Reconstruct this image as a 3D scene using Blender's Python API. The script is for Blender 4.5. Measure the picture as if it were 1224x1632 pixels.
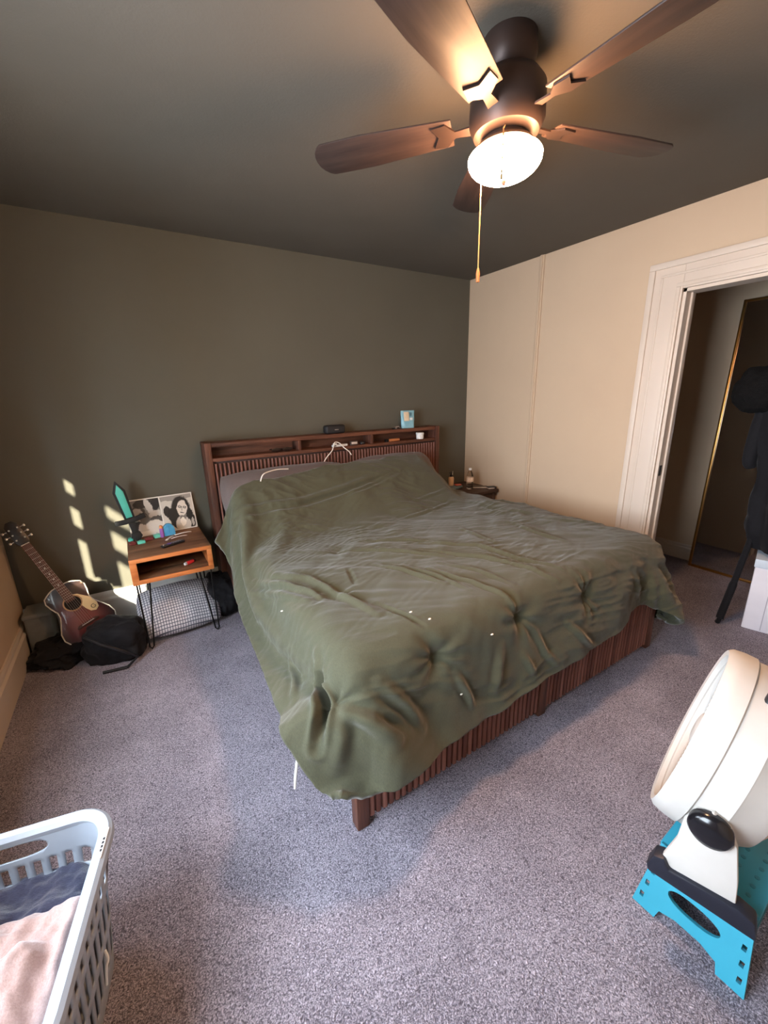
import bpy, bmesh, math, random
import numpy as np
from mathutils import Vector, Matrix, noise as mnoise

for _o in list(bpy.data.objects):
    bpy.data.objects.remove(_o)
scene = bpy.context.scene
COL = scene.collection
PI = math.pi
R = math.radians
random.seed(11)

# ------------------------------------------------------------------ camera
cam_d = bpy.data.cameras.new('camera')
cam_d.sensor_fit = 'HORIZONTAL'
cam_d.sensor_width = 36.0
cam_d.lens = 652.2 * 36.0 / 1224.0
cam_d.clip_start = 0.02
cam = bpy.data.objects.new('camera', cam_d)
COL.objects.link(cam)
_r = Vector((0.84657139, -0.53172299, -0.02423916))
_u = Vector((0.1657435, 0.22006299, 0.96130191))
_f = Vector((0.50581218, 0.81782819, -0.27442867))
_m = Matrix(((_r.x, _u.x, -_f.x), (_r.y, _u.y, -_f.y), (_r.z, _u.z, -_f.z))).to_4x4()
_m.translation = Vector((-2.88253, -3.07981, 1.5))
cam.matrix_world = _m
scene.camera = cam

# ------------------------------------------------------------------ light
EXPOSURE = -0.14
SKY = 36.0
SUN = 38.0
LAMP = 250.0
scene.view_settings.view_transform = 'Standard'
scene.view_settings.look = 'None'
scene.view_settings.gamma = 1.0
scene.view_settings.use_curve_mapping = False
scene.view_settings.exposure = EXPOSURE
scene.cycles.max_bounces = 8
scene.cycles.diffuse_bounces = 5
scene.cycles.transparent_max_bounces = 12
scene.cycles.sample_clamp_indirect = 6.0
scene.cycles.use_denoising = True

world = bpy.data.worlds.new('sky')
scene.world = world
world.use_nodes = True
_bg = world.node_tree.nodes['Background']
_bg.inputs[0].default_value = (0.76, 0.87, 1.0, 1)
_bg.inputs[1].default_value = SKY

XL, XR, YB, YF, H = -3.61, 0.115, 0.12, -3.95, 2.52
WT = 0.12
# two window openings in the left wall (y0, y1, z0, z1)
WIN_L = (-1.50, -0.56, 0.72, 2.05)
WIN_F = (-2.95, -1.72, 0.75, 2.12)

sun_d = bpy.data.lights.new('sun', 'SUN')
sun_d.energy = SUN
sun_d.angle = R(1.2)
sun_d.color = (1.0, 0.93, 0.74)
sun = bpy.data.objects.new('sun', sun_d)
COL.objects.link(sun)
sun.rotation_euler = Vector((1.0, 2.0, -1.1)).to_track_quat('-Z', 'Y').to_euler()
sun.location = (-6, -4, 5)

def portal(name, loc, direction, w, h):
    d = bpy.data.lights.new(name, 'AREA')
    d.shape = 'RECTANGLE'
    d.size = w
    d.size_y = h
    d.cycles.is_portal = True
    o = bpy.data.objects.new(name, d)
    COL.objects.link(o)
    o.location = loc
    o.rotation_euler = Vector(direction).to_track_quat('-Z', 'Z' if abs(direction[2]) < .5 else 'Y').to_euler()
portal('window_portal', (XL - WT + 0.0, (WIN_L[0] + WIN_L[1]) / 2, (WIN_L[2] + WIN_L[3]) / 2), (1, 0, 0), WIN_L[1] - WIN_L[0], WIN_L[3] - WIN_L[2])
portal('window_portal', (XL - WT, (WIN_F[0] + WIN_F[1]) / 2, (WIN_F[2] + WIN_F[3]) / 2), (1, 0, 0), WIN_F[1] - WIN_F[0], WIN_F[3] - WIN_F[2])

# ------------------------------------------------------------------ materials
def new_mat(name):
    m = bpy.data.materials.new(name)
    m.use_nodes = True
    nt = m.node_tree
    b = nt.nodes['Principled BSDF']
    return m, nt, b

def lin(c):
    """sRGB 0..255 to linear"""
    o = []
    for v in c:
        v = v / 255.0
        o.append(v / 12.92 if v <= .04045 else ((v + .055) / 1.055) ** 2.4)
    return (o[0], o[1], o[2], 1.0)

def nd(nt, t, **kw):
    n = nt.nodes.new(t)
    for k, v in kw.items():
        setattr(n, k, v)
    return n

def coords(nt, scale=(1, 1, 1), kind='Object', rot=(0, 0, 0)):
    tc = nd(nt, 'ShaderNodeTexCoord')
    mp = nd(nt, 'ShaderNodeMapping')
    mp.inputs['Scale'].default_value = scale
    mp.inputs['Rotation'].default_value = rot
    nt.links.new(tc.outputs[kind], mp.inputs['Vector'])
    return mp.outputs['Vector']

def noise_tex(nt, vec, scale, detail=3, rough=.55):
    n = nd(nt, 'ShaderNodeTexNoise')
    n.inputs['Scale'].default_value = scale
    n.inputs['Detail'].default_value = detail
    n.inputs['Roughness'].default_value = rough
    nt.links.new(vec, n.inputs['Vector'])
    return n.outputs['Fac']

def ramp(nt, fac, stops):
    r = nd(nt, 'ShaderNodeValToRGB')
    els = r.color_ramp.elements
    while len(els) < len(stops):
        els.new(.5)
    for e, (p, c) in zip(els, stops):
        e.position = p
        e.color = c
    nt.links.new(fac, r.inputs['Fac'])
    return r.outputs['Color']

def add_bump(nt, b, height, strength, dist):
    bp = nd(nt, 'ShaderNodeBump')
    bp.inputs['Strength'].default_value = strength
    bp.inputs['Distance'].default_value = dist
    nt.links.new(height, bp.inputs['Height'])
    nt.links.new(bp.outputs['Normal'], b.inputs['Normal'])

def paint(name, c1, c2=None, rough=.6, scale=6, bump=None, metal=0.0, spec=.5, stretch=(1, 1, 1), sheen=0.0, coat=0.0):
    """plain surface with a little colour variation and optional bump (scale, strength, dist)"""
    m, nt, b = new_mat(name)
    c1 = lin(c1)
    b.inputs['Base Color'].default_value = c1
    b.inputs['Roughness'].default_value = rough
    b.inputs['Metallic'].default_value = metal
    b.inputs['Specular IOR Level'].default_value = spec
    if sheen:
        b.inputs['Sheen Weight'].default_value = sheen
        b.inputs['Sheen Roughness'].default_value = .5
    if coat:
        b.inputs['Coat Weight'].default_value = coat
        b.inputs['Coat Roughness'].default_value = .15
    v = coords(nt, stretch)
    if c2 is not None:
        f = noise_tex(nt, v, scale, 4)
        nt.links.new(ramp(nt, f, [(.3, c1), (.7, lin(c2))]), b.inputs['Base Color'])
    if bump:
        f = noise_tex(nt, v, bump[0], 3)
        add_bump(nt, b, f, bump[1], bump[2])
    return m

def wood(name, dark, light, axis='x', scale=14, rough=.5, streak=14.0):
    m, nt, b = new_mat(name)
    s = {'x': (1, streak, streak), 'y': (streak, 1, streak), 'z': (streak, streak, 1)}[axis]
    v = coords(nt, s)
    f1 = noise_tex(nt, v, scale / 6, 5, .65)
    f2 = noise_tex(nt, v, scale, 2, .5)
    mx = nd(nt, 'ShaderNodeMath', operation='MULTIPLY_ADD')
    mx.inputs[1].default_value = .35
    nt.links.new(f2, mx.inputs[0])
    nt.links.new(f1, mx.inputs[2])
    nt.links.new(ramp(nt, mx.outputs[0], [(.45, lin(dark)), (.62, lin([(a + c) / 2 for a, c in zip(dark, light)])), (.85, lin(light))]), b.inputs['Base Color'])
    b.inputs['Roughness'].default_value = rough
    b.inputs['Specular IOR Level'].default_value = .3
    add_bump(nt, b, mx.outputs[0], .15, .002)
    return m

MAT = {}
MAT['green_wall'] = paint('dark green wall paint', (92, 89, 78), (89, 86, 75), .75, 2, (180, .12, .002), spec=.3)
MAT['green_ceiling'] = paint('dark green ceiling paint', (92, 86, 77), (88, 82, 73), .8, 2, (120, .25, .003), spec=.25)
MAT['beige'] = paint('beige wall paint', (194, 171, 144), (189, 166, 140), .7, 2, (160, .1, .002), spec=.3)
MAT['trim'] = paint('cream trim paint', (206, 192, 176), (200, 186, 170), .45, 3, (60, .06, .001))
MAT['trim_white'] = paint('white trim paint', (232, 232, 226), (222, 222, 216), .5, 4)
MAT['brass'] = paint('brass', (196, 150, 80), None, .3, metal=1.0)
MAT['black_metal'] = paint('black metal', (26, 25, 25), None, .4, metal=.6)
MAT['black_plastic'] = paint('black plastic', (24, 25, 28), None, .4)
MAT['white_plastic'] = paint('white plastic', (226, 226, 222), (214, 214, 210), .38, 8)
MAT['walnut'] = wood('dark walnut veneer', (56, 34, 27), (112, 72, 56), 'z', 10, .5)
MAT['walnut_x'] = wood('dark walnut veneer across', (60, 36, 27), (118, 74, 54), 'x', 10, .5)

def carpet():
    m, nt, b = new_mat('speckled grey carpet')
    v = coords(nt)
    # warp the coordinates so that the tufts curl
    w = nd(nt, 'ShaderNodeTexNoise')
    w.inputs['Scale'].default_value = 55
    w.inputs['Detail'].default_value = 2
    nt.links.new(v, w.inputs['Vector'])
    sc = nd(nt, 'ShaderNodeVectorMath', operation='MULTIPLY_ADD')
    sc.inputs[1].default_value = (.016, .016, .0)
    nt.links.new(w.outputs['Color'], sc.inputs[0])
    nt.links.new(v, sc.inputs[2])
    v2 = sc.outputs[0]
    n1 = noise_tex(nt, v2, 270, 3, .7)
    vo = nd(nt, 'ShaderNodeTexVoronoi')
    vo.inputs['Scale'].default_value = 220
    nt.links.new(v2, vo.inputs['Vector'])
    mix = nd(nt, 'ShaderNodeMath', operation='MULTIPLY_ADD')
    mix.inputs[1].default_value = -.28
    nt.links.new(vo.outputs['Distance'], mix.inputs[0])
    nt.links.new(n1, mix.inputs[2])
    big = noise_tex(nt, v, 3.2, 4, .6)
    mb = nd(nt, 'ShaderNodeMath', operation='MULTIPLY_ADD')
    mb.inputs[1].default_value = .22
    nt.links.new(big, mb.inputs[0])
    nt.links.new(mix.outputs[0], mb.inputs[2])
    col = ramp(nt, mb.outputs[0], [(.33, lin((86, 80, 92))), (.47, lin((152, 145, 160))), (.63, lin((222, 214, 228)))])
    nt.links.new(col, b.inputs['Base Color'])
    b.inputs['Roughness'].default_value = .95
    b.inputs['Specular IOR Level'].default_value = .1
    b.inputs['Sheen Weight'].default_value = .2
    add_bump(nt, b, mix.outputs[0], 1.0, .011)
    return m
MAT['carpet'] = carpet()

def fabric(name, c1, c2, streak=(1, 1, 1), scale=300, bump=.25, dist=.002, sheen=.25, crinkle=None):
    m, nt, b = new_mat(name)
    v = coords(nt, streak)
    f = noise_tex(nt, v, scale, 2, .6)
    nt.links.new(ramp(nt, f, [(.3, lin(c1)), (.7, lin(c2))]), b.inputs['Base Color'])
    b.inputs['Roughness'].default_value = .85
    b.inputs['Specular IOR Level'].default_value = .2
    b.inputs['Sheen Weight'].default_value = sheen
    b.inputs['Sheen Roughness'].default_value = .4
    h = f
    if crinkle:
        v0 = coords(nt)
        c = noise_tex(nt, v0, crinkle[0], 4, .6)
        a = nd(nt, 'ShaderNodeMath', operation='MULTIPLY_ADD')
        a.inputs[1].default_value = crinkle[1]
        nt.links.new(c, a.inputs[0])
        nt.links.new(f, a.inputs[2])
        h = a.outputs[0]
    add_bump(nt, b, h, bump, dist)
    return m
MAT['comforter'] = fabric('olive green melange cotton', (59, 59, 45), (76, 75, 57), (10, 1, 1), 130, .3, .004, .3, (22, 2.0))
MAT['mauve'] = fabric('dark mauve cotton', (92, 82, 80), (104, 94, 92), (1, 1, 1), 240, .2, .002, .2, (18, 1.5))
MAT['black_cloth'] = fabric('black cloth', (20, 20, 23), (28, 28, 31), (1, 1, 1), 200, .3, .002, .05, (20, 2.0))
MAT['black_fur'] = fabric('black fluffy pile', (8, 7, 7), (16, 15, 15), (1, 1, 1), 160, .8, .01, .0)
MAT['pink_cloth'] = fabric('pale pink fleece', (160, 136, 132), (178, 154, 149), (1, 1, 1), 260, .3, .003, .5, (14, 2.0))
MAT['navy_knit'] = fabric('navy knit', (44, 46, 64), (66, 68, 88), (1, 6, 1), 120, .6, .004, .3)
MAT['cushion_edge'] = fabric('slate cloth', (62, 68, 78), (76, 82, 92))

# ------------------------------------------------------------------ mesh helpers
def link(o, parent=None):
    COL.objects.link(o)
    if parent is not None:
        o.parent = parent
    return o

def tag(o, label=None, cat=None, group=None, kind=None):
    if label: o['label'] = label
    if cat: o['category'] = cat
    if group: o['group'] = group
    if kind: o['kind'] = kind
    return o

def thing(name, loc, label, cat, rz=0.0, group=None):
    o = bpy.data.objects.new(name, None)
    o.empty_display_size = .05
    link(o)
    o.location = loc
    o.rotation_euler = (0, 0, rz)
    return tag(o, label, cat, group)

class MB:
    """collects shapes and links them as one mesh object"""
    def __init__(self):
        self.bm = bmesh.new()
        self.M = Matrix.Identity(4)
    def _merge(self, b2):
        me = bpy.data.meshes.new('tmp')
        bmesh.ops.transform(b2, matrix=self.M, verts=b2.verts)
        b2.to_mesh(me)
        b2.free()
        self.bm.from_mesh(me)
        bpy.data.meshes.remove(me)
        return self
    def box(self, lo, hi, bevel=0.0, seg=2, rot=None):
        b = bmesh.new()
        bmesh.ops.create_cube(b, size=1)
        c = [(a + d) / 2 for a, d in zip(lo, hi)]
        s = [abs(d - a) for a, d in zip(lo, hi)]
        bmesh.ops.scale(b, vec=s, verts=b.verts)
        if bevel > 0:
            bmesh.ops.bevel(b, geom=list(b.edges), offset=min(bevel, min(s) * .49), segments=seg, profile=.5, affect='EDGES')
        if rot is not None:
            bmesh.ops.transform(b, matrix=rot.to_4x4(), verts=b.verts)
        bmesh.ops.translate(b, vec=c, verts=b.verts)
        return self._merge(b)
    def tube(self, pts, rad, n=8, closed=False, caps=True):
        pts = [Vector(p) for p in pts]
        k = len(pts)
        rads = rad if isinstance(rad, (list, tuple)) else [rad] * k
        b = bmesh.new()
        rings = []
        up = None
        for i, p in enumerate(pts):
            if closed:
                t = pts[(i + 1) % k] - pts[i - 1]
            else:
                t = pts[min(i + 1, k - 1)] - pts[max(i - 1, 0)]
            t.normalize()
            if up is None:
                up = t.orthogonal().normalized()
            else:
                up = (up - t * up.dot(t))
                if up.length < 1e-6: up = t.orthogonal()
                up.normalize()
            sd = t.cross(up)
            rings.append([b.verts.new(p + (up * math.cos(2 * PI * q / n) + sd * math.sin(2 * PI * q / n)) * rads[i]) for q in range(n)])
        for i in range(k if closed else k - 1):
            A, B = rings[i], rings[(i + 1) % k]
            for q in range(n):
                b.faces.new((A[q], A[(q + 1) % n], B[(q + 1) % n], B[q]))
        if caps and not closed:
            b.faces.new(rings[0][::-1])
            b.faces.new(rings[-1])
        bmesh.ops.recalc_face_normals(b, faces=b.faces)
        return self._merge(b)
    def lathe(self, prof, n=32, loc=(0, 0, 0), axis='z', caps=True):
        """prof: list of (radius, height)"""
        b = bmesh.new()
        rings = []
        for r, z in prof:
            ring = []
            for q in range(n):
                a = 2 * PI * q / n
                ring.append(b.verts.new((r * math.cos(a), r * math.sin(a), z)))
            rings.append(ring)
        for A, B in zip(rings, rings[1:]):
            for q in range(n):
                b.faces.new((A[q], A[(q + 1) % n], B[(q + 1) % n], B[q]))
        if caps:
            if prof[0][0] > 1e-5: b.faces.new(rings[0][::-1])
            if prof[-1][0] > 1e-5: b.faces.new(rings[-1])
        bmesh.ops.remove_doubles(b, verts=b.verts, dist=1e-6)
        bmesh.ops.recalc_face_normals(b, faces=b.faces)
        if axis == 'y':
            bmesh.ops.rotate(b, matrix=Matrix.Rotation(-PI / 2, 3, 'X'), verts=b.verts)
        elif axis == 'x':
            bmesh.ops.rotate(b, matrix=Matrix.Rotation(PI / 2, 3, 'Y'), verts=b.verts)
        bmesh.ops.translate(b, vec=loc, verts=b.verts)
        return self._merge(b)
    def prism(self, outline, depth, holes=(), bevel=0.0, mat=None):
        """outline in local XY, extruded along +Z by depth, then transformed by mat"""
        b = bmesh.new()
        edges = []
        for loop in [outline] + list(holes):
            vs = [b.verts.new((x, y, 0)) for x, y in loop]
            for i in range(len(vs)):
                edges.append(b.edges.new((vs[i], vs[(i + 1) % len(vs)])))
        if holes:
            bmesh.ops.triangle_fill(b, use_beauty=True, use_dissolve=False, edges=edges)
        else:
            b.faces.new(list(b.verts))
        r = bmesh.ops.extrude_face_region(b, geom=list(b.faces))
        vs = [g for g in r['geom'] if isinstance(g, bmesh.types.BMVert)]
        bmesh.ops.translate(b, vec=(0, 0, depth), verts=vs)
        bmesh.ops.recalc_face_normals(b, faces=b.faces)
        if bevel > 0:
            es = [e for e in b.edges if len(e.link_faces) == 2 and e.calc_face_angle(0) > 1.0]
            bmesh.ops.bevel(b, geom=es, offset=bevel, segments=2, profile=.5, affect='EDGES')
        if mat is not None:
            bmesh.ops.transform(b, matrix=mat, verts=b.verts)
        return self._merge(b)
    def grid(self, P, close_u=False):
        """P[j][i] points"""
        b = bmesh.new()
        V = [[b.verts.new(p) for p in row] for row in P]
        for j in range(len(V) - 1):
            n = len(V[j])
            for i in range(n if close_u else n - 1):
                b.faces.new((V[j][i], V[j][(i + 1) % n], V[j + 1][(i + 1) % n], V[j + 1][i]))
        return self._merge(b)
    def build(self, name, mat, parent=None, smooth=True, angle=40):
        me = bpy.data.meshes.new(name)
        self.bm.to_mesh(me)
        self.bm.free()
        me.materials.append(MAT[mat] if isinstance(mat, str) else mat)
        o = bpy.data.objects.new(name, me)
        link(o, parent)
        if smooth:
            me.shade_smooth()
            me.set_sharp_from_angle(angle=R(angle))
        return o

def bake_modifiers(o, extra=()):
    dg = bpy.context.evaluated_depsgraph_get()
    dg.update()
    me = bpy.data.meshes.new_from_object(o.evaluated_get(dg))
    o.modifiers.clear()
    o.data = me
    for e in extra:
        bpy.data.objects.remove(e)

def copy_thing(root, label=None, loc=None):
    c = root.copy()
    COL.objects.link(c)
    if label: c['label'] = label
    if loc is not None: c.location = loc
    for ch in list(root.children):
        d = ch.copy(); COL.objects.link(d); d.parent = c
        for g in list(ch.children):
            e = g.copy(); COL.objects.link(e); e.parent = d
    return c

def instance(src, name, parent, loc=None, rot=None):
    o = bpy.data.objects.new(name, src.data)
    link(o, parent)
    if loc is not None: o.location = loc
    if rot is not None: o.rotation_euler = rot
    return o

def structure(o):
    o['kind'] = 'structure'
    return o

def fbm(p, s=1.0, o=3):
    return mnoise.fractal(Vector(p) * s, 1.0, 2.0, o)

def cushion(w, h, t, n=36, pinch=.12, wr=.0, seed=0, power=3.0):
    """pillow: closed mesh in local XY, thickness along Z"""
    top, bot = [], []
    for j in range(n + 1):
        rt, rb = [], []
        for i in range(n + 1):
            u, v = 2 * i / n - 1, 2 * j / n - 1
            px = u * (1 - pinch * v * v * (u * u)) * w / 2 * (1 - .06 * (1 - abs(v) ** 2) * 0)
            py = v * (1 - pinch * u * u * (v * v)) * h / 2
            th = t / 2 * (max(0, 1 - abs(u) ** power) ** .55) * (max(0, 1 - abs(v) ** power) ** .55)
            nz = fbm((px * 5 + seed, py * 5, seed * 1.7), 1.6) * wr * min(1, th / (t * .2))
            rt.append((px, py, th + nz))
            rb.append((px, py, -th + nz * .5))
        top.append(rt)
        bot.append(rb[::-1])
    m = MB()
    m.grid(top)
    m.grid(bot)
    bmesh.ops.remove_doubles(m.bm, verts=m.bm.verts, dist=1e-4)
    bmesh.ops.recalc_face_normals(m.bm, faces=m.bm.faces)
    return m

def blob(radii, seed=0, amp=.12, freq=2.2, sub=5, flat=None, power=2.0):
    """lumpy soft body centred at the origin, cut flat at z = flat"""
    b = bmesh.new()
    bmesh.ops.create_icosphere(b, subdivisions=sub, radius=1)
    for v in b.verts:
        d = v.co.normalized()
        if power != 2.0:
            k = (abs(d.x) ** power + abs(d.y) ** power + abs(d.z) ** power) ** (-1 / power)
        else:
            k = 1
        f = 1 + amp * fbm((d.x + seed, d.y, d.z), freq, 4)
        rg = abs(fbm((d.x * .8, d.y + seed, d.z), freq * 1.6, 2))
        f -= amp * .35 * max(0, .25 - rg)
        v.co = Vector((d.x * radii[0], d.y * radii[1], d.z * radii[2])) * k * f
        if flat is not None and v.co.z < flat:
            v.co.z = flat
    m = MB()
    m._merge(b)
    return m

# ================================================================== SETTING
def wall_mesh(name, boxes, mat):
    m = MB()
    for lo, hi in boxes:
        m.box(lo, hi)
    return structure(m.build(name, mat, smooth=False))

DY0, DY1, DZ = -2.58, -1.73, 2.073          # doorway in the right wall
HX = 1.25                                   # far wall of the hall
structure(MB().box((XL - WT, YF - WT, -.1), (HX + WT, YB + WT, 0)).build('floor', 'carpet', smooth=False))
structure(MB().box((XL - WT, YF - WT, H), (XR + WT, YB + WT, H + .1)).build('ceiling', 'green_ceiling', smooth=False))
wall_mesh('wall_back', [((XL - WT, YB, 0), (XR + WT, YB + WT, H))], 'green_wall')
wall_mesh('wall_right', [((XR, DY1, 0), (XR + WT, YB, H)), ((XR, DY0, DZ), (XR + WT, DY1, H)), ((XR, YF, 0), (XR + WT, DY0, H))], 'beige')
ya, yb, za, zb = WIN_L
yc, yd, zc, zd = WIN_F
wall_mesh('wall_left', [((XL - WT, yb, 0), (XL, YB, H)), ((XL - WT, ya, 0), (XL, yb, za)), ((XL - WT, ya, zb), (XL, yb, H)), ((XL - WT, yd, 0), (XL, ya, H)),
                        ((XL - WT, yc, 0), (XL, yd, zc)), ((XL - WT, yc, zd), (XL, yd, H)), ((XL - WT, YF, 0), (XL, yc, H))], 'beige')
wall_mesh('wall_front', [((XL - WT, YF - WT, 0), (XR + WT, YF, H))], 'beige')
# added unseen block outside the house: keeps the sun off the second window
wall_mesh('sun_block_wall', [((-4.75, -5.2, -.4), (XL - WT, -3.48, 3.5))], 'beige')
# hall beyond the doorway
wall_mesh('wall_hall', [((HX, -3.4, 0), (HX + WT, -.6, H))], 'beige')
wall_mesh('wall_hall_side', [((XR + WT, -.72, 0), (HX, -.6, H)), ((XR + WT, -3.4, 0), (HX, -3.28, H))], 'beige')
structure(MB().box((XR + WT, -3.4, H), (HX + WT, -.6, H + .1)).build('ceiling_hall', 'green_ceiling', smooth=False))

# baseboards: profile with a moulded cap, swept straight
def baseboard(name, a, b, inward, mat, h=.24):
    a, b, inward = Vector(a), Vector(b), Vector(inward)
    prof = [(0, 0), (.018, 0), (.018, h * .70), (.024, h * .72), (.024, h * .78), (.014, h * .84), (.014, h * .92), (.009, h), (0, h)]
    m = MB()
    bm = bmesh.new()
    A = [bm.verts.new(a + inward * p + Vector((0, 0, z))) for p, z in prof]
    B = [bm.verts.new(b + inward * p + Vector((0, 0, z))) for p, z in prof]
    for i in range(len(prof)):
        j = (i + 1) % len(prof)
        bm.faces.new((A[i], A[j], B[j], B[i]))
    bm.faces.new(A[::-1]); bm.faces.new(B)
    bmesh.ops.recalc_face_normals(bm, faces=bm.faces)
    m._merge(bm)
    return structure(m.build(name, mat, smooth=False))
baseboard('baseboard_back', (XL, YB, 0), (XR, YB, 0), (0, -1, 0), 'trim_white', .25)
baseboard('baseboard_left', (XL, YB - .024, 0), (XL, YF, 0), (1, 0, 0), 'trim', .21)
baseboard('baseboard_right', (XR, YB - .024, 0), (XR, -1.51, 0), (-1, 0, 0), 'trim', .21)
baseboard('baseboard_hall', (HX, -.72, 0), (HX, -3.28, 0), (-1, 0, 0), 'trim', .14)

# vertical batten that covers the panel joint on the right wall
structure(MB().box((XR - .012, -.712, .21), (XR, -.668, H), .004).box((XR - .02, -.700, .21), (XR - .010, -.680, H), .004).build('trim_1', 'beige'))

# door casing: stepped flat boards round the opening on the bedroom side
def casing(name, x, side):
    m = MB()
    w = .20
    for (ya, yb, za, zb) in ((DY1 - .0, DY1 + w, 0, DZ + .165), (DY0 - w, DY0, 0, DZ + .165), (DY0, DY1, DZ, DZ + .165)):
        m.box((min(x, x + side * .018), ya, za), (max(x, x + side * .018), yb, zb), .003)
    # raised back band on the outer edge and two fillets
    for off, t, wd in ((w - .035, .030, .035), (w - .085, .022, .014), (.012, .023, .022)):
        for ya in (DY1 + off, DY0 - off - wd):
            m.box((min(x, x + side * t), ya, 0), (max(x, x + side * t), ya + wd, DZ + (.130 if t == .030 else .080 if t == .022 else .012)), .003)
    for off, t, wd, ext in ((.165 - .035, .030, .035, w), (.165 - .085, .022, .014, w - .071), (.012, .023, .022, .034)):
        m.box((min(x, x + side * t), DY0 - ext, DZ + off), (max(x, x + side * t), DY1 + ext, DZ + off + wd), .003)
    return structure(m.build(name, 'trim'))
casing('trim_2', XR, -1)
m = MB()
m.box((XR, DY1 - .018, 0), (XR + WT, DY1, DZ)).box((XR, DY0, 0), (XR + WT, DY0 + .018, DZ)).box((XR, DY0, DZ - .018), (XR + WT, DY1, DZ))
m.box((XR + .055, DY1 - .03, 0), (XR + .095, DY1 - .018, DZ - .018), .003).box((XR + .055, DY0 + .018, 0), (XR + .095, DY0 + .03, DZ - .018), .003)
jamb = structure(m.build('trim_3', 'trim'))
MB().box((XR + .012, DY1 - .0215, .93), (XR + .042, DY1 - .0175, 1.0), .001).build('strike_plate', 'black_metal', jamb)

# open door leaf, swung out into the hall (beyond the right edge of the photograph)
door = structure(bpy.data.objects.new('door_1', None)); link(door)
door.location = (XR + WT + .01, DY0 + .02, 0)
m = MB().box((0, -.04, .01), (.82, 0, 2.03), .002)
for za, zb in ((.18, .92), (1.05, 1.9)):
    for xa, xb in ((.09, .37), (.45, .73)):
        m.box((xa, 0, za), (xb, .008, zb), .006)
m.build('door_leaf', wood('brown door', (58, 40, 30), (92, 64, 46), 'z', 8), door)
MB().lathe([(.0, 0), (.012, 0), (.012, .03), (.028, .04), (.03, .06), (.02, .075), (0, .078)], 20, (.76, 0, .97), 'y').build('door_handle', 'brass', door)
MB().tube([(.3, .0, 1.72), (.3, .03, 1.72), (.3, .05, 1.70), (.3, .055, 1.725)], .006).build('coat_hook', 'black_metal', door)

# windows (outside the photograph, they let the daylight in)
def glass_mat():
    mt = bpy.data.materials.new('window glass'); mt.use_nodes = True
    nt = mt.node_tree; nt.nodes.clear()
    out = nd(nt, 'ShaderNodeOutputMaterial'); mx = nd(nt, 'ShaderNodeMixShader'); tr = nd(nt, 'ShaderNodeBsdfTransparent'); gl = nd(nt, 'ShaderNodeBsdfGlossy')
    gl.inputs['Roughness'].default_value = .02
    mx.inputs[0].default_value = .05
    nt.links.new(tr.outputs[0], mx.inputs[1]); nt.links.new(gl.outputs[0], mx.inputs[2]); nt.links.new(mx.outputs[0], out.inputs[0])
    return mt
MAT['glass'] = glass_mat()

def window(name, origin, rz, w, h, bars=()):
    """local x along the wall, y to the outside, origin = lower left corner on the room side"""
    root = structure(bpy.data.objects.new(name, None)); link(root)
    root.location = origin; root.rotation_euler = (0, 0, rz)
    f = .035
    m = MB()
    m.box((0, .02, 0), (f, .11, h)).box((w - f, .02, 0), (w, .11, h)).box((f, .02, 0), (w - f, .11, f)).box((f, .02, h - f), (w - f, .11, h))
    m.build('window_frame', 'trim_white', root, smooth=False)
    m = MB()
    for xa in (-.09, w): m.box((xa, -.02, -.05), (xa + .09, 0, h + .09), .003)
    m.box((0, -.02, h), (w, 0, h + .09), .003).box((-.12, -.05, -.03), (w + .12, 0, 0), .004)
    m.build('window_casing', 'trim', root)
    for z, hh in bars:
        MB().box((f, .055, z), (w - f, .085, z + hh), .002).build('glazing_bar', 'trim_white', root)
    MB().box((f, .068, f), (w - f, .072, h - f)).build('pane', 'glass', root, smooth=False)
    return root
yl0, yl1, zl0, zl1 = WIN_L
wl = window('window_1', (XL, yl0, zl0), PI / 2, yl1 - yl0, zl1 - zl0, ((.415, .07), (.635, .07)))
# added unseen shade: stops the sun coming through the upper left window
rs = thing('sun_block_shade', (XL - .01, (yl0 + yl1) / 2, 1.475), 'added ivory shade that blocks sun through the upper left window', 'shade')
w_ = (yl1 - yl0) / 2
MB().box((-.002, -w_ + .012, 0), (.002, w_ - .012, .53)).build('shade_cloth', paint('ivory shade cloth', (226, 218, 200), None, .8), rs, smooth=False)
MB().box((-.006, -w_ + .012, -.02), (.006, w_ - .012, 0), .003).build('bottom_rail', 'trim_white', rs)
MB().tube([(0, -w_ + .005, .55), (0, w_ - .005, .55)], .022, 16).build('roller', 'trim_white', rs)
# unseen curtain added to the same window, sized to cut a narrow sun strip
cv = MB()
P = []
for j in range(25):
    z = 2.12 - j / 24 * 1.36
    row = []
    for i in range(49):
        t = i / 48
        row.append((.022 * math.sin(t * PI * 9 + .2 * math.sin(z * 3)) + .03, -.808 + .252 * t, z))
    P.append(row)
cv.grid(P)
cur = cv.build('curtain', fabric('dark olive curtain', (70, 70, 58), (84, 84, 70)))
cur.location = (XL + .03, 0, 0)
sol = cur.modifiers.new('thickness', 'SOLIDIFY'); sol.thickness = .004
tag(cur, 'added curtain that narrows the sun strip from the left window', 'curtain')
rod = MB().tube([(XL + .06, -1.6, 2.14), (XL + .06, -.5, 2.14)], .011, 12).build('curtain_rod', 'black_metal')
tag(rod, 'black curtain rod above the left window', 'curtain rod')
xf0, xf1, zf0, zf1 = WIN_F
window('window_2', (XL, xf0, zf0), PI / 2, xf1 - xf0, zf1 - zf0, ((.66, .04),))

# ================================================================== BED
BX0, BX1, BY0, BYH = -2.41, -.40, -2.085, -.08
bed = thing('bed', ((BX0 + BX1) / 2, -1.0, 0), 'king bed with dark walnut storage headboard and fluted footboard', 'bed')
bo = Vector(bed.location)
def L(x, y, z): return (x - bo.x, y - bo.y, z)
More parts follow.
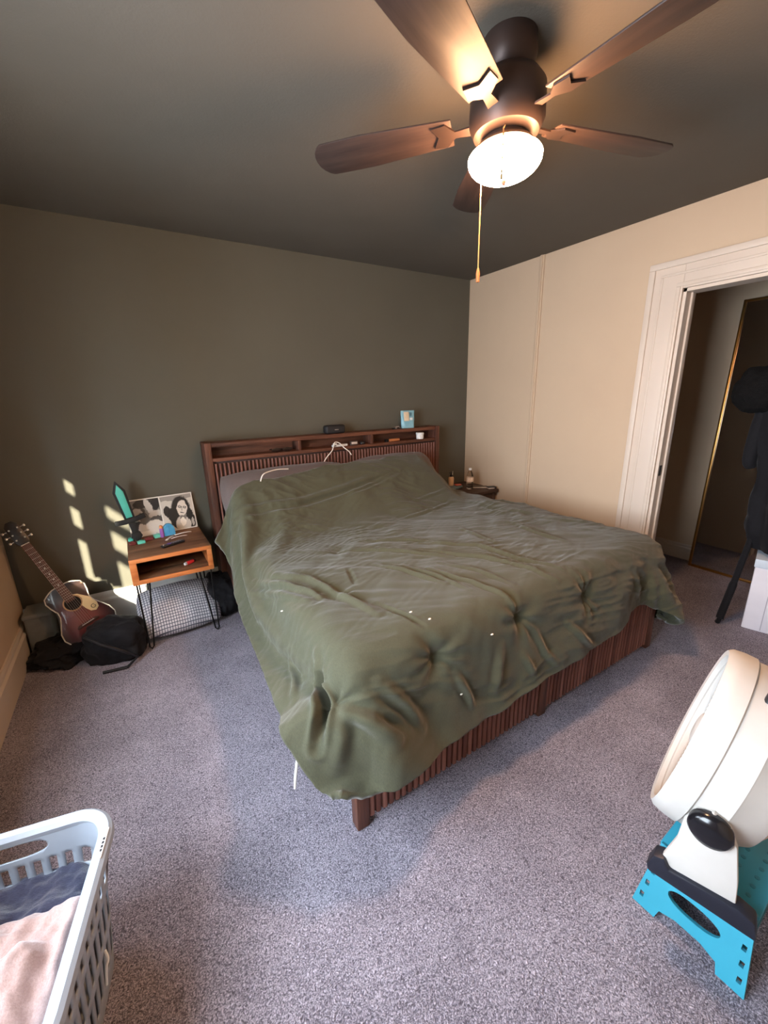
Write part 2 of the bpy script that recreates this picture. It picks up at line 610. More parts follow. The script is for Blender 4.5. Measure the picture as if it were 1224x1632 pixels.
# headboard
HT = 1.215
head = MB().box(L(BX0 + .012, BYH + .020, 0.3), L(BX1 - .042, BYH + .036, 1.085), .001).build('headboard', paint('walnut gap shade', (44, 25, 20), None, .7), bed)  # backing darkened: shade of the gaps between slats put into its colour
MB().box(L(BX0 - .03, BYH, 0), L(BX0 + .012, YB - .03, HT), .003).build('post', 'walnut', head)
MB().box(L(BX1 - .012 - .03, BYH, 0), L(BX1, YB - .03, HT), .003).build('post', 'walnut', head)
MB().box(L(BX0 + .012, BYH + .012, HT - .032), L(BX1 - .042, YB - .03, HT - .004), .003).build('top_board', 'walnut_x', head)
MB().box(L(BX0 + .012, BYH + .004, 1.085), L(BX1 - .042, YB - .04, 1.108), .002).build('shelf_board', 'walnut_x', head)
MB().box(L(BX0 + .012, YB - .05, 1.0), L(BX1 - .042, YB - .035, HT - .03), .001).build('back_panel', 'walnut_x', head)
for x in (-1.76, -1.12):
    MB().box(L(x - .011, BYH + .012, 1.108), L(x + .011, YB - .05, HT - .032), .002).build('divider', 'walnut', head)
fl = None
nfl = 69
pitch = (BX1 - .046 - BX0 - .016) / nfl
def flute_mesh(w, h, d):
    b = MB()
    n = 6
    pr = [(-w / 2, 0)] + [(-w / 2 * math.cos(PI * q / n) * .98, -d * (math.sin(PI * q / n) ** .6)) for q in range(1, n)] + [(w / 2, 0)]
    return b.prism(pr, h)
FLUTE_M = [wood('walnut flute ' + s, d, l, 'z', 9, .5) for s, d, l in (('dark', (70, 42, 35), (106, 66, 55)), ('mid', (84, 53, 44), (126, 82, 69)), ('light', (94, 62, 53), (142, 96, 82)))]
srcs = []
for k, fm in enumerate(FLUTE_M):
    srcs.append(None)
rnd = random.Random(5)
def flutes(parent, n, x_start, pitch, y, z, h, cover, depth, kinds=(0, 1, 1, 2)):
    meshes = {}
    for i in range(n):
        k = rnd.choice(kinds)
        x = x_start + (i + .5) * pitch
        if k not in meshes:
            o = flute_mesh(pitch * cover, h, depth).build('slat', FLUTE_M[k], parent, angle=60)
            meshes[k] = o
        else:
            o = instance(meshes[k], 'slat', parent)
        o.location = L(x, y, z)
flutes(head, nfl, BX0 + .016, pitch, BYH + .0205, .60, .47, .52, .022, (2,))
# footboard: fluted panel between two posts, a centre post
m = MB()
m.box(L(BX0 + .05, BY0 + .012, .03), L(BX1 - .05, BY0 + .03, .36), .001)
foot = m.build('footboard', 'walnut', bed)
pf = .0282
nf = int((BX1 - BX0 - .10) / 2 / pf)
flutes(foot, nf, BX0 + .05, ((BX1 + BX0) / 2 - .025 - BX0 - .05) / nf, BY0 + .013, .03, .33, .82, .011)
flutes(foot, nf, (BX1 + BX0) / 2 + .025, ((BX1 + BX0) / 2 - .025 - BX0 - .05) / nf, BY0 + .013, .03, .33, .82, .011)
MB().box(L(BX0 + .045, BY0 + .004, .36), L(BX1 - .045, BY0 + .04, .385), .003).build('cap_rail', 'walnut_x', foot)
for x in (BX0, (BX0 + BX1) / 2 - .024, BX1 - .05):
    MB().box(L(x, BY0 - .002, 0), L(x + .05, BY0 + .045, .38), .004).build('leg', 'walnut', bed)
for x in (BX0 + .004, BX1 - .03):
    MB().box(L(x, BY0 + .045, .10), L(x + .026, BYH, .36), .003).build('side_rail', wood('walnut side', (64, 40, 32), (112, 72, 58), 'y', 9), bed)
for x in (BX0 + .004, BX1 - .055):
    MB().box(L(x, -1.03, 0), L(x + .05, -.98, .10), .003).build('leg', 'walnut', bed)
m = MB()
for i in range(12):
    y = -1.98 + i * .16
    m = MB().box(L(BX0 + .03, y, .27), L(BX1 - .03, y + .07, .285), .002)
    m.build('bed_slat', 'walnut_x', bed)

# mattress in a mauve fitted sheet
mt = MB().box((-2.375, -2.03, .285), (-.43, -.09, .63), .06, 5).build('mattress', 'mauve')
tag(mt, 'thick mattress in a dark mauve fitted sheet under the green comforter', 'mattress')
# two pillows leaning against the headboard
for cx, pw, lab in ((-1.915, .99, 'dark mauve pillow against the headboard on the nightstand with pictures side'), (-1.0, .76, 'dark mauve pillow against the headboard nearest the beige wall')):
    pl = cushion(pw, .50, .22, 40, .08, .012, cx).build('pillow', 'mauve')
    pl.location = (cx, -.30, .825)
    pl.rotation_euler = (R(46), 0, R(1.5 if cx < -1.5 else -1))
    tag(pl, lab, 'pillow', 'pillows at the headboard')

# ================================================================== COMFORTER
SHEET_N = (86, 96)
# draped sheet: second differences of the vertex positions, in steps of 2 mm, row by row for x, y and z
SHEET = [
-1267,8,8,8,8,7,8,7,8,7,7,8,8,11,13,14,14,15,14,15,15,14,15,14,15,14,15,14,15,14,15,14,15,14,15,14,15,14,15,15,14,15,14,15,14,15,14,15,14,15,14,15,14,15,14,15,14,15,15,14,15,14,15,14,15,14,15,14,15,14,15,14,14,15,19,21,16,11,9,8,6,4,2,1,1,1,
1,1,2,1,2,2,3,3,3,3,4,1,0,0,0,0,-1,0,-2,-2,-1,-2,1,1,1,0,0,0,0,0,-1,1,-1,1,-1,1,-1,1,-1,1,0,0,0,1,-1,1,-1,0,0,-1,1,0,0,0,1,-1,1,0,0,0,0,-1,1,-1,0,0,0,0,-1,1,-1,1,-1,0,-1,1,-1,1,0,0,-1,1,-1,1,0,1,
-2,0,1,1,0,0,0,0,0,0,0,1,-1,1,0,0,-2,-1,-1,0,5,0,0,0,0,-1,-1,-1,-2,0,-2,1,0,1,0,0,0,-1,1,-1,1,-1,1,-1,1,-1,1,-1,1,0,-1,1,0,0,0,0,0,0,-1,1,0,-1,1,0,-1,1,0,0,0,0,1,0,0,0,-1,-1,1,-1,1,-1,1,-1,0,-1,1,-1,
1,0,0,0,0,0,1,-1,1,-2,-1,0,1,1,1,0,0,0,-1,1,0,0,2,0,-1,-1,0,-1,-1,-2,3,1,1,0,-2,0,-1,-2,0,-2,1,1,1,-1,0,0,0,0,-1,1,-1,1,-1,1,-1,1,-1,1,-1,0,1,0,0,-1,1,0,-1,1,0,0,-1,1,0,-1,1,0,0,-1,1,0,0,0,0,1,1,-1,
-1,0,-1,1,-1,0,0,1,-1,1,0,-1,0,0,0,-1,0,2,0,-2,-1,0,1,1,0,1,0,0,1,-1,1,1,-1,0,0,-1,0,-1,-1,0,4,0,-1,0,0,-2,-1,-1,-1,1,1,0,0,0,0,0,0,0,1,-1,0,-1,1,-1,1,-1,1,-1,1,0,-1,0,0,1,0,0,0,-1,1,-1,1,0,-1,1,0,-1,
0,1,0,0,0,0,0,0,1,1,-1,-1,0,-1,0,0,0,0,0,0,0,1,-1,0,-1,1,0,-1,0,-1,0,0,1,0,1,0,1,0,1,1,0,0,-1,-1,-1,0,-1,0,0,0,4,-1,0,-2,-1,0,-1,-1,0,1,1,1,0,0,-1,0,0,0,0,0,-1,1,-1,1,-1,0,0,1,0,-1,1,0,0,0,0,-1,
1,0,-1,1,0,0,0,0,0,0,0,0,0,0,-1,1,0,0,-1,0,1,1,0,0,-1,0,0,0,0,0,0,0,0,-2,1,0,0,0,0,-1,0,1,-1,1,1,0,0,2,0,0,0,-2,0,-1,0,-1,0,0,0,0,3,-1,-1,0,-1,-2,-1,1,1,2,0,-1,0,0,0,0,0,0,0,0,0,-1,1,-1,0,1,
0,-1,0,1,0,-1,0,0,0,1,0,0,0,0,0,-1,1,0,-1,1,0,0,0,0,0,0,0,-1,1,0,0,0,0,0,1,0,0,-1,0,0,0,-1,0,0,0,-1,0,0,0,0,0,0,1,0,0,1,1,0,0,0,-2,0,-1,-1,0,1,0,0,1,2,2,0,-1,-2,-1,0,0,1,1,0,0,0,0,0,-1,0,
1,0,0,0,1,-1,-1,0,1,-1,0,1,0,-1,0,1,0,0,0,0,0,1,0,-1,-1,1,0,0,0,0,0,0,0,-1,1,0,-1,1,0,0,1,0,0,0,0,0,0,0,0,-1,-1,1,0,-1,0,0,1,-1,-1,1,0,0,0,0,0,1,0,0,0,-2,0,-1,0,0,0,1,0,2,1,1,2,-2,-1,-1,-1,0,
2,1,1,0,-1,-1,1,0,0,0,0,0,0,0,0,0,0,0,-1,1,0,-1,0,1,0,0,0,0,0,0,0,0,0,0,0,0,0,0,0,0,0,0,0,0,0,-1,1,0,0,0,-1,1,0,0,0,1,0,1,-1,-1,1,-1,-1,0,0,0,-1,1,0,-1,0,1,0,-1,1,0,1,-1,-2,0,0,0,0,2,0,1,
1,1,1,0,2,-2,-1,-1,0,1,0,1,1,-1,-1,1,-1,0,1,0,0,0,0,0,0,0,-1,0,1,-1,0,1,0,0,0,-1,0,0,0,0,1,0,0,0,0,0,0,-1,1,0,0,0,-1,1,-1,1,0,-1,0,1,0,-1,0,1,0,0,0,0,0,1,-1,-1,1,0,-1,0,1,-1,-1,1,1,-1,-1,-1,0,1,
0,1,0,0,-1,1,1,0,2,0,2,0,1,1,1,-1,-2,0,0,1,1,1,0,-2,0,0,1,0,0,0,0,0,0,0,0,0,0,0,-1,1,0,0,0,-1,0,1,0,0,0,0,0,-1,1,0,0,0,0,0,0,0,0,0,0,0,0,0,-1,1,0,-1,1,0,0,0,0,0,0,1,0,-1,0,1,-2,1,0,0,
-1,1,-2,1,0,0,-2,1,1,0,1,0,0,0,1,1,0,2,1,1,1,1,0,-1,0,-1,-1,0,1,0,2,0,-1,-1,0,0,1,0,0,0,0,0,0,-1,0,1,0,0,0,0,0,-1,0,1,0,0,0,0,0,0,-1,1,-1,1,0,0,0,0,0,0,0,0,0,0,0,-1,1,-1,0,1,-1,1,0,0,0,0,
0,-1,1,0,0,-1,0,1,1,-1,0,-2,0,0,0,-1,1,1,0,0,0,0,2,1,2,0,3,0,1,1,0,0,-1,-1,-1,-1,1,-1,1,2,1,-1,-2,-1,0,1,0,0,0,1,-1,1,-1,1,0,-1,1,0,0,-1,0,1,0,0,0,0,-1,0,0,0,1,0,0,0,0,0,0,0,0,0,0,-1,1,0,-1,1,
-1,1,0,-1,1,0,0,0,0,0,1,0,0,-1,0,0,1,1,-1,0,-1,0,-2,-1,0,1,1,0,0,0,1,2,1,2,2,1,0,1,0,0,-1,0,-1,-2,-1,0,-1,1,1,1,0,0,-2,-1,0,1,0,1,0,0,0,0,0,0,0,0,0,-1,1,0,0,0,0,-1,0,0,1,0,0,0,0,-1,1,0,0,0,
0,0,0,0,-1,1,0,-1,1,-1,1,-1,0,1,0,-1,1,0,0,0,0,0,0,1,0,0,-1,-1,0,0,1,-1,1,-2,0,1,1,0,0,1,0,2,1,2,1,1,0,-1,-1,0,0,-2,0,0,-1,-1,1,1,1,1,-1,-2,-1,0,1,0,1,-1,1,0,0,0,0,-1,0,0,0,1,-1,1,0,-1,0,1,0,0,
0,0,0,0,-1,1,0,0,0,0,-1,1,0,0,0,0,-1,0,1,0,0,0,0,0,-1,1,0,0,1,-1,0,0,0,-1,0,1,0,0,1,-1,-1,1,-2,0,0,0,-1,0,1,0,1,-1,3,1,1,0,0,0,-1,-2,-1,0,0,1,-2,1,0,1,1,0,0,-2,-2,0,1,2,-1,1,0,0,0,0,-1,1,0,1,
0,0,-1,0,0,0,0,0,0,0,-1,0,0,0,1,0,0,-1,1,0,0,0,0,0,0,0,0,0,-1,1,0,0,0,0,0,0,0,0,0,0,0,0,0,1,-1,0,2,-1,0,1,-2,-1,0,-1,0,-1,1,1,0,2,0,1,-1,0,-1,0,-1,-2,0,-2,-1,0,1,2,-3,1,1,1,1,1,-2,-2,-1,1,1,0,
0,1,0,0,0,-1,1,0,0,0,1,0,0,-1,-1,1,0,0,0,-1,1,0,0,0,0,0,-1,1,0,0,0,0,0,-1,1,-1,1,0,0,-1,0,1,0,-1,1,0,0,0,0,0,0,0,0,1,1,-1,0,1,-2,1,2,-4,0,0,1,1,1,-1,0,-1,-1,0,0,-1,-1,-1,-1,-1,-1,0,0,0,1,2,-2,0,
1,2,0,-1,-1,-2,-1,1,2,0,1,-1,1,-1,1,0,-1,0,0,1,-1,1,0,0,0,0,0,0,-1,1,0,0,0,0,0,-1,1,0,0,-1,1,0,0,0,0,0,0,0,1,0,-1,0,0,0,0,0,0,0,0,0,0,0,0,0,0,1,-1,0,0,-1,0,3,-3,0,-1,1,0,1,-1,-2,0,-1,-1,0,0,-1,
-1,1,-1,2,1,1,1,0,-2,1,1,1,1,-1,-3,-1,0,2,0,0,0,1,-1,1,-1,0,0,0,0,0,0,0,1,0,1,-1,0,0,0,0,0,0,0,-1,0,1,0,0,0,0,0,0,0,0,0,0,0,0,0,0,1,-1,0,0,0,0,0,0,0,0,0,0,1,0,0,-1,1,-1,1,1,-2,0,3,0,-3,-1,
0,0,1,2,0,0,-1,-3,-2,0,1,0,1,1,1,1,0,-1,-3,2,1,0,0,-1,-1,-2,1,1,1,0,0,0,1,-1,0,-1,1,0,0,0,1,-1,0,1,0,0,0,0,0,0,0,0,-1,1,0,0,0,0,-1,1,0,0,0,0,0,0,0,0,-1,2,-1,1,-1,1,-1,0,0,0,0,1,-1,1,-1,0,0,1,
-1,1,-1,-1,0,1,0,-2,3,0,0,-1,-2,0,2,1,0,1,0,0,0,0,1,0,-1,0,0,-1,-2,1,1,1,0,-2,-2,0,1,1,1,0,-1,0,0,0,0,0,0,0,0,0,0,0,1,0,-1,1,0,0,0,0,0,0,0,0,0,0,0,-1,1,0,0,0,0,0,0,0,0,0,0,-1,1,0,0,0,0,0,
0,0,0,0,0,0,0,0,0,-1,1,0,1,-1,1,-2,1,3,-3,1,-1,0,1,-1,-2,-2,0,0,1,0,2,2,1,-1,1,-1,-1,-1,-2,1,1,0,0,-1,-2,-1,2,2,-1,0,0,0,0,0,-1,1,0,0,1,-1,0,1,-1,0,1,0,0,-1,1,0,0,-1,1,0,0,0,-1,1,0,0,0,0,0,0,0,0,
0,1,0,-1,-1,0,1,-1,1,0,0,0,0,0,0,0,0,1,-1,0,-2,0,0,0,2,2,-2,0,1,0,0,0,0,1,1,1,-1,-1,-3,-1,-2,-1,0,2,0,1,-1,-1,-2,1,1,1,-2,-1,-1,0,1,2,1,-1,0,-1,0,0,0,0,0,0,0,1,-1,0,1,0,0,0,-1,1,0,0,-1,1,0,0,0,-1,
1,0,0,0,0,0,-1,1,0,0,0,0,0,0,0,0,-1,1,0,0,0,0,0,0,0,0,0,0,1,-1,1,-2,0,1,-1,1,1,0,2,-2,0,1,0,-2,0,1,0,1,0,0,-1,-1,0,-1,-1,-1,-1,-1,-1,1,0,0,0,-2,-2,2,2,0,1,-2,0,0,0,-1,1,0,0,1,0,-1,1,0,0,0,0,-1,
1,0,0,-1,1,0,0,0,-1,1,0,0,0,0,-1,0,1,0,0,0,0,0,1,0,0,0,0,-1,0,0,0,0,0,0,1,-1,1,-1,1,0,-1,2,-2,0,0,0,0,0,0,2,0,0,-1,2,-1,-4,-1,-1,3,2,0,1,0,0,0,-2,-3,-2,-1,0,1,0,-1,-2,1,0,3,1,-2,0,-1,0,-1,1,0,0,
1,-1,0,1,-1,0,0,0,0,1,0,0,-1,1,0,0,0,-1,1,0,0,0,0,-1,1,0,0,0,-1,1,0,-1,0,1,0,0,0,1,-1,0,0,0,0,0,0,0,0,1,-1,1,-1,-1,2,-1,0,-1,1,-1,0,0,0,1,1,-2,-1,3,0,-2,-2,0,3,2,-1,-1,-1,0,0,-4,-2,2,0,0,-1,-1,-1,2,
2,0,0,-2,0,0,-1,1,0,0,0,1,0,-1,1,0,0,0,0,0,0,-1,1,0,0,0,-1,1,0,0,0,-1,0,1,0,0,0,-1,1,0,-1,1,0,0,0,0,1,-1,1,0,0,-1,0,0,0,1,-1,0,1,-1,2,-1,-1,1,-1,0,-1,1,0,0,0,-1,1,1,-2,-1,3,2,-1,-3,-2,1,1,-2,-2,-1,
1,-1,-1,0,1,0,-1,-1,0,2,1,0,-1,0,-2,0,1,0,0,1,0,0,-1,1,0,0,0,0,0,0,-1,1,0,0,-1,0,1,0,0,0,0,0,0,0,0,-1,0,1,0,0,0,0,0,-1,1,0,0,0,0,0,0,1,-1,0,0,0,1,-1,0,1,-1,1,0,-1,1,-1,1,-1,0,-1,1,1,0,-1,2,-2,
-3,2,2,1,-4,-4,1,1,-1,0,-2,2,0,0,0,-1,-1,-1,1,2,1,0,-1,-1,1,-1,0,0,1,0,-1,0,1,0,-1,0,0,0,1,-1,1,0,0,-1,1,0,0,0,-1,0,0,1,0,-1,0,1,0,0,0,-1,1,0,-1,1,0,0,-1,1,0,0,0,0,0,0,0,0,-1,1,0,0,-1,1,-1,2,-1,2,
-1,0,-1,0,0,0,-1,1,-1,1,0,-4,0,3,3,-4,-4,2,1,-2,1,0,-1,0,1,0,-1,0,0,1,1,0,-1,0,-1,1,0,0,-1,0,1,0,0,-1,1,0,0,0,-1,1,0,0,-1,1,0,0,0,-1,1,0,0,0,-1,1,0,0,0,-1,0,1,0,-1,1,0,-1,0,1,0,0,0,0,0,0,0,0,0,
0,0,-1,1,-1,0,0,0,2,-1,1,0,1,-1,-1,-1,1,0,2,0,0,0,-3,-2,2,3,-4,-4,3,0,-1,3,-1,1,-1,0,0,-1,1,2,0,-1,-1,1,-1,0,1,-1,1,0,0,-1,0,1,0,0,0,0,0,0,0,0,0,0,0,0,-1,1,0,0,0,-1,1,0,0,0,-1,1,0,0,-1,1,0,-1,1,0,
0,-1,0,0,0,0,1,0,0,-1,1,-1,1,-1,0,0,0,1,0,1,0,2,-1,1,-1,-1,-1,0,-3,0,0,2,2,-2,-2,3,4,-4,-5,2,2,1,-1,1,0,-1,0,0,1,1,0,0,-1,-1,1,0,-1,1,0,0,-1,1,0,0,-1,0,0,1,0,0,0,-1,1,0,0,-1,1,0,0,-1,0,1,0,0,-1,0,
1,0,-1,0,1,0,-1,1,0,0,0,0,0,0,0,0,0,0,-1,1,0,0,-1,0,0,-1,2,-1,1,0,1,-1,0,0,1,0,0,-1,1,-1,-2,-2,-1,1,1,0,3,3,-2,-2,1,2,0,-1,1,0,-1,0,0,2,0,-1,0,0,0,-1,1,0,-1,0,1,0,0,-1,1,0,0,-1,0,0,0,1,0,-1,0,1,
0,0,-1,1,0,0,-1,0,1,0,0,0,0,0,0,-1,1,0,0,0,-1,1,0,0,0,0,0,-1,1,0,0,0,-1,-1,0,2,1,-1,-1,1,0,1,2,0,-1,0,-1,0,0,0,0,-1,-1,0,0,-1,-1,4,4,-2,-1,-1,-1,1,-1,0,0,0,1,1,0,-1,0,0,-1,1,0,-1,1,0,0,0,-1,1,0,0,
0,0,0,0,0,0,-1,1,0,0,0,-1,1,0,0,-1,1,0,0,0,-1,0,1,0,0,0,0,0,0,-1,1,0,0,0,0,0,-1,1,0,0,-1,1,-1,-1,2,-1,0,1,0,0,0,-1,1,1,1,-1,1,-2,0,-1,0,2,1,-2,0,0,0,0,2,2,-5,2,-1,0,1,0,-1,1,1,-1,0,0,0,-1,1,0,
-1,1,0,0,-1,0,1,0,0,0,-1,1,0,0,0,-1,1,0,0,-1,0,1,0,0,-1,1,0,0,0,0,0,0,0,0,-1,1,0,0,-1,1,0,0,0,0,0,-1,1,0,0,-1,1,-1,0,1,1,-1,-1,1,0,0,-1,1,0,0,0,2,-2,2,-2,0,1,1,0,0,-1,0,-1,0,1,2,-2,-2,0,0,-1,0,
1,-1,1,1,0,0,-2,1,0,-1,1,0,0,-1,1,0,0,0,0,-1,1,-1,0,0,0,1,0,0,-1,1,0,0,-1,0,1,0,0,0,0,-1,1,0,0,-1,1,0,0,-1,1,0,0,0,0,-1,0,1,0,0,-1,1,0,0,0,0,0,1,0,-2,1,-1,1,0,-1,0,1,0,2,-2,2,2,1,-2,-1,0,1,-2,
1,0,1,-1,0,-3,-1,0,1,0,0,1,0,0,0,-1,0,-1,0,1,0,-1,0,1,0,0,0,-1,0,1,0,0,0,0,0,0,0,-1,1,0,0,0,0,0,0,0,-1,0,0,1,0,0,-1,1,0,0,-1,1,0,0,0,0,0,0,0,0,0,-1,1,0,-1,1,1,1,0,-1,-1,0,-1,1,0,0,0,0,0,0,
-1,2,-2,-1,2,1,1,1,-2,1,0,2,-1,0,0,-1,0,0,-1,1,0,0,1,0,-1,0,0,0,0,0,-1,1,0,0,0,-1,0,1,0,0,0,0,0,0,0,0,-1,1,0,0,0,-1,1,0,0,-1,1,0,0,0,0,-1,1,0,0,-1,1,0,-1,0,0,0,0,1,0,0,-1,1,0,-1,1,-1,1,0,-1,0,
1,0,0,0,0,-1,1,0,0,1,0,-1,2,-1,-4,3,1,0,1,1,1,-1,0,-1,1,0,-1,0,1,-1,1,0,0,0,1,-1,-1,1,0,0,0,0,0,0,-1,1,0,0,0,0,0,-1,0,0,0,0,1,0,0,-1,0,1,0,0,-1,1,0,0,0,0,0,0,0,0,0,0,0,0,0,0,0,0,0,0,0,-1,
1,-1,0,1,-1,0,0,1,2,1,-2,0,-1,-1,0,1,0,0,0,-1,0,1,-1,1,-1,-3,4,2,2,0,-1,0,-1,1,0,1,-1,0,1,0,0,1,0,0,-1,0,0,-1,1,-1,1,0,-1,0,1,0,0,0,-1,0,0,1,0,0,0,0,0,0,-1,1,0,0,0,-1,1,0,0,0,0,0,-1,1,0,0,-1,1,
0,-1,1,0,0,0,0,0,0,0,0,0,0,-1,0,0,1,0,0,1,2,-2,0,-1,0,0,-1,1,0,0,1,-1,0,-1,2,-2,-4,4,1,1,1,-1,1,0,2,-1,0,0,-1,1,1,0,0,-1,0,0,0,0,0,0,-1,0,1,0,0,0,-1,0,1,0,0,0,0,0,0,0,0,-1,1,0,0,0,-1,1,0,0,
0,0,0,0,0,0,0,-1,1,0,0,0,0,0,0,0,0,0,-1,1,-1,1,-1,0,1,0,-1,1,0,1,0,-2,0,2,-1,0,0,0,0,0,0,-1,1,0,0,1,-2,-5,1,2,1,1,1,2,2,-2,-1,0,1,0,0,1,0,0,-1,0,0,0,-1,1,0,0,0,0,0,-1,1,0,0,0,0,0,0,0,0,-1,
0,1,0,0,0,-1,1,0,0,0,0,0,0,-1,1,0,0,0,0,0,-1,1,0,-1,0,1,0,-1,1,0,0,-1,1,0,-1,1,0,0,0,-1,-1,3,1,-1,0,-1,0,-1,1,0,0,1,-2,0,1,-1,1,-3,-3,0,1,1,1,3,2,1,-1,1,-1,1,1,0,-1,0,0,-1,1,0,0,-1,1,0,0,-1,0,1,
0,0,0,0,0,0,-1,0,0,1,0,0,0,0,-1,1,0,0,0,-1,0,0,0,1,0,0,-1,1,0,0,0,0,-1,1,0,-1,0,1,0,-1,1,0,-1,0,1,-1,0,0,-1,0,2,1,-2,-1,0,1,0,1,0,0,0,0,0,0,-1,1,-1,1,-2,-4,-1,1,1,2,1,2,0,-1,1,0,0,1,0,-1,0,0,
0,0,0,0,-1,0,0,1,0,0,0,-1,0,0,1,-1,1,0,0,0,0,0,0,-1,1,0,0,0,-1,1,0,0,0,0,0,-1,1,0,0,-1,1,0,0,0,0,0,0,0,-1,1,-1,0,0,1,-1,0,0,-1,1,0,0,0,1,1,-1,0,1,-1,0,0,-1,1,0,0,0,-1,0,1,0,-1,-2,-1,0,0,2,1,
-1,0,0,1,1,0,0,-1,0,0,0,0,0,0,0,0,0,0,0,0,-1,1,0,0,-1,1,0,0,0,0,0,0,-1,1,0,0,-1,0,1,0,0,0,0,0,0,0,0,0,0,0,0,0,0,0,0,0,0,0,0,-1,1,0,1,-1,0,0,0,0,0,-1,0,1,0,0,1,-1,0,0,0,0,0,-1,0,1,-1,1,
0,0,0,0,-1,-1,0,-1,1,1,-1,0,0,0,2,0,0,-1,-1,1,0,0,0,0,0,0,0,0,0,0,0,0,0,0,0,0,0,0,0,-1,0,0,1,0,0,-1,1,0,0,0,0,0,0,0,-1,1,0,0,-1,1,0,-1,1,0,0,0,0,-1,1,0,0,0,0,1,-1,0,-1,1,0,1,-1,0,1,0,-1,1,
-1,0,0,0,0,-1,1,-1,1,0,1,0,0,-1,-1,-1,0,-1,0,1,-1,0,0,1,0,2,-1,-1,0,0,0,0,0,-1,1,0,0,0,0,-1,1,0,0,0,0,0,0,-1,0,1,0,0,0,0,0,0,0,0,0,0,0,-1,0,0,1,0,0,-1,1,0,0,0,0,0,0,0,0,0,0,0,0,0,0,0,0,0,
0,0,0,0,-1,0,0,-1,1,0,0,1,0,0,0,1,-1,0,0,1,0,0,-2,1,0,0,-1,0,-2,1,0,-1,0,0,2,0,0,0,-1,-1,1,0,0,0,0,-1,1,0,-1,1,0,0,0,0,0,0,-1,1,0,0,0,0,0,0,-1,1,0,0,0,0,-1,1,0,0,0,0,0,0,0,0,0,0,0,0,0,0,
-1,1,0,0,0,0,0,0,0,-1,1,0,0,-1,2,0,-1,0,0,0,0,0,0,-1,1,-1,1,0,1,-1,0,-1,1,0,0,0,-1,-1,1,-1,-1,0,0,1,0,2,-1,-1,0,0,0,0,-1,1,0,0,-1,0,1,0,0,0,-1,0,0,0,1,0,0,0,0,0,0,-1,1,0,0,0,0,-1,1,0,0,0,0,0,
-1,1,0,0,0,0,0,0,0,-1,1,0,0,0,0,1,-1,0,0,0,0,-1,1,2,-1,-1,-1,1,0,0,0,0,-1,1,-1,1,0,1,-1,0,-1,0,1,0,1,-1,0,1,-2,0,-1,0,0,0,1,1,1,-2,-1,1,0,0,0,0,-1,1,0,0,0,0,0,-1,1,0,0,0,0,0,-1,0,0,1,-1,1,0,0,
0,-1,0,1,0,0,0,0,0,0,0,0,0,0,-1,1,0,0,0,0,0,0,0,0,0,0,0,0,0,-1,1,0,0,-1,1,0,2,-2,1,-2,0,0,0,1,0,0,0,-1,0,0,0,1,-1,1,0,1,1,-2,0,-1,-1,0,0,0,0,2,0,0,-1,0,0,0,0,0,0,0,0,0,0,0,-1,1,0,0,0,0,
0,-1,1,0,0,-1,1,0,0,0,0,0,0,0,0,0,0,0,-1,0,1,0,0,0,0,0,0,0,0,0,0,0,0,0,0,0,0,0,0,0,-1,1,0,0,0,1,0,2,-3,1,-1,0,0,0,0,0,0,0,-1,0,0,0,1,0,1,1,-2,1,-1,-1,-1,0,-1,0,2,0,1,-1,0,0,0,0,0,0,0,0,
0,0,0,-1,1,0,0,0,0,-1,0,1,0,0,0,0,0,0,0,0,-1,1,0,0,0,0,0,-1,1,0,0,0,0,0,0,0,0,0,0,0,0,0,-1,1,0,0,0,0,0,0,0,0,-1,1,0,0,0,0,2,-1,0,-1,0,0,1,-1,0,-1,0,0,1,0,0,1,0,0,1,-2,0,-1,0,-1,0,0,0,2,
1,-1,-2,1,-1,1,0,0,0,0,0,-1,0,1,0,0,0,-1,0,1,0,0,0,0,0,0,0,0,0,0,0,0,0,0,0,0,-1,1,0,0,0,0,0,0,0,0,0,0,-1,1,0,-1,1,0,0,-1,1,-1,0,1,0,-1,1,-1,0,0,1,0,0,2,-1,-1,0,-1,1,1,-1,0,0,0,0,1,1,0,1,0,
-1,-1,-3,1,-1,0,-1,0,1,1,1,0,-1,-1,1,0,0,0,0,0,-1,1,0,0,0,0,-1,1,0,0,0,0,0,0,0,0,0,0,0,-1,1,0,0,0,0,-1,1,0,0,0,0,0,0,0,0,0,0,0,0,0,0,0,0,0,0,0,0,0,0,0,0,0,-1,0,0,1,-1,0,1,-1,2,1,-1,0,-2,1,
0,1,0,0,1,1,0,1,0,-1,-2,-3,0,1,-1,-1,1,0,-1,2,2,-1,0,-1,0,-1,1,0,0,-1,1,0,0,0,0,-1,1,0,0,0,0,0,0,0,0,0,0,0,-1,1,0,0,0,0,-1,1,0,0,0,0,0,0,0,0,0,0,0,-1,1,0,-1,1,0,0,-1,1,0,0,1,0,-1,0,1,-1,0,-1,
0,1,0,0,0,1,1,-1,0,-1,1,0,2,1,2,-1,1,-2,-2,-2,-2,-1,2,-1,-1,0,-1,0,1,0,1,2,-2,0,0,0,0,-1,1,0,0,0,0,0,0,0,0,0,0,0,0,0,0,-1,0,0,0,0,1,0,0,0,-1,0,1,0,0,-1,0,1,0,0,0,0,0,0,0,0,0,0,0,0,-1,0,1,0,
0,0,0,1,1,-1,-1,1,0,-1,0,-1,1,0,0,-1,0,0,1,1,1,2,0,2,-1,0,-1,-1,-3,-2,-1,1,0,1,-1,0,0,-1,0,1,2,0,0,-1,0,0,0,0,-1,1,0,0,0,0,-1,1,0,0,0,0,0,0,-1,1,0,0,0,0,0,0,0,-1,1,0,0,0,-1,1,0,-1,1,0,0,-1,1,0,
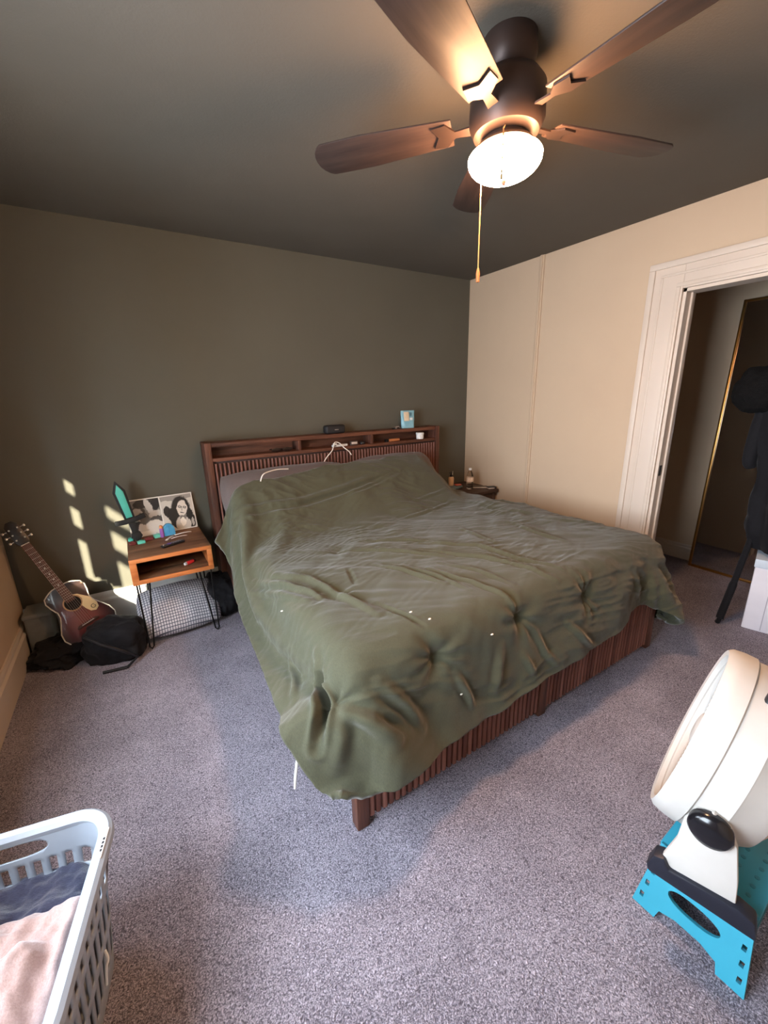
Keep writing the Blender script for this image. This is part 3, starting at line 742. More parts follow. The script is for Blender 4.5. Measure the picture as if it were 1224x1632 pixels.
-1,1,0,-1,1,-1,1,0,0,0,-1,1,0,1,0,1,-1,0,0,0,0,0,-1,0,0,0,0,1,-1,-2,0,0,3,1,0,0,-1,-2,0,-2,0,1,1,0,-1,0,-1,0,0,1,1,1,-1,-1,1,0,-1,1,0,0,0,0,0,-1,1,0,0,0,0,-1,0,0,1,0,0,0,0,0,0,0,0,0,0,0,0,0,
0,0,0,0,0,0,0,0,0,0,0,0,-1,1,-1,1,0,0,0,0,0,0,0,0,-1,0,1,0,0,0,-1,0,0,1,0,0,0,0,0,1,0,0,-1,-1,0,-1,0,0,-2,1,1,1,0,0,-1,0,0,-1,0,0,2,1,0,-1,0,0,1,-1,0,0,0,0,-1,1,0,0,0,0,-1,1,0,0,0,0,0,0,
0,0,0,0,-1,1,0,0,0,0,0,0,0,0,-1,1,-1,1,0,-1,1,0,0,0,0,0,-1,0,0,0,1,0,0,-1,1,0,0,0,0,1,1,-1,-1,1,0,-1,0,-1,0,-1,1,1,-1,0,0,0,-2,-1,1,0,2,0,1,0,-2,0,0,1,-1,1,0,2,0,-1,-1,1,0,0,0,0,0,-1,1,0,0,0,
0,-1,1,0,0,0,0,0,0,0,0,0,0,-1,1,0,0,0,0,-1,1,0,0,0,0,-1,1,0,0,0,0,-1,1,-1,1,0,0,0,0,0,0,0,0,0,1,-1,0,0,1,0,-1,0,3,-1,0,0,-2,1,-1,1,-1,-2,1,0,0,-1,-2,1,0,2,0,1,-1,1,-3,1,1,-1,0,0,1,1,1,-1,0,0,
0,0,0,-1,0,1,0,0,0,0,-1,1,0,0,0,0,0,0,0,0,0,0,0,0,0,0,0,0,0,0,0,0,0,0,0,0,0,0,0,0,0,0,0,0,0,0,0,0,0,0,0,0,0,0,0,0,0,0,-1,0,1,2,-2,-1,0,1,0,0,1,0,-1,0,0,1,-2,-3,1,0,2,0,0,0,1,1,-3,1,
0,0,0,0,1,1,1,0,-1,0,0,0,0,0,0,0,0,0,0,0,0,0,0,0,0,0,0,0,0,0,0,0,-1,1,0,0,0,0,0,0,0,0,0,0,0,0,0,0,-1,1,-1,1,0,0,0,0,0,0,0,0,0,0,0,0,0,1,-1,0,0,0,1,-1,0,2,0,-1,1,-2,0,2,0,1,0,-3,-3,1,
0,1,0,1,0,1,0,2,-3,0,1,0,0,-1,1,1,1,0,-1,1,-1,1,-1,1,0,0,0,0,0,-1,1,0,0,0,0,0,0,0,0,0,0,0,0,0,0,0,0,0,-1,1,0,0,0,0,0,0,0,0,0,0,0,0,0,0,0,0,0,0,0,0,0,0,0,0,0,0,1,0,-1,0,0,0,1,-1,1,1,
0,1,0,-2,3,0,-4,-3,0,0,2,0,1,1,0,1,2,1,-3,0,0,1,0,0,0,1,1,0,0,-1,1,0,0,0,0,0,0,0,-1,1,0,0,0,0,-1,0,1,0,0,0,0,0,0,0,0,0,0,0,0,0,0,0,0,0,0,0,0,-1,1,0,0,0,0,0,0,0,0,0,0,0,0,-1,1,0,-1,1,
0,1,0,0,-1,1,-1,1,0,0,1,-1,0,2,-1,-4,-2,0,1,3,1,2,1,0,2,1,1,1,-3,0,0,0,1,0,-1,1,1,1,0,0,0,-1,1,0,0,0,0,-1,1,0,0,0,0,0,0,0,0,0,0,0,0,-1,1,0,0,0,0,-1,1,0,0,0,0,0,0,0,0,0,0,0,0,0,0,0,0,0,
0,0,0,0,0,0,-1,1,0,0,1,-1,2,0,-1,-1,1,0,-1,0,1,1,-3,-2,1,5,-1,1,2,1,1,1,1,1,0,1,0,-2,-1,-1,-1,0,0,0,1,1,0,1,0,0,0,0,0,0,0,0,-1,1,0,0,0,0,0,0,0,0,0,0,0,0,0,0,0,0,0,0,0,0,0,0,0,0,0,0,0,0,
-1,1,0,0,0,0,0,0,0,0,1,-1,0,0,-1,0,1,0,0,0,-1,1,-1,0,1,1,0,-1,0,1,-1,1,2,-1,1,2,3,2,0,0,1,0,0,0,0,0,0,-1,-1,0,0,0,-1,0,0,0,2,1,0,0,-1,1,-1,0,0,0,0,0,0,0,0,0,0,0,0,0,-1,1,0,0,0,0,0,0,0,0,
0,0,0,0,0,0,0,0,0,0,0,0,0,0,0,0,0,1,-1,0,0,0,0,-1,1,0,0,0,0,0,0,0,0,0,0,-1,-1,0,2,0,0,0,-1,3,-1,2,4,0,0,1,0,1,0,0,1,-1,0,1,0,0,0,0,-1,0,0,1,0,1,1,-1,0,0,0,-1,0,0,0,0,0,0,0,0,0,0,0,0,
0,0,0,0,0,0,0,0,0,0,0,0,0,0,0,0,0,0,0,0,1,-1,0,0,0,0,0,0,0,0,0,0,-1,1,-1,1,0,0,0,-1,1,-1,0,0,1,0,0,0,-1,0,1,0,2,-3,1,0,1,1,1,-1,0,1,2,2,0,0,0,0,1,0,1,-1,0,-1,0,-1,2,1,0,0,0,-1,-1,0,0,0,
1,-1,0,0,0,0,0,0,1,-1,0,0,0,0,0,0,0,0,0,0,0,0,0,0,0,0,0,0,0,0,0,0,0,0,1,-1,0,-1,1,0,-1,1,0,0,0,0,0,-1,1,0,-1,1,0,0,-1,0,0,-1,0,0,0,1,1,-1,-3,-2,-1,0,1,2,1,-1,1,2,2,1,0,0,2,0,-1,0,0,-1,-1,0,
0,2,1,1,-1,-1,0,0,-1,0,0,1,-1,0,0,0,0,0,0,0,0,-1,1,0,-1,1,0,0,0,0,0,0,0,0,0,0,0,0,0,0,0,0,0,0,0,0,0,0,0,0,0,-1,1,0,0,0,0,0,0,0,0,-1,0,0,0,0,-1,0,-1,0,-1,-1,0,-3,-1,1,1,-1,0,0,0,1,-1,1,1,1,
1,1,2,0,-1,0,-1,0,-1,-1,1,1,2,0,1,-1,0,-1,0,-1,0,0,0,0,0,0,0,0,0,0,0,0,-1,1,0,0,0,0,0,0,0,1,-1,0,0,0,0,0,0,0,-1,1,0,0,0,1,-1,0,0,0,0,0,0,-1,1,0,0,0,-1,1,0,-1,0,0,0,0,0,-1,-1,-1,0,-1,-2,1,2,2,
2,1,-3,-4,-2,-1,1,-2,1,1,1,1,2,-1,1,-1,-1,-1,-1,1,0,0,2,2,-1,1,-1,-1,0,0,-1,0,1,-1,0,0,0,0,0,1,-1,0,0,-1,1,0,0,0,0,0,0,0,0,0,0,0,0,0,0,0,0,0,0,0,0,0,0,0,0,0,0,0,0,0,0,0,0,0,0,-1,0,1,-1,0,0,-1,
0,-1,1,-1,0,1,-1,1,-2,1,1,2,1,-1,-3,-2,-3,0,-2,1,0,1,2,0,-1,0,0,-1,0,-1,0,1,0,1,2,-1,0,0,-1,0,0,-1,0,0,0,0,0,0,0,0,0,0,0,0,0,0,0,0,0,0,0,0,0,0,0,0,0,0,0,0,0,0,0,0,0,-1,1,1,-1,-1,1,0,0,1,-1,0,
-1,1,0,0,0,-1,0,0,-1,0,-1,1,-2,1,0,1,4,3,-2,-2,-1,-1,0,1,0,-2,-2,-3,0,-2,0,0,3,0,-1,-1,0,0,0,0,0,0,0,0,0,1,0,0,0,0,-1,0,-1,1,-1,0,0,0,0,0,0,0,0,0,0,0,0,0,0,0,0,0,1,-1,0,0,0,0,0,0,1,0,-1,0,0,0,
0,0,0,0,0,0,0,0,0,0,0,-1,1,-1,-1,1,0,-1,0,0,0,0,0,-1,-1,0,1,3,4,-2,0,0,0,0,1,0,-2,-2,-4,-1,-1,-1,2,0,0,0,0,0,0,0,0,-1,0,0,1,0,0,0,0,-1,1,-1,0,-1,0,0,0,0,0,0,0,0,0,0,0,0,0,0,0,0,0,0,0,0,0,0,
0,0,0,0,0,0,0,0,0,0,0,-1,1,0,0,0,0,0,0,-1,0,1,-2,1,0,-1,0,0,0,0,0,0,0,-2,-1,-1,0,2,3,-1,-1,2,2,3,1,0,0,-3,-2,-3,-3,-1,3,0,0,0,0,0,0,0,-1,0,0,0,-1,0,0,0,0,0,0,1,-1,0,0,-1,0,0,0,0,0,0,0,0,0,0,
0,0,0,0,0,0,0,0,0,0,0,0,0,0,0,-1,1,0,0,0,0,0,0,0,0,0,0,-1,0,0,1,-1,0,0,0,-1,0,0,0,0,0,-1,0,1,-2,-1,0,1,2,0,-2,0,2,2,3,2,0,0,-2,-3,-2,-2,3,0,0,0,0,1,0,0,0,-1,-1,-1,0,0,0,0,-1,1,0,0,0,0,0,0,
-1,0,0,0,0,0,0,0,0,0,0,0,0,0,0,0,0,1,-1,0,0,0,0,0,0,0,0,0,0,0,0,0,0,0,0,0,0,0,-1,1,-1,0,0,-1,0,1,-1,0,0,0,0,0,0,0,0,-1,0,0,1,1,0,-2,1,2,2,1,2,0,0,-1,-3,-3,3,0,0,1,0,0,0,0,-1,0,-1,0,0,-1,
0,-1,0,0,0,0,1,0,0,-1,0,0,0,-1,1,0,0,0,0,0,0,0,0,0,0,0,0,0,0,0,0,0,0,0,0,0,0,0,0,0,0,0,0,0,0,0,-1,0,1,-1,0,0,0,0,0,-1,0,0,0,0,0,-1,0,1,1,-1,-1,0,0,2,0,0,0,0,1,1,2,2,0,-1,-1,-3,2,1,1,-1,
1,0,0,0,0,-1,-1,0,-1,0,0,0,0,-1,0,1,0,0,0,0,0,-1,0,0,0,0,0,0,0,0,0,0,0,0,0,0,0,0,0,0,0,0,0,0,0,0,0,0,0,0,0,0,0,0,-1,1,0,0,0,0,0,-1,1,-1,0,0,1,-1,0,0,-1,1,-1,-1,1,0,-1,-1,0,2,2,0,0,-1,0,1,
1,1,1,0,0,-2,3,0,0,1,-1,1,0,0,-1,0,0,-2,1,0,-1,0,-1,0,0,0,0,1,0,0,0,0,-1,1,-1,0,0,0,0,0,0,0,0,0,0,0,0,0,0,0,0,0,0,0,0,0,0,0,0,0,0,0,0,0,0,0,0,0,0,-1,0,1,-1,1,-1,1,-1,1,0,-1,1,-2,0,-1,0,0,
-1,0,0,1,2,2,-2,0,0,0,-1,1,1,2,0,0,3,0,0,0,1,-1,1,-1,0,-1,0,1,-2,0,0,0,0,0,-1,-1,1,0,0,1,0,0,0,-1,0,0,0,0,0,0,0,0,0,0,0,0,0,0,0,0,0,0,0,0,0,0,0,0,0,0,0,0,0,0,0,0,0,0,0,1,-1,0,0,-1,1,0,
1,-1,-1,1,-1,1,-1,-1,0,0,0,-1,0,0,1,1,1,-1,-1,-1,1,0,0,1,1,1,4,-1,0,0,0,1,-1,0,0,0,-1,0,0,0,0,0,0,-1,0,-1,0,-1,1,0,0,0,1,0,0,-1,0,0,0,0,0,0,0,0,0,0,0,0,0,0,0,0,0,0,0,0,0,0,0,1,-1,0,0,0,1,-1,
0,0,0,0,0,0,0,1,-1,0,0,0,-1,0,1,0,0,0,-1,0,0,-1,-1,-1,1,0,1,0,-1,0,-1,0,1,0,2,1,3,0,-1,0,0,0,0,0,0,0,0,0,1,0,0,-1,-1,0,-1,1,-1,0,-1,1,0,0,0,0,0,1,-1,0,0,0,0,1,0,-1,0,0,0,0,0,0,0,0,0,0,0,1,
-1,0,0,0,1,0,-1,1,-1,0,0,1,0,-1,1,-1,0,0,1,-1,0,0,2,-1,-1,0,1,0,-1,-1,-1,0,-1,0,-1,1,-1,0,0,0,-1,0,0,1,1,2,3,0,0,0,-1,0,0,0,-1,0,1,0,0,0,0,0,1,-1,0,-2,0,-1,1,-1,1,0,0,0,1,-1,1,-1,0,0,1,-1,0,1,-1,0,
0,0,1,-1,0,0,0,0,0,0,1,0,0,0,-1,1,0,0,0,0,0,0,0,0,0,0,0,0,0,0,-1,1,-1,1,0,0,0,0,0,-1,-1,-2,0,-2,0,0,1,-1,0,-1,1,-1,1,0,0,1,4,-1,0,-1,0,-1,-1,0,1,0,1,0,0,1,0,0,-1,0,-1,0,-1,0,-1,1,-1,1,-1,1,0,0,
0,1,0,0,-1,0,0,0,1,0,-1,0,0,1,0,-1,0,0,0,0,0,0,0,0,1,-1,1,-1,1,0,1,-1,0,0,0,0,0,0,-1,0,0,0,1,-1,0,0,1,0,-1,-1,-1,-1,-1,-1,-1,0,-1,1,-1,0,0,1,0,0,1,1,4,-1,-1,0,-1,-1,0,-1,1,1,0,1,0,0,0,0,1,-1,0,0,
-1,0,-1,-1,1,-1,1,0,-1,1,0,0,0,0,0,0,0,0,0,0,1,-1,0,0,0,1,0,0,0,0,0,0,-1,0,0,1,-1,1,-1,1,-1,0,1,0,0,0,0,-1,0,0,1,-1,0,0,1,0,-1,-1,-1,0,-1,0,-2,0,-1,-1,0,0,0,0,0,0,0,1,1,0,4,0,-1,-2,0,-1,-1,1,-1,1,
1,1,1,-1,0,1,-1,1,0,-1,0,-1,0,0,-1,0,-1,0,1,0,-1,0,0,1,0,0,0,0,0,0,-1,1,0,0,0,0,0,0,0,0,0,0,0,0,0,0,0,0,0,0,0,0,0,1,-1,1,-1,0,0,0,0,0,0,1,-1,-1,0,-1,0,-1,0,-1,-1,-1,-2,0,0,0,0,0,0,1,1,0,0,0,
-304,7,7,7,7,6,5,4,3,1,1,0,0,1,1,2,1,2,1,1,2,1,2,1,1,2,1,1,2,1,1,2,1,1,2,1,1,1,2,1,1,1,1,1,2,1,1,1,1,1,1,1,2,1,1,1,1,1,1,1,1,1,1,0,1,1,1,1,1,1,0,-1,-5,-6,-7,-7,-4,-2,-1,-1,-2,-1,-2,-2,-3,-2,
-2,-2,-2,-2,-2,-2,-2,-2,-3,-2,-3,0,0,-1,-1,-1,-1,-1,-1,0,-1,0,0,0,1,1,-1,0,-1,0,-1,0,-1,1,0,-1,1,1,0,-1,1,-1,1,0,0,0,-1,1,-1,-1,0,0,0,1,-1,0,0,0,0,0,1,0,0,0,0,0,0,0,0,0,0,1,-2,2,-1,0,-1,0,-1,0,0,0,2,0,-1,-2,
0,1,0,0,0,0,0,0,1,0,-1,1,0,0,0,0,0,-1,1,0,-3,-1,-1,0,-1,-1,-1,-1,-1,0,0,0,0,0,1,0,1,-1,0,0,-1,-1,1,-1,1,0,0,0,-1,1,-1,1,0,0,1,0,-1,0,-1,0,0,0,0,-1,0,0,0,0,0,0,0,1,0,1,-1,0,0,0,0,0,1,-1,0,0,-1,0,
0,-1,0,0,0,0,0,1,0,-1,0,0,0,0,0,0,0,0,0,0,1,-1,0,0,0,0,0,1,0,0,-4,0,-1,-2,-1,-1,0,0,0,0,0,-1,-1,1,1,0,0,0,1,-1,0,-1,0,0,-1,0,1,0,0,0,0,-1,0,1,0,0,0,-1,1,0,0,-1,0,1,0,0,0,-1,0,0,0,0,1,0,1,-2,
0,0,0,0,0,0,0,-1,0,0,0,0,-1,0,0,-1,1,0,-1,2,0,-1,0,0,1,-1,0,0,0,0,0,1,0,0,0,0,0,0,0,0,-4,-1,-1,-1,-1,-1,-1,0,0,0,0,0,0,0,1,1,0,0,-1,1,-1,1,-1,0,-1,1,0,0,-1,0,0,1,-1,1,-1,1,0,1,-1,0,-1,1,0,-1,0,0,
0,0,0,0,-1,0,0,0,1,2,-3,1,-1,0,0,0,0,0,0,-1,0,-1,0,0,0,0,0,0,0,0,0,0,0,0,0,0,0,1,0,0,0,-1,1,0,-1,0,0,0,0,0,-5,-1,-2,0,-1,0,0,-1,1,0,-1,0,0,0,0,1,1,0,-1,1,-1,0,0,-1,1,1,-1,-1,2,-1,0,-1,1,-1,1,-1,
1,0,0,1,-1,0,0,0,0,0,0,0,0,-1,1,0,-1,-1,0,1,0,-1,2,-1,-1,0,1,-1,1,-1,0,0,-1,0,-1,0,0,0,0,0,0,1,-1,0,0,1,0,-1,1,0,0,0,-1,0,1,0,0,0,0,0,-5,-2,0,-2,0,-1,0,1,-1,0,0,-1,1,1,0,0,0,0,1,-1,0,1,-1,-1,1,1,
-1,1,-1,1,-1,1,-1,1,-1,1,0,0,-1,0,1,0,0,0,0,0,-1,1,-1,0,-1,0,0,1,0,-1,2,-2,0,1,-1,0,0,0,-1,1,-1,0,-1,0,0,0,-1,0,1,-1,0,0,1,0,0,-1,1,0,0,0,0,0,0,0,0,0,0,0,0,1,-7,0,-2,0,-1,0,0,0,0,0,0,0,-1,1,1,0,
0,0,1,-1,0,0,-1,1,1,-1,1,0,-1,0,1,-1,1,-1,0,0,1,0,0,0,0,0,0,0,0,0,0,-1,0,0,1,-1,0,0,0,1,-1,1,-3,1,1,-1,1,-1,0,-1,1,-2,0,1,0,-1,-1,1,-1,0,0,0,0,0,1,0,0,0,0,0,0,0,0,0,0,0,0,0,0,0,-7,-1,0,-1,-1,0,
0,0,0,0,-1,0,1,0,0,0,1,1,-1,0,0,1,-1,1,0,0,0,-1,1,0,0,0,0,0,0,0,0,0,0,0,0,-1,1,0,0,0,0,0,0,-1,0,0,0,0,0,0,0,0,1,-3,0,1,0,2,-2,1,-1,0,0,-1,-1,0,1,-3,1,0,1,-1,1,0,0,0,0,1,-1,0,0,0,0,0,0,0,
0,1,0,1,-8,-1,-1,0,0,0,0,0,0,-1,0,0,1,1,0,0,0,0,1,-1,-1,1,0,1,0,-1,1,0,0,0,0,0,0,0,0,1,0,-1,-1,1,-1,1,0,0,0,0,0,0,-1,0,0,1,-1,0,0,-1,0,2,0,0,-2,-1,1,0,0,-1,1,0,-2,1,-1,1,-2,2,-1,-1,0,1,0,1,-1,1,
-1,0,0,0,0,0,0,0,1,0,1,0,1,0,-9,-1,0,0,0,-1,0,0,0,0,0,1,1,0,0,0,0,0,0,-1,1,-1,1,1,-1,1,-1,1,0,0,0,0,0,0,0,0,0,-1,1,0,0,0,-1,1,0,0,0,0,-1,0,1,-1,1,-1,0,-1,1,1,0,-1,1,-1,-1,1,2,-3,0,1,-1,-2,1,-1,
1,-2,1,0,0,1,0,-1,0,0,0,0,0,0,0,1,0,1,0,1,0,1,0,0,-10,0,0,-1,0,1,-1,0,0,-1,1,0,1,1,0,-1,1,0,-1,0,2,-1,0,0,0,0,1,0,0,0,0,0,0,0,0,-1,0,0,1,-1,0,0,1,-1,1,0,0,-1,0,0,0,0,0,1,-1,0,1,-1,0,0,1,1,
-1,0,-1,1,-3,1,0,-1,-1,0,-1,2,-1,0,1,-1,0,1,-1,0,0,0,0,1,1,0,1,0,1,1,1,0,0,-2,-10,0,-1,0,0,0,1,-1,0,0,0,1,1,0,-1,1,-1,0,0,1,0,0,2,-3,2,-1,0,0,0,1,0,0,0,0,0,-1,0,0,0,0,0,1,-1,1,-1,0,0,0,0,0,0,0,
0,0,0,1,0,-1,0,1,0,1,0,-2,0,-1,1,-2,1,-1,1,-2,1,-1,1,0,-1,1,-1,0,0,0,1,0,1,1,0,1,0,1,0,1,0,0,-1,0,-11,0,0,0,0,0,0,0,-1,1,0,1,1,0,0,-1,0,0,0,1,0,2,-3,1,-1,0,0,0,1,-1,1,0,0,0,-1,1,0,0,1,-1,1,-1,
1,-1,0,0,0,-1,1,1,-2,1,0,0,1,0,0,-1,0,0,0,0,0,0,0,1,-2,1,-1,0,0,-1,-1,0,0,0,0,0,0,-1,2,0,1,0,1,0,1,0,1,0,0,-1,1,-1,1,-1,-11,0,0,0,0,0,0,-1,1,-1,1,1,1,-1,0,0,0,0,1,0,1,-1,0,-1,-1,0,0,1,0,1,-1,1,
-1,0,1,-1,1,0,0,0,0,0,0,0,0,0,-1,1,1,-1,0,-1,0,1,0,0,0,0,-1,1,0,0,0,-1,0,0,1,0,-1,-1,-1,2,0,-1,0,-1,0,-1,1,0,0,1,0,1,0,0,0,0,0,0,0,1,0,1,-1,0,-11,-1,1,0,1,-1,-1,1,-1,1,0,2,0,0,-1,-1,0,0,0,1,0,0,
2,-2,-1,0,0,0,1,0,0,0,1,-1,0,1,-1,1,-1,1,-1,1,0,0,0,-1,1,0,-1,1,-2,0,0,-1,1,1,0,0,1,0,-1,-1,1,0,0,1,-1,-1,3,-3,0,0,0,0,-1,1,0,0,-1,1,0,0,0,0,0,-1,0,0,0,1,1,0,1,0,1,0,-12,1,0,0,0,1,-1,0,0,0,1,0,
0,0,-1,0,0,0,0,0,1,0,1,2,-2,0,-1,0,0,0,0,0,0,0,0,-1,1,0,0,0,1,0,-1,0,0,1,-1,0,1,-2,2,0,0,-1,-1,0,0,0,0,0,0,0,-1,1,0,0,2,-2,1,2,-3,0,0,0,0,0,0,0,1,-1,0,0,0,0,-1,1,-1,0,1,0,1,1,-1,1,0,0,-11,0,
0,0,0,-1,1,-1,1,0,1,1,0,-2,0,-1,0,0,1,0,0,0,1,1,2,-3,0,0,-1,0,1,0,-1,1,-1,1,-1,0,1,0,1,-1,0,1,0,-1,0,1,-2,1,-2,1,-1,1,0,-1,0,1,0,0,0,0,0,-1,1,1,-1,2,-2,0,1,0,-1,0,0,1,-1,0,0,0,0,0,0,0,2,-1,0,0,
0,0,0,-1,0,0,1,2,-12,0,0,1,0,0,0,0,0,0,1,1,-2,0,-1,0,0,0,0,1,0,0,0,1,0,2,-2,-1,0,0,0,0,0,0,0,0,0,1,0,0,0,0,0,-1,0,0,1,-1,2,-1,-1,-2,0,0,0,1,1,-1,0,1,0,0,0,0,0,0,2,-1,1,-1,0,0,1,-2,0,0,1,0,
0,1,-2,0,0,1,-1,1,0,1,-1,0,-2,0,0,0,1,1,-11,0,0,0,0,0,-1,1,0,1,1,-1,-1,-1,-1,1,0,0,0,0,1,0,-1,1,0,0,1,-1,0,0,0,-1,1,0,0,0,0,-1,1,0,0,0,0,0,0,0,-1,1,0,1,-1,-1,0,-1,0,0,0,1,1,-1,0,0,0,1,0,0,0,1,
0,1,-2,-1,1,2,-1,1,-1,1,-1,-1,0,0,-1,0,1,1,2,-1,0,-2,0,0,0,-1,0,2,-12,0,1,0,-1,0,1,0,0,0,1,-1,-1,-1,1,0,0,0,0,1,0,-1,1,-1,0,0,1,0,0,-1,0,0,0,0,0,0,0,1,-1,0,1,0,0,0,-1,0,1,0,0,0,2,0,-1,-1,-1,0,0,0,
0,0,0,1,0,0,0,0,0,0,0,0,2,-3,0,1,1,-1,1,0,-1,0,0,-1,2,0,0,1,0,0,-2,1,0,-1,0,0,0,0,-12,1,-1,0,1,0,0,0,0,1,0,-2,0,0,0,0,-1,1,1,0,-1,0,0,0,0,0,0,0,-1,1,0,0,0,0,0,0,0,0,0,1,-1,0,0,0,1,0,0,0,
0,0,0,0,-1,1,1,-1,-1,0,0,0,1,-1,0,0,1,0,0,1,-1,-1,1,1,-1,-1,-1,0,0,1,2,-1,0,0,1,0,0,-1,-1,0,2,0,1,0,-1,-1,0,-1,-12,0,1,0,-1,0,0,1,0,1,-1,-1,0,0,-1,0,1,0,1,-1,0,0,0,-1,1,0,-1,1,0,0,-1,1,0,-1,1,-1,1,0,
0,0,0,0,0,0,0,0,0,0,0,1,1,-1,0,0,-1,0,0,0,-1,1,-1,1,0,0,0,1,0,-1,2,-1,-1,2,-2,0,1,-1,1,-1,0,1,1,-1,0,-1,0,0,0,0,1,0,-1,1,0,1,-1,1,-12,0,0,0,0,1,0,-1,0,1,-1,0,-1,0,1,0,0,1,-1,0,-1,1,-1,1,-1,0,1,-1,
1,-1,1,0,-1,1,-1,1,0,-1,1,-1,0,1,0,0,-1,1,0,0,0,0,0,2,-1,0,-1,0,0,-1,1,0,0,0,0,0,0,0,0,1,-1,2,-1,-1,1,-1,0,0,0,0,1,1,-1,1,-1,0,1,-1,0,0,-1,0,1,-1,1,0,0,0,-12,0,0,0,0,0,0,0,0,0,0,0,0,0,0,0,1,-1,
0,0,0,-1,1,-1,1,0,-1,0,0,1,-1,0,1,-1,1,0,-1,1,0,0,0,-1,0,0,1,-1,0,0,1,0,0,0,2,-1,-1,-1,0,1,-1,0,0,0,0,1,0,0,0,0,0,0,2,-1,-1,1,-1,1,-1,0,0,0,1,1,0,0,-2,1,1,-1,-1,0,0,1,0,0,0,2,-12,0,0,0,0,0,1,0,
0,-1,-1,1,0,0,0,0,0,0,0,-1,1,0,-1,1,-1,0,1,0,-1,0,1,-1,0,1,-1,0,1,0,-1,0,0,1,0,0,-1,1,0,0,-1,0,1,0,0,0,1,-1,-1,0,1,-1,1,-1,1,-1,0,0,1,0,1,-1,0,2,-1,-1,1,-1,0,0,0,1,1,-1,0,1,-1,0,0,0,0,-1,0,1,0,1,
0,1,-12,0,0,0,1,-1,0,0,0,0,0,0,0,0,1,0,-1,0,-1,1,-1,1,0,-1,1,0,-1,0,1,-1,0,1,-1,0,1,-1,0,0,0,1,0,-1,0,0,0,0,0,1,0,0,-1,0,1,0,0,0,0,-1,0,0,0,0,0,0,1,0,-1,1,0,2,-1,0,1,-1,-1,0,0,0,-1,0,1,1,-1,1,
1,-1,0,1,0,0,-1,-1,2,0,2,-1,-12,0,0,0,-1,1,0,0,1,-1,0,-1,1,0,-1,1,0,0,0,-1,1,-1,1,0,-1,0,0,1,-1,1,0,-1,1,-1,0,1,-1,0,1,-1,0,0,0,0,1,-1,1,-1,0,0,0,1,-1,0,0,1,0,0,-1,0,0,1,-1,1,-1,0,0,0,0,0,0,1,1,1,
-1,0,-1,-1,1,0,0,1,0,-1,1,0,0,1,0,0,0,-1,-1,2,0,1,-13,1,0,0,0,0,0,-1,1,0,0,0,-1,1,0,-1,1,-1,0,1,0,0,-1,1,0,0,0,-1,1,-1,0,1,-1,1,-1,0,1,-1,0,0,1,0,0,0,-1,1,-1,0,1,0,0,-1,0,0,0,0,0,0,0,1,-1,0,0,0,
0,0,1,-1,1,0,0,0,0,1,1,-2,1,0,-1,0,0,0,0,0,1,0,0,0,1,1,-2,1,-1,0,1,-1,-12,-1,1,0,0,0,-1,1,0,0,-1,0,1,-1,1,0,-1,1,0,0,-1,1,0,-1,0,0,0,1,-1,1,-1,0,1,-1,1,-1,0,1,-1,1,-1,0,0,0,1,-1,1,0,-1,0,0,0,0,0,
0,0,0,1,0,-1,0,0,0,0,0,0,0,1,-1,0,0,1,0,0,1,2,-2,1,-1,-1,-1,0,2,0,-1,0,0,0,1,0,2,-2,0,0,-1,0,-12,0,0,0,0,0,0,0,-1,0,1,0,0,0,-1,1,0,-1,0,0,1,-1,1,0,0,0,0,-1,1,-1,1,-1,0,1,-1,1,-1,0,1,-1,0,0,0,0,
0,0,0,0,0,0,0,0,0,1,0,0,0,-1,0,0,1,-1,1,-1,0,1,-1,0,0,0,1,-1,1,-1,0,1,0,1,0,0,-1,0,0,0,0,1,0,0,0,0,1,1,-2,-2,1,-1,-13,1,-1,1,0,0,0,0,0,0,-1,1,-1,1,0,-1,0,1,0,0,-1,1,-1,0,0,0,0,1,-1,1,-1,1,-1,0,
1,-1,1,-1,0,0,1,0,0,-1,0,1,-1,0,0,0,0,0,1,-1,0,0,0,0,0,1,-1,0,0,0,0,0,0,0,0,1,0,0,0,0,0,-1,3,-1,0,0,0,-1,-1,1,0,0,0,-1,0,1,1,1,1,-2,-1,0,-12,0,0,0,0,0,-1,1,0,-1,1,-1,1,-1,1,0,0,-1,0,0,1,-1,0,1,
0,0,0,-1,1,-1,1,-1,1,-1,0,1,-1,1,-1,1,-1,0,0,1,-1,0,0,1,0,0,0,0,-1,0,0,0,0,0,1,-1,0,1,-1,0,1,-1,0,0,0,0,1,0,-1,2,-1,1,-1,0,2,-1,0,-1,0,-1,0,0,0,0,0,1,-1,1,1,2,-2,-2,-12,-1,1,-1,1,-1,1,-1,0,1,-1,1,-1,1,
-1,0,0,1,0,0,-1,1,0,-1,0,0,1,0,-1,1,-1,1,-1,1,-1,0,1,-1,1,-1,0,0,0,0,1,-1,1,-1,0,0,0,0,0,0,0,0,0,0,0,0,0,0,0,1,-1,0,0,0,2,-2,0,0,1,-1,1,-1,1,0,0,1,0,0,-2,1,-1,0,0,1,0,-1,1,-1,1,0,-1,0,-13,1,0,0,
-1,1,0,0,0,0,0,-1,1,-1,1,0,0,-1,0,0,1,-1,0,0,1,0,-1,0,1,-1,1,-1,1,-1,1,-1,0,1,-1,0,0,1,-1,0,0,1,-1,0,0,0,0,0,0,0,0,0,0,1,-1,0,0,0,0,0,0,0,1,0,0,1,-1,0,0,0,0,0,-1,1,0,1,0,0,1,-1,0,-1,0,-1,0,1,
-1,1,-1,0,0,1,-12,0,-1,1,0,0,-1,1,0,-1,1,0,-1,1,-1,0,0,1,0,0,-1,0,1,0,-1,0,0,1,-1,1,-1,1,-1,1,-1,1,-1,0,0,1,0,-1,1,0,-1,0,0,0,0,0,0,0,1,0,0,0,0,-1,0,0,1,-1,1,-1,0,0,1,1,0,0,-1,-1,1,0,0,0,1,-1,0,0,
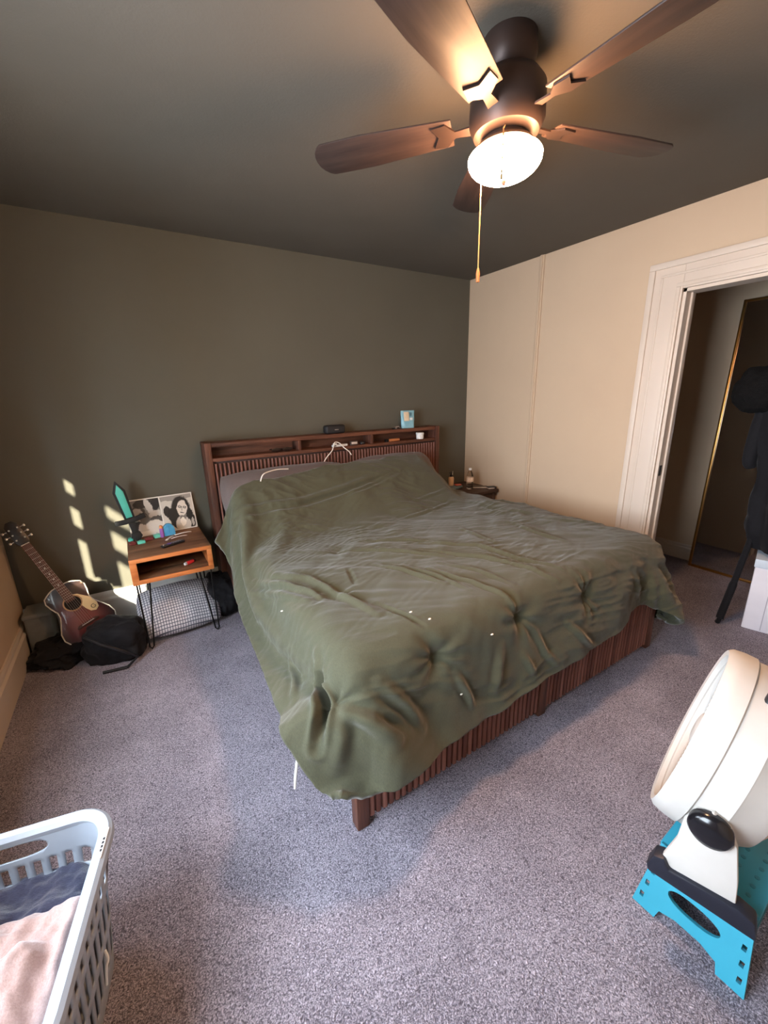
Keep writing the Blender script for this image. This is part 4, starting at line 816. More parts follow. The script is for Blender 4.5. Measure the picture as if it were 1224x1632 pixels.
1,1,-1,1,-1,-1,-1,1,0,-1,1,0,0,-1,1,-1,-13,0,1,-1,1,-1,1,0,-1,1,-1,0,1,0,0,0,0,-1,0,0,1,0,-1,0,0,1,0,-1,1,-1,1,-1,1,-1,1,-1,1,-1,1,-1,0,0,0,0,1,-1,0,1,0,0,0,0,-1,0,0,0,0,0,0,1,-1,0,0,0,1,0,-1,0,0,1,
1,0,-2,0,0,0,0,1,-1,0,1,0,1,0,1,-2,0,-1,0,1,-1,0,0,1,-1,0,-12,0,0,0,0,0,0,-1,1,-1,1,0,-1,0,0,0,0,1,0,0,-1,0,1,0,0,-1,0,1,-1,1,-1,1,-1,0,0,1,-1,1,-1,0,0,0,0,0,0,0,1,-1,0,0,0,0,0,0,0,0,0,0,0,0,
0,1,-1,1,-1,1,0,0,0,0,0,1,-1,0,0,0,0,-1,1,-1,0,1,1,-2,1,3,-3,0,0,-1,1,-1,0,0,1,0,-12,-1,0,1,-1,1,-1,1,-1,1,-1,1,0,0,0,0,0,-1,0,0,1,0,-1,0,0,0,1,-1,1,-1,1,-1,0,1,-1,0,0,0,0,1,0,0,0,0,-1,1,-1,0,0,0,
0,0,1,0,0,-1,0,0,1,-1,1,-1,1,-1,1,-1,1,0,0,0,1,-2,2,-1,0,0,-1,0,0,1,0,-1,0,1,0,0,3,-3,-1,0,0,0,0,0,0,0,-13,1,0,-1,1,-1,1,-1,1,-1,1,-1,1,-1,0,0,1,0,0,0,-1,1,0,0,0,0,-1,0,0,1,-1,0,1,-1,1,-1,1,-1,1,-1,
0,0,0,0,1,-1,0,1,0,0,0,0,-1,0,0,1,0,0,-1,1,-1,1,0,0,0,0,-1,0,0,1,-1,1,0,0,-1,1,0,0,0,-1,0,1,-1,0,0,1,1,2,-2,-1,-1,0,0,0,1,0,-12,0,-1,1,0,0,0,0,0,0,-1,1,-1,1,0,0,-1,1,0,-1,1,-1,0,0,0,0,0,1,-1,0,
0,1,-1,0,0,1,-1,1,-1,0,0,1,0,-1,0,0,1,-1,0,0,0,0,0,0,0,0,0,0,0,0,1,-1,0,1,-1,0,1,-1,1,-1,0,0,0,1,0,-1,0,0,0,1,-1,0,0,0,0,0,0,1,2,-1,-1,0,0,-1,0,1,-13,0,1,0,-1,1,-1,1,-1,1,0,0,0,0,-1,1,0,-1,0,1,
-1,1,0,0,0,0,0,-1,1,-1,1,-1,0,1,-1,0,0,0,0,1,0,-1,0,1,-1,1,-1,0,0,0,1,0,0,0,0,-1,0,1,0,-1,0,1,0,-1,1,0,-1,1,-1,0,1,0,-1,-1,0,1,0,0,0,0,0,0,1,-1,0,0,0,1,0,2,0,-1,-1,0,0,-1,-12,0,0,-1,1,-1,1,-1,1,-1,
1,-1,1,-1,1,-1,0,1,0,-1,1,-1,0,0,0,0,0,0,0,0,0,0,1,-1,1,-1,1,-1,1,-1,0,0,0,0,1,-1,0,1,0,0,-1,0,0,0,0,1,0,-1,0,1,0,0,-1,1,-1,1,0,-1,0,0,1,1,-1,0,0,-1,0,1,-1,0,0,0,0,1,0,-1,0,0,0,0,1,0,0,-1,0,0,
-12,-1,0,1,0,0,0,0,-1,1,-1,1,-1,1,0,0,0,-1,0,1,-1,1,0,0,-1,0,1,0,-1,1,-1,1,-1,1,-1,1,-1,1,-1,0,0,1,0,-1,0,1,0,-1,0,0,0,0,0,0,0,0,0,1,0,-1,0,0,1,0,0,0,0,0,0,0,0,0,0,1,0,-1,0,-1,0,0,0,0,0,0,0,1,
-1,0,0,0,0,0,0,1,-1,0,-13,1,0,-1,0,1,-1,0,1,-1,1,-1,1,-1,0,0,0,1,0,-1,1,-1,0,0,1,0,-1,0,1,-1,1,-1,1,-1,1,-1,1,-1,0,0,1,-1,0,1,-1,0,0,0,0,0,0,1,0,-1,0,0,1,-1,1,0,0,0,0,-1,1,-1,0,1,0,0,-1,0,1,-1,0,1,
-1,0,1,-1,1,-1,1,-1,0,0,0,0,0,0,0,0,0,0,0,0,-12,0,-1,1,0,-1,1,0,-1,1,-1,1,-1,1,0,0,0,-1,0,1,-1,1,0,0,0,-1,1,0,-1,1,-1,1,-1,1,-1,1,-1,0,1,0,-1,0,0,0,1,-1,0,1,0,0,0,-1,0,1,0,0,-1,1,-1,1,-1,0,0,1,-1,0,
0,0,0,0,0,0,0,0,0,0,0,0,0,0,0,1,-1,1,-1,0,0,0,1,-1,-1,1,0,0,1,-1,-13,0,1,0,-1,1,0,0,0,-1,1,-1,1,-1,0,0,0,1,0,-1,1,-1,0,0,0,1,-1,0,1,-1,1,-1,0,0,0,0,0,1,-1,0,0,0,0,0,0,0,1,-1,0,0,0,0,0,0,0,0,
0,0,1,-1,1,0,-1,0,0,0,0,0,0,0,0,1,0,-1,0,0,1,0,0,0,0,-1,0,0,1,-1,1,-1,0,0,0,0,0,0,0,1,-12,0,0,-1,1,0,-1,0,0,1,-1,1,-1,1,0,0,0,-1,0,1,-1,1,0,0,0,0,0,0,-1,1,-1,0,1,-1,1,-1,1,-1,0,0,0,0,0,0,0,1,
-1,0,0,0,0,0,0,0,0,0,1,-1,0,1,-1,0,0,0,0,0,0,0,1,0,0,-1,1,1,0,-1,0,0,-1,1,-1,1,-1,0,0,0,0,0,0,0,1,-1,0,1,-1,0,-12,0,-1,1,0,-1,1,0,0,-1,1,-1,1,-1,0,0,0,1,0,-1,1,-1,0,0,0,0,0,1,0,-1,0,1,-1,1,-1,1,
-1,0,1,0,0,0,0,-1,0,0,0,0,1,0,0,0,0,-1,0,0,0,1,-1,0,1,-1,1,-1,1,0,0,-1,0,0,0,1,0,0,0,0,0,0,0,-1,1,-1,1,-1,0,1,-1,0,0,0,0,0,0,0,0,0,-13,0,1,0,-1,1,0,-1,1,0,-1,1,-1,1,0,0,0,-1,0,1,-1,1,0,0,0,0,
0,-1,0,1,0,-1,1,-1,1,-1,1,0,-1,0,0,0,0,1,0,-1,0,1,-1,0,0,0,0,1,0,0,-1,0,0,0,0,0,0,0,0,0,0,0,0,1,0,0,0,1,-1,0,0,-1,0,1,-1,1,-1,1,-1,0,0,1,-1,0,0,0,1,-1,1,-1,-12,0,0,-1,1,0,-1,1,-1,0,1,-1,1,-1,0,1,
-1,1,0,0,0,-1,0,0,0,0,0,1,0,-1,0,1,-1,0,0,0,0,0,0,0,0,0,0,0,0,0,1,-1,0,0,0,0,0,0,0,0,0,0,1,-1,0,1,-1,0,0,0,0,1,-1,0,1,0,0,0,1,0,-1,-1,0,0,0,0,1,-1,0,0,0,0,0,1,-1,1,-1,1,-1,1,-12,0,-1,1,-1,0,
1,0,0,0,-1,1,-1,1,0,-1,1,-1,0,0,0,1,0,-1,0,1,0,-1,0,0,1,-1,0,1,-1,1,-1,1,0,0,0,0,0,-1,0,1,-1,0,0,0,0,0,0,0,0,0,0,0,0,0,0,0,0,1,-1,0,0,0,0,1,0,0,0,0,0,0,0,0,0,-1,1,-1,0,0,0,0,0,0,0,0,1,-1,
1,-1,0,0,-13,0,1,0,0,0,0,-1,0,1,0,0,0,0,0,0,0,0,0,0,0,-1,0,1,0,-1,0,0,1,0,-1,0,1,-1,1,-1,1,-1,0,0,0,0,0,1,0,-1,0,1,0,0,0,0,-1,0,0,0,1,-1,0,1,-1,0,0,0,0,0,0,0,1,-1,0,0,1,0,0,0,0,1,-1,0,-1,0,
0,0,1,-1,0,0,1,0,-1,1,-1,0,1,-1,-12,0,0,-1,1,-1,0,1,0,-1,1,-1,1,-1,0,0,0,0,1,-1,0,0,0,0,0,0,1,0,-1,0,0,1,-1,1,-1,1,-1,0,1,0,0,0,0,-1,0,0,1,-1,0,0,0,0,1,0,0,0,-1,1,-1,0,1,-1,1,-1,2,0,-1,0,0,0,0,0,
-1,0,0,0,1,0,0,0,0,0,0,0,-1,1,1,-1,0,-1,1,-1,0,1,-1,0,-12,0,0,0,-1,1,0,0,0,0,-1,1,-1,1,0,0,-1,1,-1,1,0,0,0,0,0,0,-1,0,0,1,0,-1,1,-1,1,-1,0,1,-1,0,0,0,0,1,-1,1,-1,0,0,0,0,0,0,0,0,0,1,-1,1,-1,0,1,
-1,1,-1,1,1,-1,0,0,1,-1,0,0,0,0,-1,0,0,1,0,0,-1,1,1,-1,0,0,-1,1,-1,0,1,-1,0,0,-12,0,0,0,0,0,0,-1,0,1,0,-1,1,-1,0,0,1,-1,0,0,0,0,0,0,0,0,0,0,1,-1,0,1,-1,1,-1,0,1,-1,0,0,1,0,0,-1,1,-1,0,0,0,0,0,1,
0,0,0,0,-1,1,-1,1,-1,0,1,0,0,0,0,0,0,0,0,0,0,0,0,1,-1,0,0,-1,1,0,1,-1,-1,1,-1,0,1,-1,0,1,-1,0,0,0,-12,0,0,0,0,-1,0,1,0,-1,1,0,-1,1,0,-1,0,1,0,-1,1,0,0,0,-1,0,1,0,-1,0,1,-1,0,0,1,0,-1,0,1,0,-1,0,
0,1,-1,0,1,0,0,0,0,-1,0,0,0,0,1,-1,1,-1,1,-1,0,0,0,0,0,1,-1,0,0,0,0,0,-1,1,1,-1,1,0,0,0,0,-1,1,-1,0,1,-1,0,1,-1,0,0,0,0,-12,0,0,1,0,-1,0,0,0,0,-1,1,0,-1,0,1,0,-1,0,1,-1,0,0,0,1,0,-1,0,0,1,-1,0,
1,-1,0,0,1,0,-1,0,0,0,0,0,0,1,-1,0,0,0,0,0,0,1,0,0,-1,1,-1,1,-1,1,0,0,0,-1,1,-1,1,0,-1,1,-1,0,1,0,0,0,-1,0,0,1,-1,1,-1,0,1,-1,0,1,-1,0,0,0,0,0,-11,0,-1,0,0,0,0,-1,1,0,0,-1,1,0,0,-1,0,1,0,-1,1,0,
0,-1,0,0,0,1,0,-1,0,1,-1,1,-1,1,-1,0,0,0,1,0,-1,0,1,-1,0,0,1,0,0,0,0,-1,0,1,0,-1,1,-1,1,-1,0,0,0,1,0,1,-1,0,-1,0,1,0,1,0,0,0,0,-1,0,-1,1,0,0,0,-1,1,0,0,0,0,-1,0,0,1,-10,-1,0,-1,0,1,-1,0,-1,0,1,0,
-1,1,-1,1,0,-1,0,1,-1,0,0,1,0,0,0,-1,0,0,1,-1,1,-1,1,-1,0,0,1,0,-1,0,1,-1,0,0,1,0,-1,0,0,0,0,1,0,-1,0,1,-1,0,0,1,-1,1,0,0,-1,0,0,0,1,0,0,0,-1,0,0,0,0,0,0,1,-1,0,0,1,0,-1,1,-1,0,0,0,0,0,0,-9,-1,
-1,0,0,-1,0,0,0,0,-1,1,0,-1,1,0,-1,1,0,-1,1,0,0,0,-1,0,0,1,0,0,-1,0,0,0,0,0,1,0,-1,0,0,0,0,1,-1,1,-1,0,0,1,0,0,0,-1,0,0,0,0,0,1,-1,0,1,-1,0,0,1,0,0,0,0,0,0,1,0,-1,1,0,0,-1,0,-1,1,0,1,-1,0,0,
0,-1,0,0,0,0,1,0,-9,-1,0,0,-1,0,-1,0,0,0,0,-1,0,1,-1,0,1,-1,0,1,-1,0,0,0,1,0,0,-1,0,0,0,1,-1,1,-1,1,-1,0,0,0,0,0,0,0,0,0,0,0,1,-1,0,0,0,0,0,0,1,-1,1,-1,1,0,0,0,0,0,0,0,1,-1,0,0,1,-1,0,1,-1,1,
0,0,-1,1,0,1,-2,0,0,0,-1,1,-1,0,1,0,0,2,-8,0,-1,-1,0,-1,0,-1,0,0,0,0,0,-1,1,0,-1,1,0,-1,1,0,0,0,-1,0,0,1,0,0,0,-1,1,-1,0,0,0,0,0,1,0,0,-1,0,1,-1,0,1,-1,0,0,1,-1,0,0,1,-1,0,0,0,0,0,0,0,1,0,-1,1,
0,1,-1,0,0,0,1,-1,0,0,1,0,-1,0,2,1,0,-1,-1,0,-1,0,1,1,1,0,1,2,-7,-1,0,-1,-1,0,0,-1,-1,0,0,0,0,0,0,-1,1,-1,0,1,-1,0,0,0,1,0,0,-1,0,0,0,1,-1,0,1,-1,0,1,0,-1,0,0,1,-1,0,0,1,-1,0,1,0,-1,1,0,0,-1,0,1,
-1,1,0,0,0,0,0,-1,1,-1,0,0,1,0,0,0,0,0,0,0,0,1,1,1,-1,1,-2,1,1,0,2,1,2,1,1,0,-2,0,-6,-1,-1,0,-1,0,-1,0,0,-1,0,0,-1,0,-1,1,0,0,0,0,0,0,0,0,-1,0,0,0,0,1,0,-1,0,1,-1,0,1,-1,0,0,0,0,0,1,-1,1,-1,0,
1,-1,0,0,0,0,0,0,0,0,0,0,0,0,1,0,-1,1,-1,0,0,0,0,0,0,0,1,0,0,-1,0,2,1,-1,0,0,3,2,3,3,1,-1,1,-1,-1,1,0,-1,-6,0,0,-1,0,-1,-1,1,-1,0,-1,0,-1,0,0,-1,0,0,0,-1,0,0,0,0,1,0,0,0,0,-1,0,0,1,-1,0,1,-1,0,
1,0,0,0,-1,0,0,0,0,0,0,0,0,0,0,0,0,0,1,-1,1,0,0,0,-1,0,0,0,1,0,-1,1,0,0,0,0,-1,1,-1,0,0,1,2,-1,0,0,2,1,0,2,3,2,-2,-1,1,0,2,-2,-6,1,-1,0,0,0,0,-1,-1,0,0,-1,0,-2,0,0,-1,1,-1,1,0,0,-1,0,0,0,0,-1,
0,1,0,0,-1,1,0,-1,1,0,-1,0,0,0,1,-1,1,-1,0,1,-1,0,1,0,0,0,0,0,-1,1,-1,0,0,1,0,0,0,-1,0,0,1,-1,1,0,0,0,0,-1,1,0,0,-1,1,3,-1,-1,1,1,1,0,0,1,0,1,-1,1,-1,1,-5,0,1,-1,0,0,0,0,1,-1,-1,-1,-1,0,-1,0,0,-1,
0,-1,0,0,0,0,0,-1,0,1,0,-1,0,0,0,-1,1,0,-1,0,0,1,0,-1,0,1,-1,0,1,-1,0,1,-1,0,0,0,0,0,0,0,1,0,0,-1,0,0,0,1,0,0,0,0,0,1,-1,1,0,0,0,0,-1,0,0,3,5,-3,1,1,-1,-1,-1,1,0,-1,0,-1,1,-1,-5,0,0,1,0,0,0,0,
0,0,0,-2,0,-1,0,0,-1,0,0,0,0,-1,1,-1,-1,1,-1,0,-1,0,0,0,0,0,-1,0,1,0,0,-1,0,0,0,0,0,0,-1,0,1,-1,0,1,-1,0,0,1,0,0,0,-1,0,0,1,0,0,-1,0,1,0,1,-1,0,1,0,1,0,1,1,0,0,0,3,0,-1,1,1,2,0,-1,-2,1,0,-2,-2,
-1,0,-4,-1,0,0,0,0,0,0,0,0,0,1,-1,0,0,-1,1,-1,0,0,0,0,-1,0,1,-1,0,-1,1,-1,0,0,-1,0,0,0,-2,0,0,0,0,0,0,0,0,0,0,0,-1,1,0,-1,1,0,0,0,0,-1,1,0,-1,1,-1,0,0,0,0,0,0,0,1,0,0,1,0,3,-1,0,0,1,0,0,0,2,
-1,0,1,1,1,0,0,0,-1,0,-1,-2,-5,0,0,0,-1,0,1,0,0,0,0,0,1,0,0,0,-1,1,0,0,-1,1,0,0,-1,0,0,1,-1,0,0,-1,1,-1,0,-1,0,0,-1,0,-1,1,-1,0,0,0,1,-1,0,-1,1,0,0,-1,1,-1,1,1,-2,1,-1,-1,-1,0,1,1,-1,0,1,-1,1,0,2,0,
3,-1,1,-2,0,0,3,0,-1,1,-1,-1,-1,1,0,2,0,1,1,0,-2,-1,-5,0,-1,0,0,0,0,0,0,0,0,1,0,1,1,0,0,-1,1,0,0,-1,0,0,1,0,0,-1,0,1,-1,0,0,0,-1,1,0,-1,1,-1,1,-1,0,-1,0,1,-2,2,0,0,-1,0,0,0,-1,1,0,-2,1,-1,2,0,-1,-1,
0,-1,0,1,-1,1,-1,2,-1,3,0,3,-1,1,2,-1,-3,-2,-1,0,0,0,0,0,1,0,1,1,1,1,0,-1,-6,1,0,-1,1,-1,0,1,-1,0,0,-1,2,1,1,0,1,0,-1,0,1,0,0,0,-1,0,1,0,0,-1,0,1,-1,0,0,-1,1,0,-1,1,-1,0,0,0,1,-1,1,-1,0,0,-1,1,0,1,
0,-1,-1,1,-1,2,-1,-2,1,0,-2,0,2,-3,1,0,2,-1,2,-1,2,-1,5,4,-1,-2,-6,-3,-1,1,0,0,0,0,0,0,0,1,2,1,1,0,-6,1,0,1,-1,1,-1,-1,1,-1,-1,1,-1,2,1,2,0,0,0,0,0,0,0,0,0,0,-1,1,0,1,0,-1,0,0,0,1,-1,0,0,0,0,0,0,0,
-1,0,0,0,-1,0,2,-2,0,0,1,-1,1,0,0,-2,0,1,1,-2,1,0,-3,2,-1,2,-1,1,0,1,-2,2,-2,2,2,-2,-2,-2,0,1,0,0,0,0,0,0,0,0,0,1,1,2,-6,1,1,-1,1,0,0,0,-1,-1,0,-1,1,0,2,1,1,0,0,0,0,0,0,0,0,0,0,0,0,0,0,0,0,0,
1,-1,0,1,0,-1,0,0,0,0,0,0,-1,0,0,1,-2,2,-1,1,-2,2,-2,1,0,0,0,0,-2,2,-2,-1,2,-1,2,-1,1,0,1,-1,1,-4,1,-3,2,2,1,-3,-2,1,1,0,1,-1,0,0,0,0,0,0,1,1,-6,0,2,1,-1,0,0,0,-1,0,-1,-1,0,1,0,1,2,1,0,0,-1,1,0,0,
0,0,0,0,0,0,0,1,0,0,-1,0,1,-1,0,0,0,0,0,0,0,-1,1,-1,1,-1,1,-2,2,-2,2,-2,2,-1,1,-1,0,-2,1,-2,0,2,-1,3,-1,2,-1,1,-2,1,-3,1,-3,-1,1,4,1,-2,-2,-2,1,1,-1,0,0,1,0,0,0,-1,1,1,-6,1,0,1,1,0,0,-1,0,-1,-1,0,0,-1,
1,1,0,2,1,0,0,-1,1,0,0,0,0,0,0,0,0,0,0,0,0,0,0,0,1,0,0,0,-1,0,0,0,0,1,-1,0,-1,1,-2,1,-1,2,-1,1,-1,0,-1,1,-3,0,1,1,2,-1,3,-2,2,-1,1,-3,1,-2,0,-2,-2,2,2,0,-2,-1,-1,0,1,0,0,0,1,0,0,1,-1,0,-6,1,1,1,
0,0,0,0,-1,0,-1,0,-1,0,-1,0,2,1,1,0,0,0,0,0,1,1,0,-1,0,-1,1,-1,1,0,0,0,0,0,0,0,0,0,0,0,0,0,0,-1,0,-1,1,-1,1,0,1,-1,0,-1,0,0,0,-1,1,0,1,1,0,2,-1,2,-2,2,-2,0,-1,1,-4,0,-2,-1,3,1,-1,-2,-1,0,-1,1,0,0,
1,1,1,-1,1,0,-5,0,1,0,1,0,0,0,0,-1,0,-2,0,-1,0,0,0,1,1,1,1,1,-1,0,0,0,1,0,0,0,0,0,-1,1,0,0,-1,1,-1,0,0,0,1,-1,0,1,-1,0,0,0,-1,1,-1,1,-1,1,0,0,-1,1,-1,0,1,2,1,-2,1,0,2,-1,-1,1,1,-1,-1,-2,0,-3,-1,0,
1,1,1,-1,-2,-1,0,0,0,0,0,1,1,1,0,-1,-6,1,0,1,1,0,0,0,-1,0,-1,1,-2,0,-1,0,0,0,1,1,1,0,1,0,-1,1,0,1,1,0,-1,0,1,-1,0,0,0,-1,0,0,0,0,-1,1,-1,0,0,-1,0,0,1,0,1,-1,1,-1,0,0,1,-1,1,0,1,1,-2,2,1,1,-2,-2,
2,-1,1,-1,0,0,-1,-1,-2,-2,0,2,1,0,-1,-2,0,-1,1,0,1,1,0,1,0,0,-4,-1,1,0,0,1,0,0,0,0,0,-2,0,-1,-1,0,-1,1,0,2,1,1,-1,1,0,-1,0,1,0,1,1,0,0,0,0,-1,0,-1,0,-1,0,0,0,0,0,-1,0,1,0,0,-1,0,0,1,-1,1,1,0,0,0,
-1,1,1,-1,2,1,0,-1,-1,1,1,0,-2,0,0,2,1,-1,-3,-2,-2,0,1,0,-1,-1,0,0,0,1,0,0,2,0,0,1,-5,0,-1,1,0,1,1,0,0,-1,0,0,0,-1,-1,-1,0,-1,1,0,1,1,2,0,1,-1,0,-1,0,1,0,1,0,0,0,1,-1,0,0,0,-1,-1,0,-1,0,0,0,0,0,1,
0,0,0,-1,1,0,0,1,0,0,1,1,-1,1,0,0,0,-1,0,2,1,0,0,0,0,0,0,1,-1,-3,-3,-2,0,0,0,0,-1,1,0,0,1,1,0,1,0,0,-4,-1,0,-1,0,1,0,0,1,1,0,0,-1,-1,-1,-1,-1,1,0,1,0,1,1,1,0,1,-1,0,0,-2,0,1,0,1,0,0,1,1,-1,0,
0,0,-1,0,0,0,-1,1,0,0,0,0,0,1,-1,0,0,0,1,1,1,0,1,-1,0,-2,-1,1,2,1,0,-1,-1,1,0,1,2,0,1,-3,-3,-2,-2,0,0,-1,0,0,0,1,1,0,0,1,1,1,-4,-1,-1,-1,1,-1,1,1,0,0,1,1,0,0,-1,-2,0,-2,1,0,1,1,0,0,1,0,1,0,0,0,
-1,-1,0,0,1,0,1,0,1,0,0,0,0,0,0,0,1,0,0,0,1,0,0,-1,1,0,-1,0,-1,1,0,1,-1,1,-1,0,0,0,1,0,-1,0,0,1,2,1,0,1,-1,0,-3,-3,-1,-1,0,0,0,-1,1,0,0,0,1,0,2,0,-4,-1,-1,-1,0,0,0,0,1,1,1,1,0,0,-1,0,-2,0,-2,0,
1,0,1,1,0,1,0,0,0,1,0,0,-1,0,-1,0,0,0,0,1,0,0,2,0,0,1,0,0,1,-1,0,0,0,1,-1,0,0,0,0,0,0,-1,0,0,0,0,1,1,0,0,0,-2,2,1,0,1,1,0,1,-2,-1,-1,-2,-2,0,0,-1,1,-1,0,0,1,0,1,0,2,-3,-1,-2,0,-2,0,-1,1,1,1,
1,1,2,0,0,-1,-1,-2,0,-1,-1,0,0,1,0,1,1,1,0,1,1,-1,0,-1,-1,0,-1,0,-1,0,1,1,0,1,1,0,1,-1,0,1,0,0,0,-1,1,-1,1,-1,1,-1,0,0,0,0,1,2,0,0,0,-1,-1,1,0,1,3,0,0,0,-1,0,0,-2,-1,0,-1,-1,0,-1,0,0,0,-1,0,1,2,2,
347,9,9,9,10,10,12,12,12,13,13,12,10,7,5,4,3,1,0,-2,-1,-1,1,2,2,2,1,0,1,0,2,3,3,3,2,1,-1,-1,-2,-1,-1,0,1,0,-1,-1,-2,-1,-1,1,1,3,2,1,1,-1,-1,-1,-1,1,1,0,-2,-6,-10,-13,-15,-16,-16,-15,-15,-16,-18,-16,-10,-10,-26,-44,-32,-20,-15,-14,-15,-15,-15,-14,
-14,-14,-12,-9,-7,-4,-3,-1,-1,0,-7,-1,-1,1,0,1,0,1,2,0,0,0,-1,-1,-3,0,1,0,0,1,0,2,-1,-1,-1,1,0,-1,0,1,-1,-1,0,1,-1,2,2,-2,1,1,1,1,-1,1,0,1,2,0,0,-2,-1,-1,-2,1,-1,-1,1,0,0,0,-1,0,3,-1,2,-1,1,0,2,-1,-1,0,1,1,1,4,
5,-13,1,4,1,0,1,0,0,-1,0,0,-1,-1,-1,0,0,0,1,0,-8,0,0,0,1,1,1,0,0,0,0,-1,0,-2,0,-1,0,0,1,0,2,-1,-1,0,0,0,-1,1,-1,1,0,0,-1,0,0,-1,2,1,2,-1,1,0,0,-1,2,0,0,0,0,1,-1,-1,1,-2,1,0,-2,0,2,-1,-1,0,1,1,1,1,
0,1,0,0,-1,1,0,-1,2,2,4,5,-6,-2,1,-1,0,0,0,1,-1,0,0,-1,-1,0,0,0,0,0,-7,0,0,0,1,0,0,1,0,0,-1,0,-1,0,-2,0,0,1,-1,1,-1,0,0,0,1,-1,1,0,1,-2,0,0,1,-1,1,0,1,1,-2,2,-1,0,1,1,-1,0,0,0,1,-1,1,-1,0,1,-2,3,
0,0,-2,0,0,-1,0,1,1,1,0,1,0,-1,1,0,0,1,2,2,9,20,-18,-9,-2,1,-1,1,0,-1,1,0,-1,-1,1,-2,0,0,0,0,-7,0,1,0,0,1,0,0,0,-1,0,-1,0,-1,0,-2,0,1,1,-1,0,0,-1,1,0,0,-1,0,1,0,1,-1,0,0,0,1,-1,1,1,-1,0,0,0,0,1,0,
-1,1,0,0,0,1,0,0,1,-2,3,-2,1,-1,1,0,-1,1,0,0,1,-1,1,0,0,0,0,2,1,1,4,8,-7,-2,-1,0,1,-1,1,0,0,0,0,0,-2,0,0,0,-1,0,-8,1,1,1,0,0,0,0,-1,0,-1,0,0,-1,-1,0,-1,0,1,0,1,-2,1,0,0,-1,0,1,-1,1,-1,1,-1,0,1,0,
0,0,1,0,0,0,0,0,0,0,1,-1,0,0,0,0,0,1,0,0,0,2,-2,2,-1,1,-2,1,-1,2,-1,1,0,0,0,0,1,2,2,0,1,2,-1,0,0,0,0,1,0,0,0,0,0,-1,0,-1,0,-1,0,0,-7,1,0,0,1,0,0,0,-1,0,0,0,-2,-1,0,-1,0,0,0,0,1,0,0,0,-1,-1,
1,0,0,0,1,-1,1,0,0,0,0,0,1,-1,1,-1,0,0,0,1,0,0,-1,1,0,0,0,-1,1,1,-1,1,0,-1,2,-1,1,-1,0,-1,1,-1,1,0,0,0,2,4,1,0,0,0,1,0,2,0,0,1,-1,1,0,0,0,0,-1,-1,-1,-1,0,0,-7,1,0,1,0,0,0,-1,0,-1,0,0,0,-1,-1,0,
0,0,-1,1,0,-1,2,-1,-1,0,0,0,1,0,-1,1,-1,0,0,1,0,0,1,-1,0,1,-1,1,0,-1,0,0,1,0,-1,0,0,0,0,0,1,-1,2,-1,-1,2,-1,2,-1,0,0,2,-1,-1,0,0,3,3,1,0,0,1,1,1,0,1,1,-1,1,0,0,0,0,0,-1,-1,-2,0,0,-1,-6,0,1,0,0,0,
-1,0,-1,1,0,-1,-1,-1,-1,1,0,-1,1,0,0,0,1,-2,0,0,0,1,-1,0,0,0,0,0,1,-1,0,1,0,1,0,-1,1,-1,0,0,0,1,-1,0,0,-1,0,1,0,0,1,0,-1,1,0,0,0,-2,3,-1,0,-1,1,1,1,1,3,2,0,0,0,2,3,-1,0,1,0,0,0,0,0,1,0,0,-1,-1,
-1,-2,-1,0,-7,1,1,0,0,-1,0,-1,0,0,1,-1,-2,0,0,0,-1,1,-1,1,0,0,0,-1,0,0,0,0,0,0,0,0,1,0,-1,1,-1,2,-1,0,0,1,-1,-1,0,1,0,0,0,1,-1,0,0,-1,0,1,0,-1,1,0,1,0,0,-1,1,2,-2,2,-1,-1,1,2,3,2,-1,1,1,4,9,-5,-3,0,
0,0,1,0,1,-1,0,0,0,-1,-3,-1,-1,-1,-6,0,1,0,0,0,-1,-1,1,0,-1,0,-1,-2,1,-1,1,-1,1,2,-2,0,-1,1,-1,0,0,0,0,1,0,0,-1,0,0,0,1,0,1,0,0,-1,0,1,-1,0,0,0,1,-1,-1,0,0,1,-1,1,-1,0,-1,1,0,0,1,1,-3,3,1,-3,3,0,1,3,
3,0,0,0,2,8,21,-15,-7,-2,0,1,0,0,0,0,0,0,-1,-1,-1,-2,-2,-1,-5,0,0,1,-1,-1,0,0,0,0,0,-1,-2,0,-1,1,0,0,1,1,-1,0,-1,0,0,0,0,0,0,-1,1,-1,0,0,1,0,1,0,0,0,0,0,0,-1,1,-1,0,0,0,0,0,0,-1,-1,1,0,-1,1,0,0,-1,0,
0,1,2,-1,2,0,0,3,2,1,1,0,1,-1,0,4,9,-4,-1,0,0,0,0,1,-1,0,0,-1,1,-2,-1,-2,-1,-1,-6,1,0,0,-1,0,0,0,0,0,0,-2,-1,0,0,0,0,1,1,-1,0,2,-2,0,-1,0,0,0,0,1,-1,0,0,0,0,1,0,0,0,0,1,-1,-1,0,0,0,1,0,0,-1,0,0,
-1,0,0,-1,0,0,1,0,-1,-1,1,1,1,3,0,3,-3,1,0,4,1,0,-1,1,0,1,3,3,2,0,0,0,0,-1,0,0,0,0,-1,0,-1,-2,-2,-1,-5,1,0,-1,0,-1,-1,1,0,0,-1,-1,-1,-1,1,1,0,0,0,0,2,-1,2,-2,1,-1,0,-1,1,-1,0,0,0,0,0,-1,1,0,-1,1,0,0,
0,0,-1,1,-1,1,0,-1,2,-3,0,-1,0,0,1,0,0,-1,0,1,0,1,1,-2,4,-2,5,0,2,1,0,0,0,0,0,0,2,5,1,1,0,-1,0,0,0,0,0,0,-1,0,-1,-1,-1,-3,-4,-1,0,0,0,-1,0,0,1,0,-2,-1,-1,0,1,0,0,1,0,1,-1,-1,2,2,-1,0,-1,0,-1,0,-1,1,
